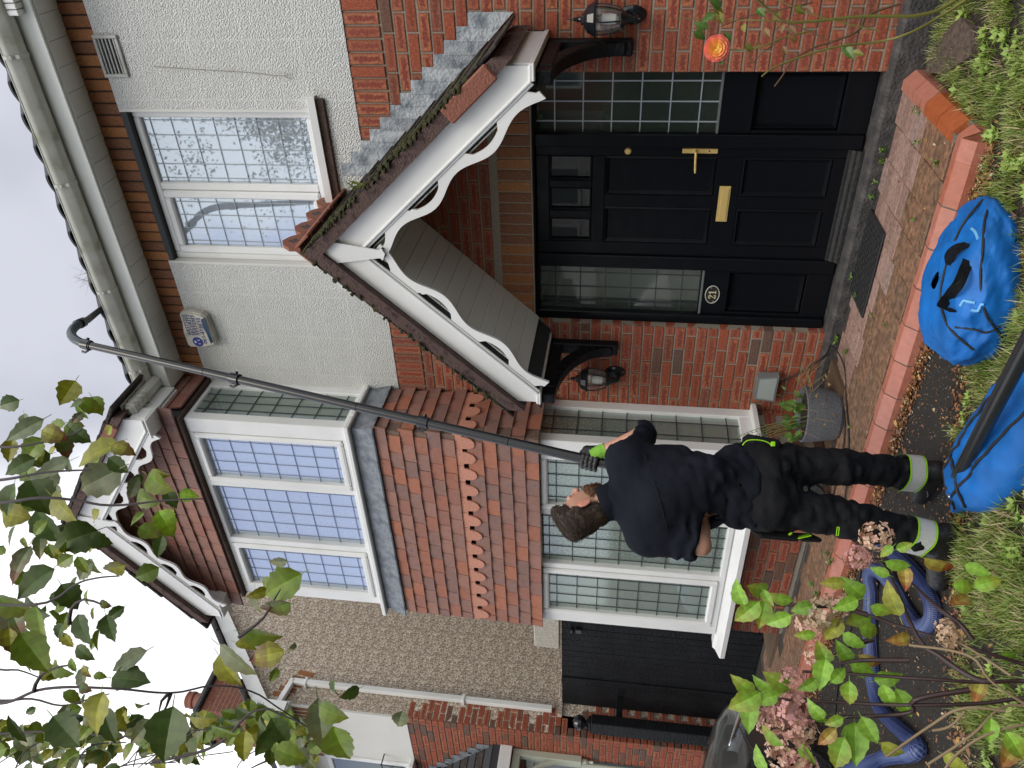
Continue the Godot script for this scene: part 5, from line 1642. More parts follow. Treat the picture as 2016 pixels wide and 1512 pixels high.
	tf.bx(xr - 0.12, xr - 0.03, 2.26, 2.35, 0.081, 0.62, 0.005)
	var P := []
	for k in 11:
		var a := PI * 0.5 * k / 10
		P.append(Vector3(xr - 0.075, 1.66 + 0.58 * sin(a), 0.05 + 0.5 * (1.0 - cos(a))))
	tf.tube(P, 0.035, 8)
	tf.lathe([Vector2(0.0, 1.40), Vector2(0.02, 1.42), Vector2(0.012, 1.46), Vector2(0.03, 1.50), Vector2(0.03, 1.55)], 10, Transform3D(Basis.IDENTITY, Vector3(xr - 0.075, 0, 0.04)))
	part("bracket", tf, gm, po)
	var dr := MB.new()
	dr.bx(xr - 1.2, xr - 0.12, 0.0, 2.2, 0.001, 0.02)
	part("door_glazing", dr, MT.far_glass, po)
	var df := MB.new(); frame_ring(df, xr - 1.2, xr - 0.13, -0.1, 2.2, 0.09, 0.021, 0.05, 0.006)
	part("door_frame", df, gm, po)
	# chimney further back
	var c := holder("chimney", h)
	var cp := at(455, 1400, 12.6)
	var cb := MB.new()
	cb.box(Vector3(cp.x, cp.y - 0.7, cp.z), Vector3(0.95, 1.9, 0.6), 0.01)
	part("stack", cb, mat("far_brick", lin(0.27, 0.105, 0.07), 0.9, ramped("farb", 0.05, [Color(0.7, 0.65, 0.6), Color(1, 1, 1)], 44), 1.2), c)
	for k in 22:
		var jb := MB.new(); jb.box(Vector3(cp.x, cp.y - 1.5 + 0.075 * k, cp.z), Vector3(0.953, 0.008, 0.603))
		part("joint", jb, MT.mortar, c)
	var cc := MB.new()
	cc.box(Vector3(cp.x, cp.y + 0.30, cp.z), Vector3(1.08, 0.09, 0.73), 0.02)
	part("cap", cc, MT.plinth, c)
	var pt := MB.new()
	pt.lathe([Vector2(0.13, 0.34), Vector2(0.15, 0.36), Vector2(0.13, 0.40), Vector2(0.115, 0.55), Vector2(0.135, 0.57), Vector2(0.135, 0.62), Vector2(0.12, 0.63), Vector2(0.13, 0.68), Vector2(0.10, 0.70), Vector2(0.0, 0.62)], 16, Transform3D(Basis.IDENTITY, Vector3(cp.x + 0.2, cp.y, cp.z)))
	part("chimney_pot", pt, MT.clay_red, c)
	# gate across the passage
	var ga := thing("passage_gate", "tall black boarded double gate closing the passage left of the bay", "gate")
	var x := -5.35
	var k := 0
	while x > -7.08:
		if x < -6.50 and x > -6.60:
			x -= 0.09
			continue
		var w2 := 0.092 if x > -6.5 else 0.135
		var bo := MB.new(); bo.box(Vector3.ZERO, Vector3(w2, 2.02, 0.022), 0.004)
		put("board", bo.mesh(), MT.black_wood, ga, Transform3D(Basis.IDENTITY, Vector3(x - w2 / 2, 0.80, -0.3 - (0.0 if x > -6.5 else 0.04) + R.randf_range(-0.0015, 0.0015))))
		x -= w2 + 0.003
		k += 1
	var gs := MB.new()
	gs.bx(-6.60, -6.49, -0.22, 1.812, -0.33, -0.272, 0.006)
	gs.bx(-7.1, -5.35, 0.2, 0.32, -0.40, -0.365); gs.bx(-7.1, -5.35, 1.4, 1.52, -0.40, -0.365)
	part("stile", gs, MT.black_wood, ga)
	var hk := MB.new()
	hk.lathe([Vector2(0.0, -0.03), Vector2(0.03, -0.015), Vector2(0.034, 0.0), Vector2(0.03, 0.015), Vector2(0.0, 0.03)], 14, Transform3D(Basis.IDENTITY, Vector3(-5.63, 1.70, -0.26)))
	hk.bx(-5.66, -5.60, 1.60, 1.665, -0.288, -0.25, 0.004)
	part("latch_ball", hk, MT.black_metal, ga)
	var pr2 := MB.new()
	pr2.bx(-5.95, -4.62, 1.83, 2.10, -0.36, -0.25, 0.01)
	tag(part("cream_beam", pr2, mat("cream_render", lin(0.52, 0.49, 0.42), 0.9, TX.grain, 1.0), self), "plain cream rendered beam over the right end of the black gate", "beam")
	# post with a ball finial by the neighbour's corner
	var pp := thing("gate_post", "black square post with a ball finial in front of the brick corner", "post", Vector3(-6.86, GY, 0.02))
	var pb := MB.new(); pb.box(Vector3(0, 0.845, 0), Vector3(0.21, 1.69, 0.12), 0.008); pb.box(Vector3(0.0, 1.705, 0), Vector3(0.16, 0.03, 0.10), 0.006)
	part("shaft", pb, MT.black_wood, pp)
	var fb := MB.new()
	fb.lathe([Vector2(0.05, 1.715), Vector2(0.06, 1.73), Vector2(0.03, 1.745), Vector2(0.06, 1.765), Vector2(0.08, 1.80), Vector2(0.08, 1.835), Vector2(0.06, 1.87), Vector2(0.02, 1.888), Vector2(0, 1.89)], 18)
	part("ball_finial", fb, MT.black_metal, pp)
	var st := MB.new(); st.bx(-0.0, 0.035, 1.35, 1.42, -0.35, -0.07, 0.004)
	part("stay", st, MT.black_wood, pp)

func build_car() -> void:
	# dark grey hatchback standing on the drive with its nose to the houses; only its front wing shows
	var c := thing("parked_car", "dark grey car parked left of the path, only its front wing and headlamp showing", "car", Vector3(-4.82, GY, 1.22))
	# stations along z: [z, half width, sill height, belt height, roof height, roof half width]
	var st := [[0.0, 0.52, 0.30, 0.55, 0.57, 0.40], [0.10, 0.66, 0.24, 0.66, 0.69, 0.52], [0.30, 0.77, 0.2, 0.74, 0.80, 0.60], [0.6, 0.85, 0.2, 0.80, 0.88, 0.64], [1.05, 0.88, 0.2, 0.86, 0.97, 0.66], [1.35, 0.88, 0.2, 0.90, 1.06, 0.66], [1.9, 0.89, 0.2, 0.93, 1.42, 0.58], [2.6, 0.89, 0.2, 0.95, 1.49, 0.56], [3.4, 0.88, 0.2, 0.98, 1.42, 0.55], [4.0, 0.85, 0.24, 0.98, 1.15, 0.56], [4.2, 0.78, 0.32, 0.90, 0.98, 0.5]]
	var P := []
	var nu := 15
	for s in st:
		var prof := [Vector2(-s[1] * 0.94, s[2]), Vector2(-s[1], s[2] + 0.14), Vector2(-s[1] * 1.0, lerpf(s[2], s[3], 0.55)), Vector2(-s[1] * 0.975, s[3] - 0.05), Vector2(-s[1] * 0.93, s[3]), Vector2(-lerpf(s[1], s[5], 0.55), lerpf(s[3], s[4], 0.55)), Vector2(-s[5], s[4] - 0.015), Vector2(0, s[4] + 0.02)]
		var full := prof.duplicate()
		for k in range(6, -1, -1): full.append(Vector2(-prof[k].x, prof[k].y))
		for q in full: P.append(Vector3(q.x, q.y, s[0]))
	var b := MB.new(); b.grid(P, nu, st.size(), false, false)
	for k in nu - 2: b.ft(P[0], P[k + 1], P[k + 2])
	var car_m := mat("car_paint", lin(0.075, 0.071, 0.068), 0.22, null, 1.0, null, 1.0, 0.35)
	car_m.clearcoat_enabled = true; car_m.clearcoat = 1.0; car_m.clearcoat_roughness = 0.04
	part("body", b, car_m, c)
	for sx in [-1.0, 1.0]:
		var hl := MB.new()
		var Q := []
		for j in 5:
			for i in 9:
				var t := float(i) / 8; var u := float(j) / 4
				var z := 0.10 + 0.50 * t
				var w := lerpf(0.67, 0.845, pow(t, 0.75)) + 0.012
				var y := lerpf(0.50, 0.70, t * 0.9) + (u - 0.25) * lerpf(0.13, 0.10, t) * sin(minf(1.0, t * 1.15 + 0.25) * PI * 0.62)
				Q.append(Vector3(sx * (w - 0.10 * u * u * 0.6 - 0.01 * (1 - sin(u * PI))), y, z - 0.03 * u))
		hl.grid(Q, 9, 5, false, sx > 0)
		part("headlamp", hl, glass("lamp_glass", Color(0.8, 0.85, 0.9), 0.22, 0.03), c)
		var li := MB.new()
		li.box(Vector3(sx * 0.70, 0.585, 0.34), Vector3(0.10, 0.075, 0.36), 0.02, Basis(Vector3.UP, sx * 0.32) * Basis(Vector3.RIGHT, -0.32))
		part("lamp_housing", li, mat("lamp_dark", lin(0.06, 0.065, 0.075), 0.3), c)
		var dr := MB.new()
		dr.tube([Vector3(sx * 0.715, 0.565, 0.14), Vector3(sx * 0.775, 0.615, 0.30), Vector3(sx * 0.815, 0.675, 0.46), Vector3(sx * 0.81, 0.70, 0.53), Vector3(sx * 0.78, 0.71, 0.5)], [0.010, 0.012, 0.010, 0.008, 0.006], 8)
		part("lamp_strip", dr, mat("chrome", lin(0.75, 0.77, 0.8), 0.12, null, 1.0, null, 1.0, 1.0), c)
		for zz in [0.82, 3.35]:
			var wh := MB.new()
			wh.lathe([Vector2(0.20, -0.10), Vector2(0.31, -0.10), Vector2(0.32, -0.07), Vector2(0.32, 0.07), Vector2(0.31, 0.10), Vector2(0.20, 0.10)], 28, Transform3D(Basis(Vector3.BACK, -sx * PI / 2), Vector3(sx * 0.80, 0.32, zz)))
			part("tyre", wh, MT.rubber, c)
			var rm := MB.new()
			rm.lathe([Vector2(0.20, 0.06), Vector2(0.06, 0.09), Vector2(0.0, 0.09)], 10, Transform3D(Basis(Vector3.BACK, -sx * PI / 2), Vector3(sx * 0.80, 0.32, zz)), true)
			part("wheel_rim", rm, MT.chrome, c)
		var sw := MB.new()      # seam between wing and bumper
		sw.tube([Vector3(sx * 0.79, 0.62, 0.36), Vector3(sx * 0.845, 0.56, 0.55), Vector3(sx * 0.872, 0.42, 0.62)], 0.004, 5)
		part("panel_seam", sw, MT.dark_strip, c)

# ------------------------------------------------------------------ things on the ground
func build_tools() -> void:
	# vacuum pole: clamped sections up to the gutter, a bend, a nozzle
	var p := thing("gutter_pole", "long black vacuum pole reaching up over the gutter with a bent end", "vacuum pole")
	var hand := at(1165, 907, 3.98)
	var top := at(168, 678, 4.98)
	var low := hand + (hand - top).normalized() * 0.62
	var d := (top - low).normalized()
	var L := low.distance_to(top)
	var sec := [0.0, L * 0.27, L * 0.50, L * 0.765, L]
	for k in 4:
		var b := MB.new()
		var r := 0.026 - 0.0006 * k
		b.tube([low + d * sec[k], low + d * (sec[k + 1] - 0.004)], r, 14)
		part("tube_section", b, mat("pole_black", lin(0.014, 0.015, 0.017), 0.3, TX.grain, 3.0), p)
	for ck in [at(452, 750, 4.59), at(828, 836, 4.23), at(165, 679, 4.98) - d * 0.02]:
		var t: Vector3 = low + d * (ck - low).dot(d)
		var b := MB.new()
		b.tube([t - d * 0.03, t + d * 0.03], 0.034, 14)
		var sd := d.cross(CAM_F).normalized()
		b.tube([t + sd * 0.034 - d * 0.02, t + sd * 0.05, t + sd * 0.048 + d * 0.025], 0.008, 8)
		b.tube([t - sd * 0.02, t - sd * 0.046], 0.01, 8)
		part("clamp", b, MT.black_metal, p)
	var e2 := Vector3(-1.60, 5.13, 0.30)
	var el := at(150, 655, 5.04)
	var bend := []
	var q0 := top; var q1 := at(122, 662, 5.03); var q2 := at(152, 640, 5.2)
	for k in 9:
		var t := float(k) / 8
		bend.append(q0.lerp(q1, t).lerp(q1.lerp(q2, t), t))
	var nb := MB.new()
	nb.tube([top - d * 0.05] + bend + [q2], 0.029, 14)
	part("bend", nb, mat("pole_blue", lin(0.03, 0.045, 0.055), 0.35), p)
	var nz := MB.new()
	nz.tube([q2, q2.lerp(e2, 0.35), e2 + Vector3(0, 0.05, 0.0), e2 + Vector3(0, -0.04, -0.03)], [0.025, 0.024, 0.023, 0.022], 14)
	part("nozzle", nz, MT.pole_black, p)
	var cn := MB.new()
	var cm := q2.lerp(e2, 0.14); var cd := (e2 - q2).normalized()
	cn.tube([cm - cd * 0.03, cm + cd * 0.03], 0.034, 14)
	cn.box(cm + CAM_U * 0.04, Vector3(0.03, 0.03, 0.03), 0.006)
	part("clamp", cn, MT.black_metal, p)
	# ribbed blue hose lying in a loop
	var h := thing("suction_hose", "ribbed blue suction hose lying in a loop on the path", "hose")
	var gp := [[1690, 1030], [1728, 1060], [1755, 1085], [1795, 1122], [1828, 1170], [1836, 1215], [1815, 1236], [1785, 1205], [1765, 1165], [1745, 1128], [1724, 1128], [1714, 1165], [1713, 1230], [1715, 1300], [1722, 1360], [1738, 1402], [1780, 1445], [1808, 1470], [1805, 1486], [1770, 1492], [1720, 1500], [1660, 1520]]
	var pts := []
	for q in gp:
		var w := on_y(q[0], q[1], GY + 0.04)
		pts.append(w)
	pts[6].y += 0.01; pts[9].y += 0.03; pts[10].y += 0.03; pts[3].y += 0.0; pts[18].y += 0.03; pts[19].y += 0.05
	var cv := Curve3D.new()
	for k in pts.size():
		var a: Vector3 = pts[maxi(k - 1, 0)]; var c: Vector3 = pts[mini(k + 1, pts.size() - 1)]
		var tg := (c - a) * 0.18
		cv.add_point(pts[k], -tg, tg)
	cv.bake_interval = 0.006
	var bp := cv.get_baked_points()
	var b := MB.new()
	var rr := []; var pl := []
	for k in bp.size():
		pl.append(bp[k]); rr.append(0.0375 + (0.0018 if k % 2 == 0 else -0.0012))
	b.tube(pl, rr, 14)
	var him := Image.create(2, 4, false, Image.FORMAT_RGB8)
	for y in 4:
		for xx in 2: him.set_pixel(xx, y, [Color(0.12, 0.17, 0.34), Color(0.25, 0.31, 0.52), Color(0.46, 0.52, 0.68), Color(0.20, 0.26, 0.46)][y])
	var hmat := StandardMaterial3D.new(); hmat.albedo_texture = ImageTexture.create_from_image(him); hmat.roughness = 0.4; hmat.uv1_scale = Vector3(1, 0.5, 1)
	part("hose", b, hmat, h)
	var wv := MB.new()       # pale woven threads round it
	for s in 10:
		var line := []
		for k in range(0, bp.size() - 1, 2):
			var t: Vector3 = (bp[k + 1] - bp[k]).normalized()
			var sd := t.cross(Vector3.UP).normalized(); var up := sd.cross(t)
			var a := TAU * s / 10 + k * 0.004
			line.append(bp[k] + (sd * cos(a) + up * sin(a)) * 0.039)
		wv.tube(line, 0.0013, 3, false)
	part("threads", wv, mat("hose_thread", lin(0.12, 0.15, 0.33), 0.6), h)
	# bag standing open by the kerb
	var bm := mat("bag_blue", lin(0.003, 0.185, 0.66), 0.6, noise("bag_c", 0.012, 0.74, 1.0, 51, FastNoiseLite.TYPE_SIMPLEX_SMOOTH, 4, 256), 1.6, noise("bag_n", 0.02, 0, 1, 52, FastNoiseLite.TYPE_SIMPLEX_SMOOTH, 4, 256, 3.0), 0.4)
	var g := thing("blue_holdall", "bright blue rounded fabric holdall with black straps slumped beside the kerb", "bag", Vector3(-0.50, GY, 1.52), "blue tool bags on the grass")
	var nz2 := FastNoiseLite.new(); nz2.seed = 6; nz2.frequency = 2.4
	var D := func(u: float, v: float, off: float) -> Vector3:
		# u round the bag, v from the ground to the ridge
		var a := u * TAU
		var w := 0.345; var dp := 0.27; var hh := 0.235
		var sgn := Vector2(cos(a), sin(a))
		var e := pow(cos(v * PI / 2), 0.5)
		var bul := 1.0 + 0.12 * sin(v * PI)
		var pt := Vector3(sgn.x * w * e * bul, hh * pow(sin(v * PI / 2), 0.75) * (1.0 - 0.38 * smoothstep(-0.2, 1.0, sgn.x * e)), sgn.y * dp * e * bul)
		var fold := nz2.get_noise_3d(pt.x * 1.5 + 3.0, pt.y * 4.0, pt.z * 1.5) * 0.034 + (0.5 - absf(nz2.get_noise_3d(pt.x * 2.6 + pt.z * 2.0 + pt.y * 1.5, pt.y * 1.2 - pt.x * 0.8 + 8.0, 3.0))) * 0.022
		pt += Vector3(sgn.x, 0.6, sgn.y).normalized() * (fold + off)
		pt.y = maxf(pt.y, 0.0)
		return Basis(Vector3.UP, 0.62) * pt
	var P := []
	for j in 36:
		for i in 72: P.append(D.call(float(i) / 72, float(j) / 35, 0.0))
	var gb := MB.new(); gb.grid(P, 72, 36, true, true)
	part("body", gb, bm, g)
	var line_on := func(px: Array, off: float) -> Array:
		var outp := []
		for q in px: outp.append(on_surface(P, g.position, q[0], q[1], off))
		return smooth(outp)
	var pipe := MB.new()
	pipe.tube(line_on.call([[1958, 380], [1942, 430], [1934, 490], [1930, 560], [1938, 610], [1955, 650], [1975, 672]], 0.004), 0.0055, 6)
	pipe.tube(line_on.call([[1935, 395], [1905, 430], [1882, 470], [1860, 530], [1852, 585], [1860, 630], [1882, 662], [1915, 690]], 0.004), 0.0055, 6)
	pipe.tube(line_on.call([[1882, 640], [1915, 652], [1945, 650], [1968, 640]], 0.004), 0.0045, 6)
	part("piping", pipe, MT.rubber, g)
	for q in [[[1910, 484], [1892, 490], [1875, 505], [1870, 520]], [[1905, 512], [1900, 550], [1885, 575], [1864, 592]], [[1864, 590], [1862, 602], [1870, 608], [1882, 606]]]:
		var base: Array = line_on.call(q, 0.006)
		var sp := MB.new()
		var S := []
		for j in base.size():
			var t := float(j) / (base.size() - 1)
			var c: Vector3 = base[j] + (CAM_O - g.position - base[j]).normalized() * (0.05 * sin(t * PI)) + Vector3.UP * 0.02 * sin(t * PI)
			for i in 2: S.append(c + (CAM_U + CAM_R * 0.45).normalized() * (0.024 * (i * 2 - 1)))
		sp.grid(S, 2, base.size()); sp.grid(S, 2, base.size(), false, true)
		part("strap", sp, MT.rubber, g)
	# pale emblem: two slanting bars, a hook and, further along, a small ring
	for q in [[[1890, 603], [1897, 595], [1904, 588]], [[1904, 588], [1912, 590], [1919, 594]], [[1912, 612], [1924, 611], [1933, 604], [1935, 596]], [[1914, 452], [1921, 458], [1925, 468]]]:
		var lg := MB.new()
		lg.tube(line_on.call(q, 0.001), 0.007, 6)
		part("emblem", lg, mat("emblem_blue", lin(0.16, 0.46, 0.80), 0.4), g)
	# long bag with a black tube lying along it
	var g2 := thing("blue_pole_bag", "long blue pole bag with black zips lying open on the grass", "bag", Vector3.ZERO, "blue tool bags on the grass")
	var A := Vector3(-1.43, GY, 1.98); var B := Vector3(0.35, GY, 2.52)
	var ax := (B - A).normalized(); var sd2 := Vector3(-ax.z, 0, ax.x)
	var Q := []
	var nv := 46; var nw := 22
	var E := func(t: float, a: float, off: float) -> Vector3:
		var w := 0.19 * smoothstep(-0.03, 0.22, t) + 0.012
		var hh := 0.135 * smoothstep(-0.05, 0.16, t) + 0.012
		var th := a * PI
		var c := A.lerp(B, t) + sd2 * (cos(th) * w) + Vector3.UP * (pow(sin(th), 0.8) * hh)
		var f := nz2.get_noise_3d(c.x * 3.0, c.y * 5.0, c.z * 3.0) * 0.02 + (0.4 - absf(nz2.get_noise_3d(c.x * 1.6 + c.z * 4.5, c.y * 2.0, 2.0))) * 0.03
		c += (Vector3.UP + sd2 * cos(th)).normalized() * (f * sin(th) + off)
		c.y = maxf(c.y, GY + 0.003)
		return c
	for j in nv:
		for i in nw: Q.append(E.call(float(j) / (nv - 1), float(i) / (nw - 1), 0.0))
	var lbm := MB.new(); lbm.grid(Q, nw, nv, false, false)
	for k in nw - 2: lbm.ft(Q[0], Q[k + 2], Q[k + 1])
	part("body", lbm, bm, g2)
	var zp := MB.new()
	for q in [0.32, 0.58, 0.82]:
		var ln := []
		for k in 40: ln.append(E.call(0.02 + 0.97 * k / 39.0, q + 0.05 * sin(k * 0.16), 0.003))
		zp.tube(ln, 0.006, 6)
	var lip := []
	for k in 16: lip.append(E.call(0.14 + 0.05 * sin(PI * k / 15.0), 0.2 + 0.6 * k / 15.0, 0.004))
	zp.tube(lip, 0.007, 6)
	part("zip", zp, MT.rubber, g2)
	var op := MB.new()
	var o0: Vector3 = E.call(0.10, 0.30, 0.006); var o1: Vector3 = E.call(0.17, 0.75, 0.006); var o2: Vector3 = E.call(0.34, 0.42, 0.006)
	op.ft(o0, o1, o2); op.ft(o0, o2, o1)
	part("open_flap", op, mat("bag_inside", lin(0.01, 0.03, 0.09), 0.8), g2)
	var zpull := MB.new(); zpull.box(E.call(0.13, 0.36, 0.012), Vector3(0.012, 0.006, 0.02), 0.002)
	part("zip_pull", zpull, MT.chrome, g2)
	var t0 := on_y(1874, 962, GY + 0.10); var t1 := on_y(2016, 690, GY + 0.30)
	var cp := thing("carbon_tube", "thick black carbon tube lying across the edge of the long blue bag", "tube")
	var tb := MB.new(); tb.tube([t0, t1, t1 + (t1 - t0) * 0.5], 0.029, 16)
	part("tube", tb, mat("carbon", lin(0.02, 0.021, 0.023), 0.35, TX.grain, 8.0), cp)
	# felt planter
	var pt := thing("felt_planter", "round grey felt planter with leafy plants beside the bay", "planter", Vector3(-2.13, PY, 0.40))
	var fb := MB.new()
	fb.lathe([Vector2(0.0, 0.0), Vector2(0.150, 0.0), Vector2(0.163, 0.02), Vector2(0.182, 0.12), Vector2(0.192, 0.215), Vector2(0.194, 0.235), Vector2(0.184, 0.24), Vector2(0.17, 0.20), Vector2(0.0, 0.19)], 30)
	part("pot", fb, mat("felt", lin(0.17, 0.18, 0.19), 0.95, ramped("felt_c", 0.09, [Color(0.55, 0.56, 0.58), Color(0.9, 0.9, 0.92), Color(1, 1, 1)], 61), 3.0, TX.fine_n, 1.0), pt)
	var fd := MB.new(); fd.lathe([Vector2(0.178, 0.205), Vector2(0.0, 0.215)], 20)
	part("compost", fd, MT.soil, pt)
	for k in 46:
		var a := R.randf() * TAU; var r := R.randf_range(0.0, 0.15)
		var o := Vector3(cos(a) * r, 0.21, sin(a) * r)
		var dir := Vector3(cos(a) * R.randf_range(0.2, 0.9), R.randf_range(0.5, 1.4), sin(a) * R.randf_range(0.2, 0.9)).normalized()
		leaf(pt, o + dir * R.randf_range(0.05, 0.19), dir, R.randf_range(0.045, 0.085), 0.62, Color(0.10, 0.21, 0.045).lerp(Color(0.19, 0.30, 0.06), R.randf()))
	var dry := MB.new()
	for k in 16:
		var a := R.randf_range(-0.6, 1.4)
		var o := Vector3(cos(a) * 0.12, 0.2, sin(a) * 0.12)
		dry.tube([o, o + Vector3(cos(a) * 0.12, R.randf_range(0.0, 0.10), sin(a) * 0.12), o + Vector3(cos(a) * 0.26 + R.randf_range(-0.05, 0.05), R.randf_range(-0.10, 0.08), sin(a) * 0.26)], [0.003, 0.002, 0.001], 4, false)
	part("dry_stem", dry, mat("straw", lin(0.28, 0.20, 0.09), 0.8), pt)
	for k in 26:
		var a := R.randf_range(-0.5, 1.3)
		leaf(pt, Vector3(cos(a) * R.randf_range(0.18, 0.36), R.randf_range(0.08, 0.24), sin(a) * R.randf_range(0.18, 0.36)), Vector3(R.randf_range(-1, 1), R.randf_range(-0.5, 0.6), R.randf_range(-1, 1)).normalized(), R.randf_range(0.02, 0.04), 0.5, Color(0.26, 0.17, 0.07))
	var fern := MB.new()
	for k in 3:
		var base := Vector3(-0.05 + 0.04 * k, 0.21, 0.06)
		var tip := base + Vector3(-0.10 - 0.03 * k, 0.34 + 0.08 * k, 0.10)
		fern.tube([base, base.lerp(tip, 0.5) + Vector3(0.02, 0.02, 0), tip], [0.003, 0.0025, 0.001], 5, false)
		for j in 12:
			var t := 0.35 + 0.6 * j / 12.0
			var q := base.lerp(tip, t)
			for s in [-1.0, 1.0]:
				var e := q + Vector3(s * 0.055, 0.05, s * 0.03) * (1.1 - t)
				fern.tube([q, e], [0.0028, 0.0008], 4, false)
	part("rosemary", fern, mat("rosemary", lin(0.17, 0.24, 0.08), 0.6), pt)
	# cables
	var ca := thing("power_cable", "thin black cable snaking over the pavers from the grey box light to the reel", "cable")
	var cb := MB.new()
	var route := [Vector3(-2.18, 0.24, 0.02), Vector3(-2.0, 0.04, 0.03), Vector3(-1.86, -0.05, 0.07), Vector3(-1.74, -0.06, 0.14), Vector3(-1.80, PY + 0.006, 0.30), Vector3(-1.93, PY + 0.006, 0.50), Vector3(-2.05, PY + 0.006, 0.70), Vector3(-2.22, PY + 0.006, 0.86), Vector3(-2.42, PY + 0.006, 0.96), Vector3(-2.56, PY - 0.03, 1.08), Vector3(-2.62, GY + 0.01, 1.16), Vector3(-2.78, GY + 0.008, 1.26), Vector3(-3.1, GY + 0.008, 1.36), Vector3(-3.7, GY + 0.008, 1.5), Vector3(-4.2, GY + 0.008, 1.9)]
	cb.tube(smooth(route), 0.0055, 6)
	var r2 := [Vector3(-2.0, PY + 0.006, 0.12), Vector3(-1.98, PY + 0.006, 0.40), Vector3(-2.10, PY + 0.006, 0.62), Vector3(-2.35, PY + 0.006, 0.70), Vector3(-2.62, PY + 0.006, 0.72), Vector3(-2.75, PY + 0.02, 0.70)]
	cb.tube(smooth(r2), 0.0055, 6)
	part("cable", cb, MT.cable, ca)
	var re := thing("cable_reel", "round black cable reel standing on the pavers behind the worker's legs", "cable reel", Vector3(-2.70, PY, 0.66))
	var rb := MB.new()
	var rx := Transform3D(Basis(Vector3.UP, 0.5) * Basis(Vector3.RIGHT, PI / 2 - 0.12), Vector3(0, 0.16, 0))
	rb.lathe([Vector2(0.0, -0.06), Vector2(0.15, -0.06), Vector2(0.155, -0.05), Vector2(0.15, -0.045), Vector2(0.10, -0.04), Vector2(0.10, 0.04), Vector2(0.15, 0.045), Vector2(0.155, 0.05), Vector2(0.15, 0.06), Vector2(0.0, 0.062)], 28, rx)
	part("drum", rb, MT.rubber, re)
	var rc := MB.new()
	var coil := []
	for k in 120: coil.append(rx * Vector3(cos(k * 0.42) * (0.118 + 0.004 * sin(k)), -0.035 + 0.07 * k / 119.0, sin(k * 0.42) * 0.118))
	rc.tube(coil, 0.006, 5)
	part("coil", rc, MT.cable, re)

func smooth(p: Array) -> Array:
	var cv := Curve3D.new()
	for k in p.size():
		var a: Vector3 = p[maxi(k - 1, 0)]; var c: Vector3 = p[mini(k + 1, p.size() - 1)]
		var tg := (c - a) * 0.2
		cv.add_point(p[k], -tg, tg)
	cv.bake_interval = 0.02
	return Array(cv.get_baked_points())

# the point of a modelled surface that shows at a place in the photograph, so that trim sits on the cloth
func on_surface(P: Array, origin: Vector3, ix: float, iy: float, off: float) -> Vector3:
	var best := Vector3.ZERO; var bd := 1e9
	for q in P:
		var d: Vector3 = q + origin - CAM_O
		var w := d.dot(CAM_F)
		var px := 1008.0 - 1530.92 * d.dot(CAM_U) / w - ix; var py := 756.0 - 1530.92 * d.dot(CAM_R) / w - iy
		var e := px * px + py * py + maxf(0.0, w - 3.0) * 220.0
		if e < bd: bd = e; best = q
	return best + (CAM_O - origin - best).normalized() * off

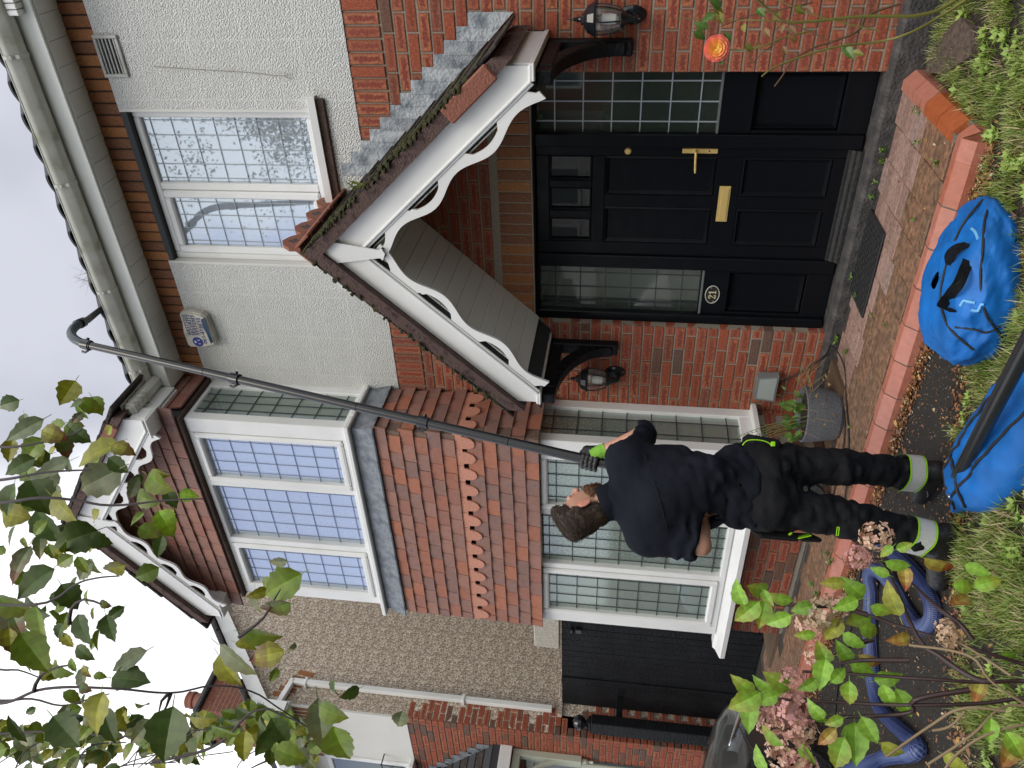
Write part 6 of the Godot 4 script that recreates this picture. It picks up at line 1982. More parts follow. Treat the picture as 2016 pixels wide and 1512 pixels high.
# ------------------------------------------------------------------ plants
func leaf(parent: Node, c: Vector3, dir: Vector3, L: float, wr: float, col: Color, tip_col := Color(-1, 0, 0), nrm := Vector3.ZERO, curl := 0.25, teeth := 0.10, called := "leaf") -> MeshInstance3D:
	var d := dir.normalized()
	var n := nrm
	if n == Vector3.ZERO: n = Vector3(R.randf_range(-1, 1), R.randf_range(0.2, 1), R.randf_range(-1, 1))
	n = (n - d * n.dot(d)).normalized()
	var s := d.cross(n)
	var steps := 9
	var mid := []; var lft := []; var rgt := []
	var fold := R.randf_range(0.15, 0.4)
	var tw := R.randf_range(-0.35, 0.35)
	for k in steps + 1:
		var t := float(k) / steps
		var w := 0.5 * wr * L * pow(maxf(0.0, sin(PI * pow(t, 0.68))), 0.85)
		var q := d * (t - 0.5) * L - n * curl * L * (t - 0.4) * (t - 0.4)
		var sr := s.rotated(d, tw * (t - 0.5) * 2.0)
		var nr := n.rotated(d, tw * (t - 0.5) * 2.0)
		var w1 := w * (1.0 + (teeth if k % 2 else -teeth * 0.6)); var w2 := w * (1.0 + (teeth if k % 2 else -teeth * 0.6) + R.randf_range(-0.05, 0.05))
		var back := d * (0.02 * L if k % 2 else 0.0)
		mid.append(q); lft.append(q - sr * w1 + nr * fold * w1 + back); rgt.append(q + sr * w2 + nr * fold * w2 + back)
	var tc := tip_col if tip_col.r >= 0 else col
	var b := MB.new()
	var blot := R.randi() % 100 * 1.7
	for k in steps:
		var t := (k + 0.5) / steps
		var c0 := col.lerp(tc, smoothstep(0.3, 1.0, t + 0.12 * sin(k * 1.9 + blot)))
		var n0: Vector3 = (rgt[k] - lft[k]).cross(mid[mini(k + 1, steps)] - mid[maxi(k - 1, 0)]).normalized()
		var n1: Vector3 = (rgt[k + 1] - lft[k + 1]).cross(mid[mini(k + 2, steps)] - mid[k]).normalized()
		if n0.length() < 0.5: n0 = n1
		if n1.length() < 0.5: n1 = n0
		for side in 2:
			var e: Array = rgt if side == 0 else lft
			var h0: Vector3 = (mid[k] + e[k]) * 0.5 + n0 * L * 0.012 * (1 if k % 2 else -1); var h1: Vector3 = (mid[k + 1] + e[k + 1]) * 0.5 + n1 * L * 0.012 * (-1 if k % 2 else 1)
			var r0: Vector3 = mid[k].lerp(h0, 0.14); var r1: Vector3 = mid[k + 1].lerp(h1, 0.14)
			var bend := (s if side == 0 else -s) * 0.35
			var na := (n0 - bend).normalized(); var nb := (n1 - bend).normalized()
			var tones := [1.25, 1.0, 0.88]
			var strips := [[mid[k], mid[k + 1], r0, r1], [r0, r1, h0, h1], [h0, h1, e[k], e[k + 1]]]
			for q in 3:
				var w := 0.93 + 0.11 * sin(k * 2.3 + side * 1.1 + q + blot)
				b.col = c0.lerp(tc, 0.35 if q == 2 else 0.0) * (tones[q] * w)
				var z: Array = strips[q]
				if side == 0:
					b.tri(z[0], z[2], z[3], na, na, nb); b.tri(z[0], z[3], z[1], na, nb, nb)
				else:
					b.tri(z[2], z[0], z[1], na, na, nb); b.tri(z[2], z[1], z[3], na, nb, nb)
	var stalk := d * (-0.5) * L
	b.col = col * 0.8
	b.quad(stalk - s * 0.012 * L, stalk + s * 0.012 * L, stalk - d * L * 0.22 + s * 0.008 * L, stalk - d * L * 0.22 - s * 0.008 * L)
	return put(called, b.mesh(), leafmat("leaf", 0.8), parent, Transform3D(Basis.IDENTITY, c))

func img_dir(deg: float, away := 0.0) -> Vector3:
	var a := deg_to_rad(deg)
	return (-CAM_U * cos(a) - CAM_R * sin(a) + CAM_F * away).normalized()

func build_birch() -> void:
	var t := thing("birch_tree", "birch branches with green and yellowing leaves hanging in front of the sky", "tree")
	var bark := mat("twig", lin(0.055, 0.042, 0.045), 0.7)
	# trunk stands beside the camera, out of the picture
	var tk := MB.new()
	tk.tube([Vector3(0.15, GY, 6.4), Vector3(0.1, 1.5, 6.35), Vector3(0.0, 3.2, 6.2), Vector3(-0.1, 5.2, 6.0), Vector3(-0.1, 7.5, 6.0)], [0.11, 0.09, 0.075, 0.05, 0.02], 10)
	part("trunk", tk, mat("birch_bark", lin(0.42, 0.40, 0.37), 0.8, noise("kerb_o", 0, 0, 0), 2.0), t)
	# limbs that carry the hanging twigs
	var twigs := [
		[[-160, 1330, 1.5], [-20, 1384, 1.38], [90, 1356, 1.34], [215, 1355, 1.33], [335, 1364, 1.34], [420, 1350, 1.36], [494, 1361, 1.38], [547, 1393, 1.40], [600, 1428, 1.42]],
		[[-120, 1370, 1.5], [0, 1379, 1.42], [62, 1376, 1.41], [120, 1389, 1.40], [170, 1378, 1.40], [215, 1366, 1.38]],
		[[-80, 1300, 1.42], [0, 1318, 1.35], [35, 1319, 1.34], [80, 1335, 1.34]],
		[[66, 1362, 1.34], [80, 1330, 1.34], [120, 1312, 1.33], [150, 1310, 1.33]],
		[[333, 1364, 1.34], [318, 1380, 1.33], [313, 1400, 1.33]], [[336, 1366, 1.34], [328, 1390, 1.34], [318, 1408, 1.33]],
		[[-140, 1000, 1.3], [0, 990, 1.22], [80, 980, 1.2], [150, 985, 1.2], [220, 995, 1.2], [330, 985, 1.2], [400, 982, 1.2]],
		[[-140, 1180, 1.3], [0, 1190, 1.25], [70, 1190, 1.22], [110, 1178, 1.22], [150, 1150, 1.21], [190, 1138, 1.2], [235, 1134, 1.2]],
		[[-100, 870, 1.3], [0, 880, 1.22], [60, 875, 1.2], [130, 860, 1.2], [160, 846, 1.2]],
		[[-100, 950, 1.3], [0, 945, 1.22], [90, 930, 1.2], [180, 925, 1.2]],
		[[137, 1230, 1.21], [140, 1200, 1.21], [165, 1180, 1.2], [200, 1190, 1.2]],
		[[470, 1255, 1.3], [490, 1240, 1.3], [520, 1215, 1.3], [540, 1180, 1.3], [552, 1160, 1.3]],
		[[300, 1500, 1.5], [420, 1470, 1.48], [500, 1400, 1.46], [560, 1410, 1.45], [620, 1440, 1.44], [660, 1470, 1.44]],
		[[-60, 1450, 1.9], [100, 1440, 1.85], [240, 1450, 1.8], [360, 1440, 1.8], [470, 1430, 1.8]],
	]
	for q in twigs:
		var p := []
		for e in q: p.append(at(e[0], e[1], e[2]))
		var pts := smooth(p)
		var rr := []
		for k in pts.size(): rr.append(lerpf(0.0035, 0.0012, float(k) / (pts.size() - 1)))
		var b := MB.new(); b.tube(pts, rr, 6)
		part("branch", b, bark, t)
	var limb := MB.new()
	limb.tube([Vector3(0.0, 3.2, 6.2), at(-300, 1420, 2.4), at(-170, 1250, 1.6), at(-160, 1000, 1.35), at(-150, 860, 1.35)], [0.03, 0.022, 0.015, 0.01, 0.006], 8)
	part("limb", limb, bark, t)
	# [x, y, length in px, direction, kind]  kinds: g green, d dark, y yellowing, p pale underside
	var lv := [
		[17, 794, 46, 165, "d"], [47, 846, 84, 150, "p"], [107, 856, 54, 20, "y"], [157, 857, 48, 40, "d"], [127, 881, 44, 70, "d"], [63, 887, 62, 130, "g"], [20, 887, 48, 100, "y"], [37, 917, 62, 150, "d"], [93, 927, 92, 155, "p"], [190, 892, 92, 155, "y"], [243, 886, 50, 20, "y"], [233, 916, 48, 40, "d"], [190, 946, 120, 155, "p"], [263, 961, 55, 120, "p"], [313, 951, 66, 30, "g"], [290, 983, 56, 20, "g"], [337, 983, 42, 60, "d"], [372, 975, 38, 10, "b"], [123, 1000, 78, 40, "y"], [77, 976, 84, 60, "d"], [20, 983, 64, 100, "d"],
		[150, 795, 30, 150, "d"], [152, 822, 34, 140, "p"], [30, 1015, 64, 10, "y"], [97, 1038, 84, 60, "d"], [147, 1060, 84, 160, "d"], [197, 1065, 46, 20, "d"], [327, 1031, 62, 60, "b"], [293, 1048, 44, 30, "g"], [23, 1055, 40, 100, "d"], [50, 1070, 28, 80, "g"], [37, 1112, 80, 110, "p"], [67, 1147, 84, 140, "d"], [20, 1188, 92, 30, "g"], [70, 1200, 70, 20, "d"], [100, 1085, 28, 60, "g"], [127, 1104, 46, 150, "g"], [163, 1112, 40, 60, "g"], [223, 1119, 58, 165, "y"], [137, 1175, 60, 60, "d"], [117, 1198, 28, 160, "g"], [207, 1190, 26, 20, "g"], [183, 1208, 26, 100, "g"], [163, 1241, 68, 60, "d"], [217, 1238, 62, 80, "d"], [77, 1230, 84, 90, "g"], [30, 1222, 74, 60, "d"], [117, 1243, 38, 120, "d"], [133, 1260, 38, 60, "y"], [67, 1285, 98, 60, "g"], [20, 1262, 56, 90, "y"], [143, 1310, 30, 70, "g"], [170, 1323, 30, 60, "y"], [197, 1331, 26, 10, "g"], [167, 1355, 30, 20, "d"],
		[253, 1301, 84, 150, "p"], [257, 1338, 78, 5, "d"], [467, 1301, 100, 35, "p"], [450, 1322, 78, 60, "y"], [190, 1408, 90, 100, "y"], [213, 1428, 72, 60, "d"], [123, 1411, 50, 110, "p"], [130, 1440, 84, 40, "d"], [33, 1435, 66, 60, "d"], [277, 1441, 58, 130, "p"], [330, 1446, 104, 95, "d"], [393, 1415, 66, 10, "y"], [93, 1435, 26, 90, "g"], [60, 1400, 24, 150, "d"],
		[547, 1106, 42, 175, "p"], [553, 1152, 96, 150, "g"], [541, 1195, 72, 165, "g"], [517, 1251, 78, 15, "g"], [522, 1291, 78, 165, "y"], [632, 1432, 120, 85, "p"], [654, 1404, 66, 20, "g"], [671, 1467, 84, 70, "g"], [551, 1441, 66, 60, "d"], [572, 1486, 70, 20, "g"], [520, 1460, 60, 120, "d"], [604, 1496, 60, 40, "p"], [480, 1470, 60, 90, "y"], [440, 1440, 56, 30, "g"],
	]
	var cols := {"g": Color(0.16, 0.25, 0.025), "d": Color(0.075, 0.13, 0.03), "y": Color(0.30, 0.31, 0.03), "p": Color(0.17, 0.21, 0.11), "b": Color(0.26, 0.46, 0.03)}
	for q in lv:
		var dep := 1.28 + R.randf_range(-0.10, 0.14)
		var L: float = q[2] * dep / 1531.0
		var c0: Color = cols[q[4]]
		var tipc := c0.lerp(Color(0.30, 0.22, 0.02), R.randf_range(0.0, 0.55)) if q[4] != "d" else c0.lerp(Color(0.12, 0.14, 0.02), R.randf_range(0, 0.5))
		if R.randf() < 0.12: tipc = Color(0.16, 0.05, 0.02)
		var wr := R.randf_range(0.62, 0.8) if q[4] != "p" else R.randf_range(0.4, 0.62)
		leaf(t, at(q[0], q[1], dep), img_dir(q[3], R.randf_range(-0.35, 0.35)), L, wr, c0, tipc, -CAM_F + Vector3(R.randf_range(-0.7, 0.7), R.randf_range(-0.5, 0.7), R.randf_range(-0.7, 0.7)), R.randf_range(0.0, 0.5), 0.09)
	for k in 95:      # smaller leaves between them
		var q: Array = lv[R.randi() % lv.size()]
		var dep := R.randf_range(1.3, 1.75)
		var c0: Color = cols[["g", "d", "d", "y", "p", "g"][R.randi() % 6]]
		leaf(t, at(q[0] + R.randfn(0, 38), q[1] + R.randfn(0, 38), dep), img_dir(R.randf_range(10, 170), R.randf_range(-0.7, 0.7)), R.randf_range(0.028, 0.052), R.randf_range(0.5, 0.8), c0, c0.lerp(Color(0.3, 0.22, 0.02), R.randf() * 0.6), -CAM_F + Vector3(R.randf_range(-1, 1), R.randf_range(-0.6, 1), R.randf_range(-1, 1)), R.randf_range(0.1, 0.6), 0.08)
	for k in 260:      # the thicker mass further out to the left
		var ix := R.randf_range(-20, 620)
		var edge := 1462.0 + 14.0 * sin(ix * 0.02) - (30.0 if ix > 380 and ix < 520 else 0.0)
		var iy := edge + absf(R.randfn(0, 36)) - 34
		var dep := R.randf_range(1.9, 2.9)
		var L := R.randf_range(0.042, 0.070)
		var c0: Color = cols[["g", "d", "d", "y", "p", "g"][R.randi() % 6]]
		leaf(t, at(ix, iy, dep), img_dir(R.randf_range(20, 160), R.randf_range(-0.6, 0.6)), L, R.randf_range(0.6, 0.8), c0, c0.lerp(Color(0.3, 0.22, 0.02), R.randf() * 0.6), -CAM_F + Vector3(R.randf_range(-1, 1), R.randf_range(-0.6, 1), R.randf_range(-1, 1)), 0.3, 0.08)
	for k in 16:
		var ix := R.randf_range(-20, 460)
		var b := MB.new()
		var y0 := R.randf_range(1440, 1500)
		var dd := R.randf_range(2.0, 2.7)
		b.tube(smooth([at(ix, y0 + 60, dd), at(ix + R.randf_range(20, 80), y0 + 15, dd), at(ix + R.randf_range(80, 170), y0 - R.randf_range(-10, 20), dd)]), 0.0018, 5)
		part("branch", b, bark, t)

func floret_head(parent: Node, c: Vector3, r: float, stretch: Vector3, col_a: Color, col_b: Color, n: int) -> void:
	var b := MB.new()
	for k in n:
		var z := 1.0 - 2.0 * (k + 0.5) / n
		var ph := k * 2.39996
		var d := Vector3(cos(ph) * sqrt(1 - z * z), z, sin(ph) * sqrt(1 - z * z))
		d = (d + Vector3(R.randf_range(-0.2, 0.2), R.randf_range(-0.2, 0.2), R.randf_range(-0.2, 0.2))).normalized()
		var o := d * stretch * r * R.randf_range(0.75, 1.05)
		var x := d.cross(Vector3(0.3, 0.9, 0.2)).normalized().rotated(d, R.randf() * TAU); var y := d.cross(x)
		var s := r * R.randf_range(0.24, 0.40)
		var cc := col_a.lerp(col_b, R.randf())
		for j in 4:
			var a := TAU * j / 4
			var e := x * cos(a) + y * sin(a); var f := -x * sin(a) + y * cos(a)
			var lift := d * s * R.randf_range(-0.1, 0.45)
			b.col = cc * R.randf_range(0.8, 1.12)
			var p1 := o + e * s * 0.55 - f * s * 0.42 + lift * 0.5; var p2 := o + e * s + lift; var p3 := o + e * s * 0.55 + f * s * 0.42 + lift * 0.5
			b.ft(o, p1, p2); b.ft(o, p2, p3)
	put("flower_head", b.mesh(), leafmat("petal", 0.5), parent, Transform3D(Basis.IDENTITY, c))

func build_shrubs() -> void:
	var h := thing("hydrangea_bush", "leggy hydrangea bush with dark stems, lime leaves and faded pink flower heads", "shrub")
	var dark := mat("stem_dark", lin(0.030, 0.012, 0.012), 0.45)
	var pale := mat("stem_pale", lin(0.22, 0.16, 0.09), 0.7)
	var root := on_y(2230, 1420, GY)
	var stems := [
		[[2120, 1345, 1.75], [2016, 1308, 1.78], [1909, 1275, 1.82], [1789, 1238, 1.9], [1709, 1211, 1.95], [1650, 1190, 2.0]],
		[[2120, 1352, 1.75], [2016, 1341, 1.78], [1929, 1343, 1.8], [1812, 1336, 1.85], [1665, 1326, 1.95], [1580, 1322, 2.0]],
		[[2120, 1378, 1.72], [2016, 1375, 1.75], [1929, 1385, 1.78], [1812, 1388, 1.82], [1692, 1385, 1.9], [1500, 1374, 2.0]],
		[[1909, 1358, 1.78], [1802, 1378, 1.82], [1779, 1405, 1.85], [1589, 1413, 1.95]],
		[[1709, 1211, 1.95], [1650, 1195, 1.98], [1599, 1193, 2.0], [1500, 1189, 2.05]],
		[[1960, 1340, 1.72], [1919, 1336, 1.74], [1849, 1291, 1.8], [1805, 1251, 1.85], [1745, 1120, 2.0], [1705, 1095, 2.03]],
		[[1915, 1260, 1.78], [1889, 1228, 1.8], [1845, 1195, 1.85], [1795, 1148, 1.95]],
		[[1720, 1258, 1.93], [1660, 1278, 1.95], [1630, 1292, 1.97]],
		[[1790, 1300, 1.85], [1700, 1300, 1.9], [1655, 1306, 1.95]],
	]
	for q in stems:
		var p := []
		if q[0][0] > 2100: p.append(root)
		for e in q: p.append(at(e[0], e[1], e[2]))
		var pts := smooth(p)
		var rr := []
		for k in pts.size(): rr.append(lerpf(0.0068, 0.0034, float(k) / (pts.size() - 1)))
		var b := MB.new(); b.tube(pts, rr, 8)
		part("stem", b, dark, h)
	for q in [[[2060, 1400, 1.7], [1979, 1391, 1.72], [1912, 1448, 1.72], [1825, 1506, 1.75]], [[2060, 1420, 1.68], [1960, 1440, 1.7], [1890, 1480, 1.72], [1850, 1530, 1.73]], [[1980, 1400, 1.7], [1895, 1395, 1.73], [1830, 1430, 1.78], [1745, 1490, 1.8]], [[2016, 1385, 1.7], [1950, 1340, 1.72], [1905, 1290, 1.75], [1790, 1270, 1.85]], [[1990, 1330, 1.7], [1930, 1290, 1.75], [1880, 1260, 1.8]], [[1835, 1438, 1.78], [1870, 1430, 1.76], [1900, 1400, 1.74]]]:
		var p := []
		for e in q: p.append(at(e[0], e[1], e[2]))
		var b := MB.new(); b.tube(smooth(p), 0.0032, 6)
		part("stem", b, pale, h)
	# [x, y, px, dir, kind, depth]
	var lv := [
		[1535, 1178, 58, 190, "g"], [1532, 1221, 62, 150, "g"], [1580, 1198, 50, 160, "g"], [1640, 1148, 52, 175, "y"], [1680, 1158, 66, 220, "g"], [1665, 1190, 60, 160, "g"], [1690, 1221, 62, 170, "g"], [1712, 1241, 62, 20, "g"], [1738, 1202, 60, 20, "g"], [1757, 1180, 80, 250, "y"], [1768, 1111, 54, 10, "g"], [1745, 1086, 38, 130, "g"], [1780, 1076, 36, 330, "g"], [1782, 1138, 56, 100, "o"], [1732, 1125, 42, 200, "g"], [1850, 1110, 76, 20, "r"], [1662, 1285, 62, 230, "g"], [1620, 1285, 68, 240, "g"], [1682, 1262, 56, 30, "g"], [1770, 1258, 56, 170, "o"], [1716, 1301, 62, 20, "o"], [1619, 1328, 70, 110, "g"], [1652, 1328, 54, 330, "g"], [1699, 1318, 58, 20, "g"], [1672, 1365, 70, 80, "g"], [1750, 1335, 62, 340, "g"], [1748, 1372, 56, 70, "g"], [1780, 1385, 78, 60, "g"], [1684, 1464, 90, 100, "g"], [1712, 1438, 66, 60, "g"], [1925, 1360, 66, 110, "r"], [1615, 1411, 50, 180, "g"], [1642, 1421, 44, 150, "g"], [1532, 1341, 72, 210, "g"], [1519, 1368, 50, 170, "g"], [1652, 1485, 84, 100, "g"], [1605, 1398, 54, 230, "g"], [1899, 1155, 54, 10, "g"], [1892, 1182, 60, 170, "o"], [1945, 1148, 60, 340, "g"], [1925, 1122, 54, 20, "g"], [1760, 1478, 70, 30, "y"], [1590, 1350, 50, 140, "g"], [1640, 1240, 60, 130, "y"], [1585, 1250, 46, 170, "g"],
		[1455, 1168, 60, 250, "g"], [1470, 1205, 76, 130, "g"], [1491, 1159, 60, 200, "g"], [1501, 1210, 62, 110, "g"], [1512, 1180, 50, 60, "g"], [1463, 1350, 66, 220, "g"], [1466, 1380, 80, 150, "g"], [1476, 1408, 80, 100, "g"], [1501, 1346, 60, 220, "g"], [1506, 1376, 60, 160, "g"], [1496, 1495, 60, 250, "g"], [1520, 1450, 60, 220, "g"], [1950, 1440, 60, 90, "g"], [2000, 1470, 70, 60, "g"], [1985, 1490, 60, 140, "o"], [1880, 1500, 54, 30, "y"], [1990, 1290, 60, 10, "g"], [1590, 1490, 60, 60, "g"], [1628, 1452, 56, 130, "o"],
	]
	var cols := {"g": Color(0.26, 0.48, 0.055), "y": Color(0.44, 0.48, 0.075), "o": Color(0.46, 0.37, 0.08), "r": Color(0.46, 0.44, 0.08)}
	for q in lv:
		var dep := 1.92 + R.randf_range(-0.12, 0.10) - (maxf(0.0, q[0] - 1800) * 0.0009)
		var L: float = q[2] * dep / 1531.0 * 0.90
		var c0: Color = cols[q[4]] * R.randf_range(0.75, 1.1)
		var tipc := c0
		if q[4] == "o": tipc = Color(0.32, 0.10, 0.03)
		elif q[4] == "r": tipc = Color(0.34, 0.06, 0.02)
		elif R.randf() < 0.35: tipc = c0.lerp(Color(0.34, 0.30, 0.04), 0.7)
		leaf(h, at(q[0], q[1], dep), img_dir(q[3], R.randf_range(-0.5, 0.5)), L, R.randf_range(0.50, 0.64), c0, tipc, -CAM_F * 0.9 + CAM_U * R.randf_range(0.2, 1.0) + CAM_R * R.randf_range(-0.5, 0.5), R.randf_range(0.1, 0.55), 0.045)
	var pk := Color(0.60, 0.33, 0.28); var tn := Color(0.64, 0.46, 0.32); var rs := Color(0.52, 0.25, 0.25)
	for q in [[1725, 1056, 34, tn, pk, 1.98], [1690, 1098, 30, rs, pk, 1.98], [1620, 1205, 42, tn, Color(0.42, 0.34, 0.22), 2.0], [1598, 1228, 34, tn, pk, 2.02], [1655, 1190, 26, tn, pk, 1.98], [1608, 1290, 26, pk, tn, 1.97], [1558, 1334, 28, rs, pk, 2.0], [1562, 1398, 44, pk, rs, 1.98], [1575, 1440, 36, pk, tn, 1.97], [1515, 1425, 28, pk, tn, 2.02], [1552, 1480, 46, tn, pk, 1.95], [1515, 1400, 26, rs, pk, 2.02], [1572, 1505, 38, pk, rs, 1.95], [1868, 1256, 26, tn, Color(0.40, 0.26, 0.15), 1.8], [1862, 1235, 20, tn, tn, 1.8]]:
		floret_head(h, at(q[0], q[1], q[5]), q[2] * q[5] / 1531.0 * 0.82, Vector3(1.0, 1.15, 1.0), q[3], q[4], 40)
	# rose at the right
	var r := thing("rose_bush", "thin straggling rose bush with one salmon pink bloom by the right wall", "rose bush")
	var gst := mat("rose_stem", lin(0.16, 0.15, 0.035), 0.5)
	var bst := mat("rose_twig", lin(0.12, 0.065, 0.035), 0.6)
	var rr2 := [
		[gst, 0.0085, [[1960, -60, 3.1], [1865, 10, 3.15], [1810, 30, 3.15], [1750, 32, 3.15], [1690, 33, 3.15], [1600, 42, 3.15], [1545, 42, 3.15], [1515, 20, 3.15], [1480, -10, 3.1]]],
		[gst, 0.006, [[1930, -20, 3.0], [1855, 30, 3.05], [1790, 65, 3.05], [1730, 82, 3.1], [1660, 90, 3.1], [1600, 105, 3.1], [1530, 130, 3.1], [1500, 150, 3.1]]],
		[bst, 0.005, [[1770, 8, 3.2], [1710, 30, 3.2], [1690, 60, 3.15], [1640, 82, 3.15], [1600, 95, 3.15], [1560, 120, 3.15], [1540, 150, 3.15], [1525, 170, 3.15]]],
		[gst, 0.004, [[1600, 60, 3.15], [1540, 75, 3.15], [1500, 92, 3.15], [1455, 98, 3.18], [1420, 96, 3.2]]],
		[gst, 0.003, [[1560, 45, 3.15], [1500, 40, 3.15], [1440, 40, 3.2], [1380, 38, 3.2], [1330, 35, 3.2]]],
		[bst, 0.003, [[1600, 5, 3.15], [1540, 18, 3.15], [1480, 30, 3.2], [1420, 52, 3.2]]],
		[bst, 0.003, [[1640, 85, 3.1], [1590, 60, 3.1], [1540, 40, 3.1], [1500, 10, 3.1]]],
		[bst, 0.0025, [[1540, 75, 3.1], [1500, 105, 3.1], [1480, 125, 3.1], [1470, 95, 3.1]]],
		[gst, 0.003, [[1730, 60, 3.1], [1660, 45, 3.1], [1590, 25, 3.1], [1520, -5, 3.1]]],
	]
	for q in rr2:
		var p := []
		for e in q[2]: p.append(at(e[0], e[1], e[2]))
		var pts := smooth(p)
		var rad := []
		for k in pts.size(): rad.append(q[1] * lerpf(1.0, 0.6, float(k) / (pts.size() - 1)))
		var b := MB.new(); b.tube(pts, rad, 7)
		part("stem", b, q[0], r)
	var bl := MB.new()
	var bc := at(1411, 95, 3.16)
	var face := (CAM_O - bc).normalized()
	var bx := face.cross(Vector3.UP).normalized(); var by := bx.cross(face)
	for ring in 5:
		var n: int = [9, 8, 7, 5, 3][ring]
		for k in n:
			var a: float = TAU * k / n + ring * 0.5
			var d := bx * cos(a) + by * sin(a); var s := -bx * sin(a) + by * cos(a)
			var rad: float = [0.052, 0.043, 0.032, 0.021, 0.011][ring]
			var open: float = [0.1, 0.5, 0.95, 1.4, 1.9][ring]
			var w: float = rad * 0.62
			var cin: Color = [Color(0.75, 0.13, 0.10), Color(0.80, 0.20, 0.09), Color(0.86, 0.28, 0.07), Color(0.88, 0.40, 0.06), Color(0.86, 0.48, 0.07)][ring]
			var o := face * (0.004 * ring)
			var P := []
			for j in 4:
				for i in 4:
					var u := float(i) / 3 * 2 - 1; var v := float(j) / 3
					var pt := o + d * rad * v * (1.0 - 0.18 * u * u) + s * w * u * (0.35 + 0.65 * sin(v * PI * 0.62)) + face * rad * (open * v * v * 0.35 - 0.16 * v * v * u * u + 0.06)
					P.append(pt)
			bl.col = cin * R.randf_range(0.88, 1.1)
			bl.grid(P, 4, 4)
	put("rose_bloom", bl.mesh(), leafmat("petal", 0.5), r, Transform3D(Basis.IDENTITY, bc))
	for q in [[1380, 50, 30, 200, "g"], [1378, 70, 30, 20, "g"], [1432, 75, 24, 60, "g"], [1395, 35, 30, 150, "g"], [1418, 35, 26, 60, "y"], [1408, 8, 30, 200, "g"], [1415, 22, 26, 20, "y"], [1498, 25, 26, 60, "g"], [1465, 55, 20, 90, "y"], [1475, 95, 24, 20, "y"], [1540, 55, 20, 100, "o"], [1560, 58, 24, 60, "o"], [1575, 20, 26, 20, "y"], [1510, 65, 22, 60, "o"], [1560, 75, 24, 200, "o"], [1545, 100, 20, 60, "o"], [1595, 20, 20, 60, "o"], [1672, 105, 30, 60, "g"], [1665, 95, 22, 140, "g"], [1690, 105, 24, 30, "y"], [1420, 120, 20, 90, "g"], [1530, 30, 24, 300, "y"], [1490, 90, 20, 160, "o"]]:
		var dep := 3.15 + R.randf_range(-0.05, 0.05)
		var c0: Color = {"g": Color(0.10, 0.19, 0.04), "y": Color(0.26, 0.25, 0.05), "o": Color(0.26, 0.14, 0.06)}[q[4]]
		leaf(r, at(q[0], q[1], dep), img_dir(q[3], R.randf_range(-0.5, 0.5)), q[2] * dep / 1531.0, 0.6, c0, c0, -CAM_F + Vector3(0, R.randf_range(0, 0.8), 0), 0.2, 0.06)
	# small weeds rooted in the joints of the paving
	var w := thing("paving_weeds", "small green weeds rooted in the joints along the foot of the wall", "weeds")
	w.set_meta("kind", "stuff")
	for q in [[1640, 640, 3], [1650, 655, 3], [1668, 690, 3], [1682, 545, 2], [1690, 578, 1], [1736, 285, 4], [1728, 300, 4], [1716, 380, 3], [1722, 350, 3], [1808, 215, 3], [1810, 280, 2], [1845, 320, 2], [1630, 1090, 3], [1640, 1105, 3], [1600, 1150, 4], [1610, 1170, 3], [1690, 1160, 3], [1675, 840, 1], [1715, 620, 1], [1800, 430, 1], [1745, 640, 1]]:
		var c := on_y(q[0], q[1], PY + 0.01)
		c.z = maxf(c.z, 0.065)
		for k in int(q[2]) * 4:
			var a := R.randf() * TAU
			var col := Color(0.12, 0.22, 0.04).lerp(Color(0.2, 0.3, 0.06), R.randf())
			leaf(w, c + Vector3(cos(a) * R.randf_range(0, 0.025), R.randf_range(0.0, 0.03), sin(a) * R.randf_range(0, 0.025)), Vector3(cos(a), R.randf_range(0.1, 1.0), sin(a)), R.randf_range(0.015, 0.035), 0.45, col)

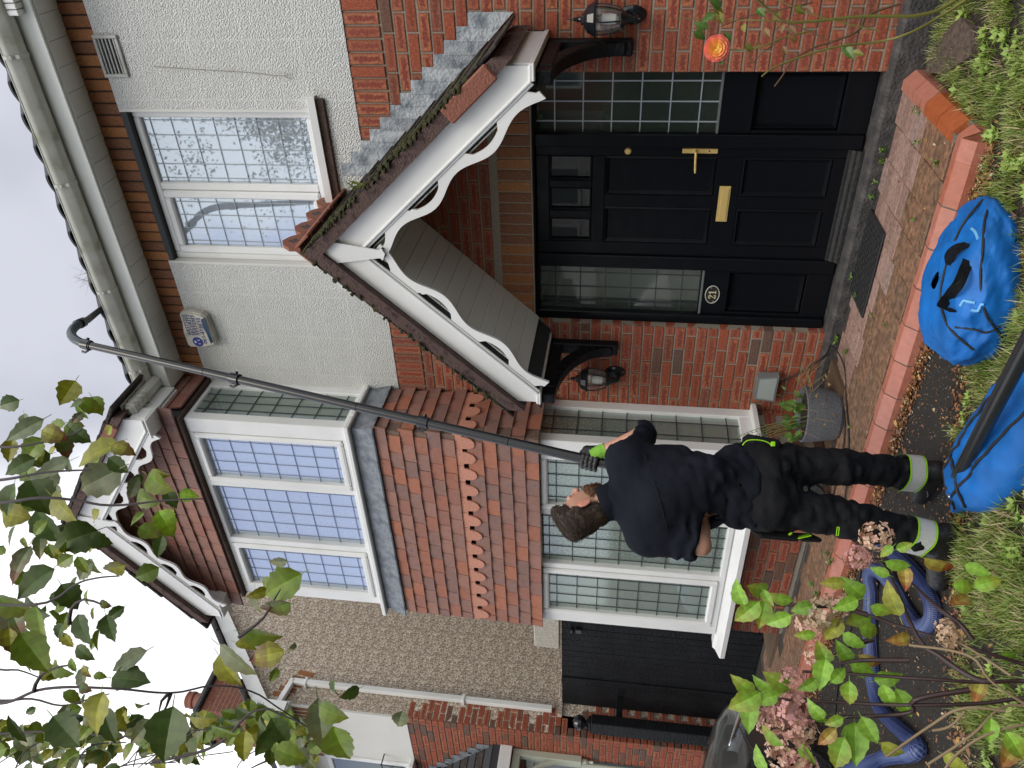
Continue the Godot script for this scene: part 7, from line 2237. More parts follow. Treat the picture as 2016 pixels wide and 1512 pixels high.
# ------------------------------------------------------------------ what stands behind the photographer, seen only in the panes
func build_opposite() -> void:
	var hb := thing("garden_hedge", "tall leafy hedge on the far side of the front garden", "hedge", Vector3(0, GY, 0))
	var hm := MB.new(); hm.bx(-9.0, 7.0, 0.0, 1.9, 9.6, 10.4, 0.2)
	part("inner_growth", hm, mat("hedge_dark", lin(0.02, 0.035, 0.012), 0.9), hb)
	var lm := MB.new()
	lm.quad(Vector3(-0.5, 0, 0), Vector3(0, 0.1, 0.35), Vector3(0.5, 0, 0), Vector3(0, 0.1, -0.35))
	var mm := MultiMesh.new(); mm.transform_format = MultiMesh.TRANSFORM_3D; mm.use_colors = true; mm.mesh = lm.mesh()
	mm.instance_count = 7000
	for k in 7000:
		var s := R.randf_range(0.05, 0.11)
		var p := Vector3(R.randf_range(-9.0, 7.0), R.randf_range(0.0, 2.2), 9.5 + R.randfn(0, 0.12))
		if k % 3 == 0: p = Vector3(R.randf_range(-9, 7), 2.0 + R.randfn(0, 0.12), R.randf_range(9.4, 10.5))
		mm.set_instance_transform(k, Transform3D(Basis.from_euler(Vector3(R.randf() * 6, R.randf() * 6, R.randf() * 6)).scaled(Vector3(s, s, s)), p))
		mm.set_instance_color(k, Color(0.04, 0.08, 0.02).lerp(Color(0.10, 0.15, 0.03), R.randf()))
	var mi := MultiMeshInstance3D.new(); mi.name = "leaves"; mi.multimesh = mm; mi.material_override = leafmat("leaf")
	hb.add_child(mi); mi.set_meta("kind", "stuff")
	# crowns of the birch and of a street tree
	for q in [[Vector3(-1.7, 6.9, 7.0), Vector3(1.8, 2.2, 1.4), 15000], [Vector3(6.5, 5.0, 13.0), Vector3(3.0, 2.8, 2.5), 12000]]:
		var tr := thing("street_tree", "leafy tree crown standing behind the front garden" if q[0].x > 3 else "birch crown rising over the front garden", "tree", Vector3(q[0].x, GY, q[0].z))
		var tk := MB.new(); tk.tube([Vector3(0, 0, 0), Vector3(0.1, 2.5, 0), Vector3(0.0, q[0].y, 0.1)], [0.16, 0.12, 0.06], 10)
		part("trunk", tk, MT.twig, tr)
		for k in 9:
			var br := MB.new(); var a := k * 0.7
			br.tube([Vector3(0.05, 2.4 + 0.3 * k, 0), Vector3(cos(a) * q[1].x * 0.5, 3.3 + 0.36 * k, sin(a) * q[1].z * 0.5), Vector3(cos(a) * q[1].x * 0.9, 3.7 + 0.42 * k, sin(a) * q[1].z * 0.9)], [0.05, 0.03, 0.01], 6)
			part("limb", br, MT.twig, tr)
		var cm := MultiMesh.new(); cm.transform_format = MultiMesh.TRANSFORM_3D; cm.use_colors = true; cm.mesh = lm.mesh()
		cm.instance_count = q[2]
		var cl := FastNoiseLite.new(); cl.seed = 14; cl.frequency = 0.75
		var k := 0
		while k < q[2]:
			var d := Vector3(R.randfn(0, 0.5), R.randfn(0, 0.5), R.randfn(0, 0.5))
			var p: Vector3 = d * q[1] + Vector3(0, q[0].y, 0)
			if cl.get_noise_3dv(p) < 0.06: continue
			var s := R.randf_range(0.035, 0.07)
			cm.set_instance_transform(k, Transform3D(Basis.from_euler(Vector3(R.randf() * 6, R.randf() * 6, R.randf() * 6)).scaled(Vector3(s, s, s)), p))
			cm.set_instance_color(k, Color(0.05, 0.09, 0.02).lerp(Color(0.14, 0.16, 0.03), R.randf()))
			k += 1
		var ci := MultiMeshInstance3D.new(); ci.name = "crown"; ci.multimesh = cm; ci.material_override = leafmat("leaf")
		tr.add_child(ci); ci.set_meta("kind", "stuff")
	for q in [[-13.0, "white rendered house with a red brick ground floor across the road"], [-3.5, "red brick house with white windows across the road"], [6.0, "pale house with a grey roof across the road"]]:
		var h := thing("opposite_house", q[1], "house", Vector3(q[0], GY, 24.0))
		var b := MB.new(); b.bx(-4, 4, 2.7, 5.4, 0, 7)
		part("upper_wall", b, MT.render_smooth if q[0] != -3.5 else MT.far_brick, h)
		var lo := MB.new(); lo.bx(-4, 4, 0, 2.69, 0, 7)
		part("lower_wall", lo, MT.far_brick if q[0] < 0 else MT.render_smooth, h)
		var rf := MB.new(); rf.prism(PackedVector2Array([Vector2(-0.5, 5.3), Vector2(3.5, 8.6), Vector2(7.5, 5.3)]), -4.3, 4.3, Transform3D(Basis(Vector3(0, 0, 1), Vector3(0, 1, 0), Vector3(-1, 0, 0)), Vector3.ZERO))
		part("roof", rf, MT.roof_grey, h)
		for wx in [-2.4, 0.2, 2.6]:
			for wy in [0.9, 3.4]:
				var wf := MB.new(); frame_ring(wf, wx - 0.8, wx + 0.8, wy, wy + 1.3, 0.09, -0.06, 0.0, 0.0); wf.bx(wx - 0.04, wx + 0.04, wy + 0.09, wy + 1.21, -0.05, 0.0)
				part("window", wf, MT.upvc, h)
				var wp := MB.new(); wp.bx(wx - 0.71, wx + 0.71, wy + 0.09, wy + 1.21, -0.02, -0.01)
				part("pane", wp, MT.far_glass, h)

# ------------------------------------------------------------------ people: distance field to surface nets
class Nets extends RefCounted:
	var o: Vector3
	var s: float
	var nx: int
	var ny: int
	var nz: int
	var f := PackedFloat32Array()
	func _init(lo: Vector3, hi: Vector3, cell: float) -> void:
		o = lo; s = cell
		nx = int(ceil((hi.x - lo.x) / cell)) + 1; ny = int(ceil((hi.y - lo.y) / cell)) + 1; nz = int(ceil((hi.z - lo.z) / cell)) + 1
		f.resize(nx * ny * nz)
		f.fill(1.0)
	# tapered capsule, squashed by sc in its own frame is not needed: ellipsoids come from several
	func cap(a: Vector3, b: Vector3, ra: float, rb: float, k := 0.03, cut := false) -> void:
		var m := maxf(ra, rb) + k * 1.3 + s * 2.0
		var lo := a.min(b) - Vector3(m, m, m) - o; var hi := a.max(b) + Vector3(m, m, m) - o
		var i0 := maxi(0, int(lo.x / s)); var i1 := mini(nx - 1, int(hi.x / s) + 1)
		var j0 := maxi(0, int(lo.y / s)); var j1 := mini(ny - 1, int(hi.y / s) + 1)
		var k0 := maxi(0, int(lo.z / s)); var k1 := mini(nz - 1, int(hi.z / s) + 1)
		var ab := b - a
		var l2 := maxf(ab.length_squared(), 1e-9)
		for kk in range(k0, k1 + 1):
			for jj in range(j0, j1 + 1):
				var base := (kk * ny + jj) * nx
				for ii in range(i0, i1 + 1):
					var p := o + Vector3(ii, jj, kk) * s - a
					var t := clampf(p.dot(ab) / l2, 0.0, 1.0)
					var d := (p - ab * t).length() - lerpf(ra, rb, t)
					var e := f[base + ii]
					if cut:
						f[base + ii] = maxf(e, -d)
					elif k <= 0.0:
						f[base + ii] = minf(e, d)
					else:
						var h := maxf(k - absf(e - d), 0.0) / k
						f[base + ii] = minf(e, d) - h * h * k * 0.25
	func ell(c: Vector3, r: Vector3, bs: Basis, k := 0.02, cut := false) -> void:
		var m := maxf(r.x, maxf(r.y, r.z)) + k * 1.3 + s * 2.0
		var lo := c - Vector3(m, m, m) - o; var hi := c + Vector3(m, m, m) - o
		var i0 := maxi(0, int(lo.x / s)); var i1 := mini(nx - 1, int(hi.x / s) + 1)
		var j0 := maxi(0, int(lo.y / s)); var j1 := mini(ny - 1, int(hi.y / s) + 1)
		var k0 := maxi(0, int(lo.z / s)); var k1 := mini(nz - 1, int(hi.z / s) + 1)
		var inv := bs.inverse()
		for kk in range(k0, k1 + 1):
			for jj in range(j0, j1 + 1):
				var base := (kk * ny + jj) * nx
				for ii in range(i0, i1 + 1):
					var p := inv * (o + Vector3(ii, jj, kk) * s - c)
					var q := p / r
					var l := q.length()
					var d := (l - 1.0) * minf(r.x, minf(r.y, r.z)) if l < 1e-4 else l * (l - 1.0) / maxf((q / r).length(), 1e-5)
					var e := f[base + ii]
					if cut:
						var h2 := maxf(k - absf(e + d), 0.0) / k if k > 0.0 else 0.0
						f[base + ii] = maxf(e, -d) + h2 * h2 * k * 0.25
					else:
						var h := maxf(k - absf(e - d), 0.0) / maxf(k, 1e-5)
						f[base + ii] = minf(e, d) - h * h * k * 0.25
	func ruffle(fn: Callable, band := 0.05) -> void:
		for kk in nz:
			for jj in ny:
				var base := (kk * ny + jj) * nx
				for ii in nx:
					if absf(f[base + ii]) < band: f[base + ii] += fn.call(o + Vector3(ii, jj, kk) * s)
	func keep(fn: Callable) -> void:      # cut away where fn(p) > 0
		for kk in nz:
			for jj in ny:
				var base := (kk * ny + jj) * nx
				for ii in nx:
					if f[base + ii] < 0.06: f[base + ii] = maxf(f[base + ii], fn.call(o + Vector3(ii, jj, kk) * s))
	func build(b: MB, color: Callable) -> void:
		var id := {}
		var vp := PackedVector3Array()
		var sx := 1; var sy := nx; var sz := nx * ny
		var offs := [0, 1, sy, sy + 1, sz, sz + 1, sz + sy, sz + sy + 1]
		var edges := [[0, 1], [2, 3], [4, 5], [6, 7], [0, 2], [1, 3], [4, 6], [5, 7], [0, 4], [1, 5], [2, 6], [3, 7]]
		var cp := []
		for c in 8: cp.append(Vector3(c & 1, (c >> 1) & 1, (c >> 2) & 1))
		for kk in nz - 1:
			for jj in ny - 1:
				var base := (kk * ny + jj) * nx
				for ii in nx - 1:
					var at0 := base + ii
					var v0 := f[at0]
					if v0 > s * 2.5 or v0 < -s * 2.5: continue
					var mask := 0
					for c in 8:
						if f[at0 + offs[c]] < 0.0: mask |= 1 << c
					if mask == 0 or mask == 255: continue
					var acc := Vector3.ZERO; var n := 0
					for e in edges:
						var a: int = e[0]; var c: int = e[1]
						if ((mask >> a) & 1) != ((mask >> c) & 1):
							var fa := f[at0 + offs[a]]; var fb := f[at0 + offs[c]]
							acc += (cp[a] as Vector3).lerp(cp[c], fa / (fa - fb)); n += 1
					id[at0] = vp.size()
					vp.append(o + (Vector3(ii, jj, kk) + acc / n) * s)
		var quads := []
		for at0 in id:
			var ii: int = at0 % nx; var jj: int = (at0 / nx) % ny; var kk: int = at0 / (nx * ny)
			if ii < 1 or jj < 1 or kk < 1: continue
			var v0 := f[at0]
			for ax in 3:
				var st: int = [sx, sy, sz][ax]
				var v1 := f[at0 + st]
				if (v0 < 0.0) == (v1 < 0.0): continue
				var u: int = [sy, sz, sx][ax]; var w: int = [sz, sx, sy][ax]
				if not (id.has(at0 - u) and id.has(at0 - w) and id.has(at0 - u - w)): continue
				var q := [id[at0 - u - w], id[at0 - w], id[at0], id[at0 - u]]
				if v0 > 0.0: q.reverse()
				quads.append(q)
		var nn := PackedVector3Array(); nn.resize(vp.size())
		for q in quads:
			var fnm: Vector3 = (vp[q[2]] - vp[q[0]]).cross(vp[q[3]] - vp[q[1]])
			for e in q: nn[e] += fnm
		for q in quads:
			b.col = color.call((vp[q[0]] + vp[q[2]]) * 0.5)
			var n0 := nn[q[0]].normalized(); var n1 := nn[q[1]].normalized(); var n2 := nn[q[2]].normalized(); var n3 := nn[q[3]].normalized()
			b.tri(vp[q[0]], vp[q[1]], vp[q[2]], n0, n1, n2)
			b.tri(vp[q[0]], vp[q[2]], vp[q[3]], n0, n2, n3)

func hand_bones(f: Nets, wrist: Vector3, fwd: Vector3, palm: Vector3, side: float, grip: float, thick: float) -> void:
	# fwd: wrist to knuckles; palm: the way the palm faces; side: +1 / -1 for the thumb's side
	var x := fwd.cross(palm).normalized() * side      # towards the thumb
	var kn := wrist + fwd * 0.095
	for k in 4:
		var off := x * (0.030 - 0.020 * k)
		f.cap(wrist + x * (0.014 - 0.010 * k), kn + off, 0.017 + thick, 0.0125 + thick, 0.012)
	for k in 4:
		var off := x * (0.031 - 0.0205 * k)
		var ln: float = [0.078, 0.088, 0.082, 0.064][k]
		var p := kn + off
		var d := fwd
		var rad := 0.0098 + thick - 0.0006 * k
		for j in 3:
			var bend: float = grip * [0.75, 1.0, 0.8][j]
			var ang: float = bend
			var axis := x * side
			d = (d * cos(ang) + palm * sin(ang)).normalized() if j == 0 else d.rotated(fwd.cross(palm).normalized(), ang)
			var q: Vector3 = p + d * ln * [0.45, 0.32, 0.26][j]
			f.cap(p, q, rad, rad * 0.92, 0.004)
			p = q; rad *= 0.93
	var tp := wrist + fwd * 0.025 + x * 0.025
	var t1 := tp + (fwd * 0.55 + x * 0.75 + palm * 0.35).normalized() * 0.045
	var t2 := t1 + (fwd * 0.75 + x * 0.05 + palm * 0.75).normalized() * 0.036
	var t3 := t2 + (fwd * 0.5 - x * 0.45 + palm * 0.75).normalized() * 0.028
	f.cap(tp, t1, 0.017 + thick, 0.0135 + thick, 0.010)
	f.cap(t1, t2, 0.0125 + thick, 0.0115 + thick, 0.005)
	f.cap(t2, t3, 0.0115 + thick, 0.0095 + thick, 0.004)

func build_person() -> void:
	var pr := thing("person", "person in black workwear with reflective ankle bands, seen from behind holding the pole", "person", Vector3.ZERO)
	var pel := at(1475, 950, 3.62)
	var chest := at(1310, 975, 3.60)
	var neck := at(1205, 985, 3.62)
	var shR := at(1232, 905, 3.66); var shL := at(1275, 1052, 3.54)
	var elR := at(1262, 858, 3.86); var wrR := at(1182, 889, 3.97)
	var elL := at(1380, 1074, 3.46); var wrL := at(1386, 1012, 3.68)
	var hpR := at(1495, 915, 3.66); var hpL := at(1500, 992, 3.58)
	var knR := at(1655, 920, 3.64); var knL := at(1672, 1022, 3.54)
	var anR := Vector3(-1.42, -0.13, 1.755); var anL := Vector3(-1.545, -0.13, 2.065)
	var face := (CAM_F * 0.55 + CAM_R * 0.62 + CAM_U * 0.45).normalized()
	var hup := (CAM_U * 0.86 - CAM_R * 0.36 - CAM_F * 0.10)
	hup = (hup - face * hup.dot(face)).normalized()
	var hs := hup.cross(face).normalized()     # person's left
	var hb := Basis(hs, hup, face)
	var hc := at(1150, 1005, 3.63)             # centre of the head
	var skin := Color(0.50, 0.265, 0.185)
	var nz := FastNoiseLite.new(); nz.seed = 12; nz.frequency = 5.0; nz.fractal_octaves = 3
	var n2 := FastNoiseLite.new(); n2.seed = 31; n2.frequency = 2.2; n2.fractal_octaves = 2
	# --- body: one skin, mostly under the clothes
	var bm := MB.new()
	var f := Nets.new(Vector3(-2.35, -0.26, 1.25), Vector3(-1.0, 1.45, 2.5), 0.014)
	f.cap(pel, chest, 0.115, 0.135, 0.05)
	f.cap(chest, neck, 0.13, 0.062, 0.05)
	f.cap(neck, hc - hup * 0.05, 0.060, 0.058, 0.03)
	f.cap(shR, shL, 0.06, 0.06, 0.05)
	f.cap(shR, elR, 0.052, 0.043, 0.03); f.cap(elR, wrR, 0.044, 0.029, 0.02)
	f.cap(shL, elL, 0.052, 0.043, 0.03); f.cap(elL, wrL, 0.044, 0.029, 0.02)
	f.cap(hpR, knR, 0.075, 0.05, 0.04); f.cap(knR, anR, 0.05, 0.035, 0.02)
	f.cap(hpL, knL, 0.075, 0.05, 0.04); f.cap(knL, anL, 0.05, 0.035, 0.02)
	f.cap(pel, hpR, 0.1, 0.08, 0.04); f.cap(pel, hpL, 0.1, 0.08, 0.04)
	f.build(bm, func(_p): return skin)
	# head on a grid of its own
	var h := Nets.new(hc - Vector3(0.17, 0.19, 0.17), hc + Vector3(0.17, 0.19, 0.17), 0.0045)
	h.ell(hc + hup * 0.026 - face * 0.010, Vector3(0.074, 0.090, 0.094), hb, 0.02)
	h.ell(hc - hup * 0.035 + face * 0.028, Vector3(0.056, 0.080, 0.062), hb, 0.03)
	h.cap(hc - hup * 0.085 + face * 0.055 - hs * 0.012, hc - hup * 0.085 + face * 0.055 + hs * 0.012, 0.026, 0.026, 0.03)
	h.cap(hc - hup * 0.05 - face * 0.02, hc - hup * 0.16 - face * 0.035, 0.055, 0.056, 0.03)
	h.cap(hc + hup * 0.012 + face * 0.088, hc - hup * 0.022 + face * 0.112, 0.009, 0.014, 0.012)
	h.cap(hc - hup * 0.026 + face * 0.104 - hs * 0.010, hc - hup * 0.026 + face * 0.104 + hs * 0.010, 0.010, 0.010, 0.008)
	for s in [-1.0, 1.0]:
		h.ell(hc + hup * 0.012 + face * 0.086 + hs * s * 0.031, Vector3(0.016, 0.011, 0.012), hb, 0.012, true)
		h.ell(hc + hup * 0.012 + face * 0.077 + hs * s * 0.031, Vector3(0.0125, 0.0115, 0.0115), hb, 0.002)
		h.cap(hc + hup * 0.031 + face * 0.088 + hs * s * 0.014, hc + hup * 0.030 + face * 0.078 + hs * s * 0.046, 0.008, 0.006, 0.012)
		var ec: Vector3 = hc - hup * 0.008 - face * 0.008 + hs * s * 0.079
		var eb := hb * Basis(Vector3.UP, -s * 0.45)
		h.ell(ec, Vector3(0.008, 0.033, 0.020), eb, 0.006)
		h.ell(ec + hs * s * 0.010 + face * 0.002, Vector3(0.006, 0.020, 0.010), eb, 0.004, true)
	h.cap(hc - hup * 0.060 + face * 0.094 - hs * 0.018, hc - hup * 0.060 + face * 0.094 + hs * 0.018, 0.0075, 0.0075, 0.006)
	h.build(bm, func(p):
		var q: Vector3 = hb.inverse() * (p - hc)
		var c := skin
		if absf(q.y + 0.060) < 0.009 and q.z > 0.085 and absf(q.x) < 0.024: c = Color(0.40, 0.14, 0.12)
		if absf(q.x) > 0.070 and q.y < 0.03: c = Color(0.56, 0.24, 0.17)
		if Vector2(absf(q.x) - 0.031, q.y - 0.012).length() < 0.009 and q.z > 0.07: c = Color(0.5, 0.48, 0.45) if Vector2(absf(q.x) - 0.031, q.y - 0.012).length() > 0.0045 else Color(0.03, 0.03, 0.04)
		return c * (1.0 + nz.get_noise_3dv(p * 4.0) * 0.12))
	# bare left hand
	var lf := (Vector3(0, -0.15, 0) + CAM_R * 0.3 + CAM_F * 0.5).normalized()
	var lp := (CAM_R * 0.6 + CAM_U * 0.4); lp = (lp - lf * lp.dot(lf)).normalized()
	var g0 := Nets.new(wrL - Vector3(0.2, 0.2, 0.2), wrL + Vector3(0.2, 0.2, 0.2), 0.005)
	g0.cap(elL.lerp(wrL, 0.75), wrL, 0.031, 0.027, 0.01)
	hand_bones(g0, wrL, lf, lp, -1.0, 0.75, 0.0)
	g0.build(bm, func(_p): return skin)
	var sm := mat("skin", Color.WHITE, 0.5)
	sm.vertex_color_use_as_albedo = true
	sm.subsurf_scatter_enabled = true; sm.subsurf_scatter_strength = 0.15
	part("body", bm, sm, pr)
	# hair and beard
	var hr := Nets.new(hc - Vector3(0.18, 0.2, 0.18), hc + Vector3(0.18, 0.2, 0.18), 0.0042)
	hr.ell(hc + hup * 0.040 - face * 0.016, Vector3(0.079, 0.094, 0.095), hb, 0.01)
	hr.ell(hc - hup * 0.030 - face * 0.045, Vector3(0.069, 0.085, 0.062), hb, 0.02)
	hr.ell(hc + hup * 0.105 + face * 0.030, Vector3(0.062, 0.035, 0.060), hb, 0.03)
	hr.ell(hc + hup * 0.10 - face * 0.05, Vector3(0.058, 0.034, 0.05), hb, 0.03)
	hr.ruffle(func(p):
		var q: Vector3 = hb.inverse() * (p - hc)
		return nz.get_noise_3d(q.x * 26.0, q.y * 7.0, q.z * 16.0) * 0.002 + n2.get_noise_3dv(q * 12.0) * 0.003, 0.03)
	hr.keep(func(p):
		var q: Vector3 = hb.inverse() * (p - hc)
		var line := 0.070 + 0.012 * (1.0 - pow(q.x / 0.07, 2.0))       # hairline over the brow
		var front := minf(q.z - 0.052 - 0.10 * maxf(0.0, q.y - line), line - q.y + 0.02)
		var side := minf(q.z - (-0.006 + 0.012 * smoothstep(0.0, 0.05, q.y)), 0.065 - q.y)
		var low := -0.105 - q.y
		return maxf(maxf(minf(front, 0.5), side), low))
	var hm := MB.new()
	hr.build(hm, func(p): return Color(0.040, 0.025, 0.016) * (1.0 + nz.get_noise_3dv(p * 14.0) * 0.45))
	var brd := Nets.new(hc - Vector3(0.18, 0.2, 0.18), hc + Vector3(0.18, 0.2, 0.18), 0.0045)
	brd.ell(hc - hup * 0.062 + face * 0.030, Vector3(0.062, 0.062, 0.070), hb, 0.01)
	brd.cap(hc - hup * 0.098 + face * 0.060, hc - hup * 0.112 + face * 0.068, 0.028, 0.022, 0.02)
	brd.ruffle(func(p): return nz.get_noise_3dv(p * 22.0) * 0.005, 0.02)
	brd.keep(func(p):
		var q: Vector3 = hb.inverse() * (p - hc)
		return maxf(q.y + 0.048 - 0.5 * maxf(0.0, absf(q.x) - 0.03), -0.012 - q.z + 0.0))
	brd.build(hm, func(p): return Color(0.14, 0.062, 0.028) * (1.0 + nz.get_noise_3dv(p * 12.0) * 0.4))
	# short strands combed up and back over the cap
	var cnt := hm.v.size()
	var hv := hm.v; var hn := hm.n
	for k in 2600:
		var i := (R.randi() % (cnt / 3)) * 3
		var p0 := hv[i].lerp(hv[i + 1], R.randf()); var n0 := hn[i]
		var q: Vector3 = hb.inverse() * (p0 - hc)
		var comb := (hup * (0.9 if q.y < 0.07 else 0.15) - face * (0.45 if q.y < 0.07 else 0.8) + hs * (0.5 * signf(q.x) * smoothstep(0.02, 0.08, absf(q.x)) * 0.3) + Vector3(R.randf_range(-0.3, 0.3), R.randf_range(-0.3, 0.3), R.randf_range(-0.3, 0.3)))
		if q.y < -0.045 and q.z > 0.0: comb = (face * 0.4 - hup * 0.9 + Vector3(R.randf_range(-0.3, 0.3), R.randf_range(-0.3, 0.3), R.randf_range(-0.3, 0.3)))
		elif q.y < -0.02: comb = (-hup * 0.9 - face * 0.1)
		var tg := (comb - n0 * comb.dot(n0)).normalized()
		var ln := R.randf_range(0.012, 0.03) * (1.3 if q.y > 0.07 else 0.7)
		hm.col = (Color(0.14, 0.065, 0.03) if q.y < -0.045 and q.z > 0.0 else Color(0.040, 0.024, 0.015)) * R.randf_range(0.55, 1.7)
		hm.tube([p0 - n0 * 0.001, p0 + tg * ln * 0.5 + n0 * 0.0035, p0 + tg * ln + n0 * R.randf_range(0.001, 0.006)], [0.0014, 0.0012, 0.0005], 3, false)
	var hmt := mat("hair", Color.WHITE, 0.6); hmt.vertex_color_use_as_albedo = true
	part("hair", hm, hmt, pr)
	# --- fleece
	var j := Nets.new(Vector3(-2.4, 0.45, 1.2), Vector3(-0.95, 1.5, 2.55), 0.0125)
	var back := -CAM_F
	var waist := at(1440, 958, 3.62)
	j.cap(at(1468, 925, 3.64), at(1465, 985, 3.58), 0.128, 0.128, 0.05)
	j.cap(waist, chest, 0.150, 0.155, 0.06)
	j.cap(at(1330, 925, 3.66), at(1255, 915, 3.66), 0.120, 0.098, 0.06)
	j.cap(at(1360, 1010, 3.56), at(1275, 1018, 3.56), 0.115, 0.110, 0.06)
	j.cap(shR, shL, 0.092, 0.096, 0.07)
	j.cap(chest, neck, 0.14, 0.075, 0.06)
	j.cap(neck - CAM_U * 0.01, neck + (hc - neck) * 0.28, 0.078, 0.072, 0.02)
	j.cap(shR, elR, 0.085, 0.070, 0.045)
	j.cap(elR, elR.lerp(wrR, 0.10), 0.070, 0.066, 0.02)
	j.cap(shL, elL, 0.088, 0.076, 0.045)
	j.cap(at(1395, 935, 3.52), at(1300, 985, 3.48), 0.09, 0.09, 0.08)
	var ax := (neck - pel).normalized()
	j.ruffle(func(p):
		var q: Vector3 = p - pel
		var y: float = q.dot(ax)
		var lat: float = q.dot(CAM_R)
		var w := n2.get_noise_3d(lat * 2.2 + y * 1.6, y * 3.4 - lat * 1.2, q.dot(CAM_F) * 2.0)
		var fold := (1.0 - absf(w)) * (1.0 - absf(w))
		var low := smoothstep(0.42, 0.0, y)
		var r := (fold - 0.6) * (0.007 + 0.026 * low) + nz.get_noise_3d(lat * 2.0, y * 6.0, 4.0) * 0.002
		# rings of creases in the sleeves
		var dl: float = p.distance_to(elL)
		if dl < 0.20: r += sin(p.dot((shL - elL).normalized()) * 95.0 + n2.get_noise_3dv(p * 4.0) * 4.0) * 0.010 * smoothstep(0.20, 0.08, dl)
		var dr: float = p.distance_to(elR)
		if dr < 0.18: r += sin(p.dot((shR - elR).normalized()) * 80.0 + n2.get_noise_3dv(p * 4.0) * 4.0) * 0.009 * smoothstep(0.18, 0.06, dr)
		return r, 0.06)
	var cutR := (wrR - elR).normalized(); var cutL := (wrL - elL).normalized()
	j.keep(func(p):
		var a := -1.0
		if p.distance_to(elR) < 0.25: a = maxf(a, (p - elR).dot(cutR) + 0.012)
		if p.distance_to(elL) < 0.15: a = maxf(a, (p - elL).dot((elL - shL).normalized()) + 0.012 + 0.006 * sin(p.dot(CAM_R) * 60.0))
		a = maxf(a, -(p - at(1478, 950, 3.62)).dot(CAM_U) - 0.012 * sin((p - pel).dot(CAM_R) * 14.0))
		if p.distance_to(hc) < 0.2: a = maxf(a, (p - neck).dot((hc - neck).normalized()) - 0.055)
		return a)
	var jm := MB.new()
	var yoke_a := at(1270, 900, 3.5); var yoke_b := at(1318, 1055, 3.4)
	j.build(jm, func(_p): return Color.WHITE)
	var fl := mat("fleece", lin(0.0115, 0.0135, 0.0205), 0.95, null, 1.0, noise("fleece_n", 0.2, 0, 1, 71, FastNoiseLite.TYPE_SIMPLEX_SMOOTH, 2, 256, 3.0), 0.35)
	fl.uv1_scale = Vector3(6, 6, 6)
	fl.metallic_specular = 0.25
	part("fleece", jm, fl, pr)
	var seam := []
	for k in 26:
		var tt := k / 25.0
		var s0 := at(lerpf(1268, 1316, tt) + 3.0 * sin(tt * PI), lerpf(893, 1052, tt), 3.15)
		for step in 160:
			s0 += (s0 - CAM_O).normalized() * 0.004
			var q: Vector3 = (s0 - j.o) / j.s
			if j.f[(int(q.z + 0.5) * j.ny + int(q.y + 0.5)) * j.nx + int(q.x + 0.5)] < 0.004: break
		seam.append(s0)
	var smb := MB.new(); smb.tube(smooth(seam), 0.0022, 5)
	part("yoke_seam", smb, mat("seam", lin(0.003, 0.003, 0.005), 0.9), pr)
	# collar
	var col := MB.new()
	var cn := (hc - neck).normalized()
	var cx := cn.cross(CAM_F).normalized(); var cy := cn.cross(cx)
	var C := []
	for q in 4:
		for i in 28:
			var a := TAU * i / 28
			var rr := [0.080, 0.086, 0.083, 0.076][q] as float
			C.append(neck + cn * ([-0.005, 0.028, 0.055, 0.058][q] as float) + (cx * cos(a) + cy * sin(a)) * (rr + 0.003 * sin(a * 5.0)))
	col.grid(C, 28, 4, true, false)
	part("collar", col, fl, pr)
	# --- trousers
	var t := Nets.new(Vector3(-2.15, -0.16, 1.45), Vector3(-1.1, 0.86, 2.4), 0.012)
	t.cap(at(1470, 925, 3.64), at(1470, 985, 3.58), 0.118, 0.118, 0.05)
	t.cap(at(1430, 930, 3.64), at(1430, 985, 3.58), 0.110, 0.110, 0.05)
	t.cap(hpR, hpL, 0.115, 0.115, 0.05)
	t.cap(at(1520, 925, 3.58), at(1520, 990, 3.50), 0.085, 0.085, 0.06)
	t.cap(hpR, knR, 0.108, 0.080, 0.045)
	t.cap(hpL, knL, 0.110, 0.082, 0.045)
	t.cap(knR, anR + Vector3(0, 0.04, 0), 0.080, 0.072, 0.03)
	t.cap(knL, anL + Vector3(0, 0.04, 0), 0.082, 0.072, 0.03)
	t.ruffle(func(p):
		var y: float = p.y
		var lat: float = p.dot(CAM_R); var dp: float = p.dot(CAM_F)
		var k := 1.0 - absf(n2.get_noise_3d(lat * 2.4 + y * 1.8, y * 3.2 - lat * 1.6, dp * 2.0))
		var knee := smoothstep(0.22, 0.0, absf(y - 0.28)) + smoothstep(0.12, 0.0, absf(y + 0.02)) * 1.3 + smoothstep(0.15, 0.0, absf(y - 0.55))
		return (k * k - 0.6) * (0.012 + 0.018 * knee) + nz.get_noise_3d(lat * 3.0, y * 7.0, dp * 3.0) * (0.003 + 0.004 * knee), 0.06)
	t.keep(func(p): return maxf(p.y - 0.80, -0.085 - p.y))
	var tm := MB.new()
	t.build(tm, func(_p): return Color.WHITE)
	part("trousers", tm, mat("trouser", lin(0.0125, 0.013, 0.015), 0.8, null, 1.0, TX.fine_n, 0.25), pr)
	MT.trouser.metallic_specular = 0.25
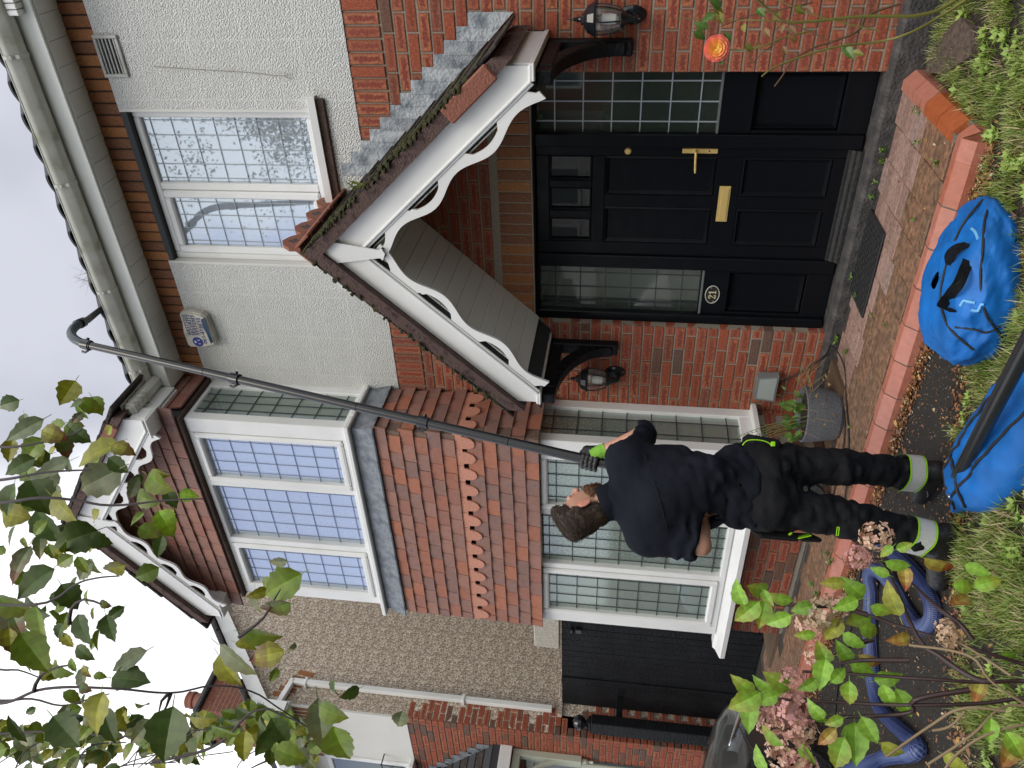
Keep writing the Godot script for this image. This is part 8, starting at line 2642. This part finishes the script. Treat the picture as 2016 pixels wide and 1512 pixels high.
	# reflective bands on both ankles
	for s in 2:
		var kn: Vector3 = [knR, knL][s]; var an: Vector3 = [anR, anL][s]
		var up := (kn - an).normalized()
		var px := up.cross(CAM_F).normalized(); var py := up.cross(px)
		var ce := an + up * 0.105
		for q in 3:
			var y0: float = [-0.042, -0.050, 0.040][q]; var y1: float = [0.042, -0.040, 0.050][q]
			var e: float = [0.0, 0.003, 0.003][q]
			var G := []
			for r in 2:
				for i in 30:
					var a := TAU * i / 30
					var rr := 0.0865 + e + 0.004 * sin(a * 3.0 + s * 2.0) + 0.003 * sin(a * 5.0 + 1.0)
					G.append(ce + up * ([y0, y1][r] as float + 0.010 * sin(a + 0.8)) + (px * cos(a) + py * sin(a)) * rr)
			var gb := MB.new(); gb.grid(G, 30, 2, true, false)
			part("reflective_band" if q == 0 else "band_edge", gb, mat("reflective", lin(0.78, 0.80, 0.78), 0.45, TX.grain, 5.0) if q == 0 else mat("lime", lin(0.36, 0.78, 0.02), 0.6), pr)
	# boots
	for s in 2:
		var an: Vector3 = [anR, anL][s]
		var toe: Vector3 = [Vector3(-1.625, GY + 0.035, 1.675), Vector3(-1.76, GY + 0.035, 2.115)][s]
		var heel: Vector3 = Vector3(an.x + (an.x - toe.x) * 0.14, GY + 0.04, an.z + (an.z - toe.z) * 0.14)
		var b := Nets.new(an.min(toe) - Vector3(0.18, 0.12, 0.18), an.max(toe) + Vector3(0.18, 0.18, 0.18), 0.0075)
		b.cap(an + Vector3(0, 0.06, 0), heel + Vector3(0, 0.03, 0), 0.058, 0.050, 0.03)
		b.cap(heel, toe, 0.043, 0.046, 0.03)
		b.cap(an + Vector3(0, 0.0, 0), toe + Vector3(0, 0.015, 0), 0.050, 0.044, 0.04)
		b.keep(func(p): return GY + 0.022 - p.y)
		var bb := MB.new(); b.build(bb, func(_p): return Color.WHITE)
		var bo := part("boot", bb, mat("boot", lin(0.014, 0.014, 0.015), 0.42, null, 1.0, TX.fine_n, 0.3), pr)
		var sl := MB.new()
		var fd := (toe - heel); fd.y = 0; fd = fd.normalized(); var sd := Vector3(-fd.z, 0, fd.x)
		for q in 3:
			var out := PackedVector2Array()
			for i in 28:
				var a := TAU * i / 28
				var u := cos(a); var v := sin(a)
				out.append(Vector2((u * 0.5 + 0.5) * ((toe - heel).length() + 0.088) - 0.046, v * (0.046 + 0.006 * smoothstep(0.0, 1.0, u)) * pow(absf(1.0 - pow(absf(u), 4.0)), 0.12)))
			var m := Transform3D(Basis(fd, -sd, Vector3.UP), Vector3(heel.x, GY, heel.z))
			sl.prism(out, 0.001 + 0.011 * q, 0.0095 + 0.011 * q, m)
		part("sole", sl, MT.rubber, pr)
		var pip := MB.new()
		pip.tube([heel.lerp(toe, 0.45) + sd * 0.050 + Vector3(0, 0.03, 0), heel.lerp(toe, 0.62) + sd * 0.053 + Vector3(0, 0.012, 0), heel.lerp(toe, 0.8) + sd * 0.052 + Vector3(0, 0.004, 0), heel.lerp(toe, 1.0) + sd * 0.045 + Vector3(0, 0.0, 0)], 0.003, 5)
		pip.tube([heel.lerp(toe, 0.45) - sd * 0.050 + Vector3(0, 0.03, 0), heel.lerp(toe, 0.62) - sd * 0.053 + Vector3(0, 0.012, 0), heel.lerp(toe, 1.0) - sd * 0.045], 0.003, 5)
		part("boot_piping", pip, mat("piping_grey", lin(0.16, 0.16, 0.17), 0.4), pr)
	# glove on the raised hand: black palm, green cuff
	var gl := Nets.new(wrR - Vector3(0.2, 0.2, 0.2), wrR + Vector3(0.2, 0.2, 0.2), 0.0045)
	var hand := at(1163, 908, 3.98)
	var pd := (at(168, 678, 4.98) - hand).normalized()
	var gf := (hand - wrR).normalized()
	# the palm wraps the pole from the far right side: fingers come round towards the viewer
	var gp := (-CAM_R * 0.75 + CAM_F * 0.15); gp = (gp - pd * gp.dot(pd)).normalized()
	var across := pd.cross(gp).normalized()       # direction of the fingers before they bend
	if across.dot(CAM_F) > 0.0: across = -across
	# knuckle row runs along the pole; fingers wrap across it
	for k in 4:
		var along := pd * (0.034 - 0.0225 * k)
		var p0 := hand - gp * 0.042 + along - across * 0.012
		var ringr := 0.040
		var prev := p0
		for sgm in 5:
			var a := 0.15 + sgm * 0.62
			var q := hand + along - gp * cos(a) * ringr + across * sin(a) * ringr
			gl.cap(prev, q, 0.0125, 0.0118, 0.004)
			prev = q
	gl.cap(wrR, hand - gp * 0.046 - across * 0.012 + pd * 0.02, 0.033, 0.026, 0.02)
	gl.cap(hand - gp * 0.046 - across * 0.012 + pd * 0.03, hand - gp * 0.046 - across * 0.010 - pd * 0.035, 0.024, 0.024, 0.02)
	var th0 := hand - gp * 0.040 - across * 0.025 + pd * 0.01
	var th1 := hand - gp * 0.025 - across * 0.040 + pd * 0.055
	var th2 := hand + gp * 0.010 - across * 0.040 + pd * 0.075
	gl.cap(th0, th1, 0.020, 0.015, 0.01); gl.cap(th1, th2, 0.0145, 0.012, 0.006)
	gl.ruffle(func(p): return nz.get_noise_3dv(p * 9.0) * 0.002, 0.02)
	var gm := MB.new(); gl.build(gm, func(_p): return Color.WHITE)
	part("glove", gm, mat("glove_black", lin(0.010, 0.011, 0.012), 0.45, null, 1.0, TX.fine_n, 0.4), pr)
	var cu := MB.new()
	var cd := (wrR - elR).normalized()
	var c0 := wrR - cd * 0.035; var c1 := wrR + (hand - gp * 0.03 - wrR).normalized() * 0.045
	var rpts := []; var rad := []
	for k in 12:
		var tt := float(k) / 11
		rpts.append(c0.lerp(c1, tt)); rad.append(0.0345 + 0.0015 * sin(k * 2.4) + 0.004 * tt)
	cu.tube(rpts, rad, 18, false)
	part("glove_cuff", cu, mat("glove_green", lin(0.19, 0.44, 0.045), 0.8, null, 1.0, TX.fine_n, 0.5), pr)
	# holster pockets with lime piping
	var pk := MB.new()
	var pb := Basis(CAM_R, CAM_U, -CAM_F)
	pk.box(at(1500, 872, 3.66), Vector3(0.06, 0.16, 0.14), 0.022, pb * Basis(Vector3.BACK, -0.18))
	pk.box(at(1525, 1052, 3.60), Vector3(0.03, 0.19, 0.14), 0.012, pb * Basis(Vector3.BACK, -0.10))
	pk.box(at(1588, 1058, 3.60), Vector3(0.02, 0.10, 0.13), 0.009, pb * Basis(Vector3.BACK, -0.05))
	part("pocket", pk, MT.trouser, pr)
	var lm := MB.new()
	lm.tube(smooth([at(1462, 877, 3.57), at(1470, 868, 3.57), at(1490, 866, 3.57), at(1510, 870, 3.57), at(1518, 876, 3.57)]), 0.0028, 5)
	lm.box(at(1522, 874, 3.565), Vector3(0.022, 0.02, 0.006), 0.002, pb)
	lm.box(at(1582, 1056, 3.545), Vector3(0.006, 0.065, 0.035), 0.002, pb * Basis(Vector3.BACK, 0.22))
	lm.box(at(1556, 1051, 3.535), Vector3(0.010, 0.018, 0.006), 0.002, pb * Basis(Vector3.BACK, 0.5))
	part("lime_trim", lm, MT.lime, pr)
	var zt := MB.new()
	var z0 := at(1649, 1046, 3.455)
	frame_ring(zt, -0.006, 0.006, -0.020, 0.020, 0.003, 0.0, 0.003, 0.0)
	put("zip_puller", zt.mesh(), MT.lime, pr, Transform3D(pb * Basis(Vector3.BACK, PI / 2 - 0.12), z0))

func _ready() -> void:
	setup()
	build_materials()
	house = thing("brick_house", "red brick terraced house with a white gabled porch, tile-hung bay and black door", "house")
	build_wall()
	build_upper_window()
	build_eaves()
	build_bay()
	build_porch()
	build_door()
	build_neighbour()
	build_ground()
	build_fittings()
	build_car()
	build_tools()
	build_person()
	build_shrubs()
	build_birch()
	build_opposite()
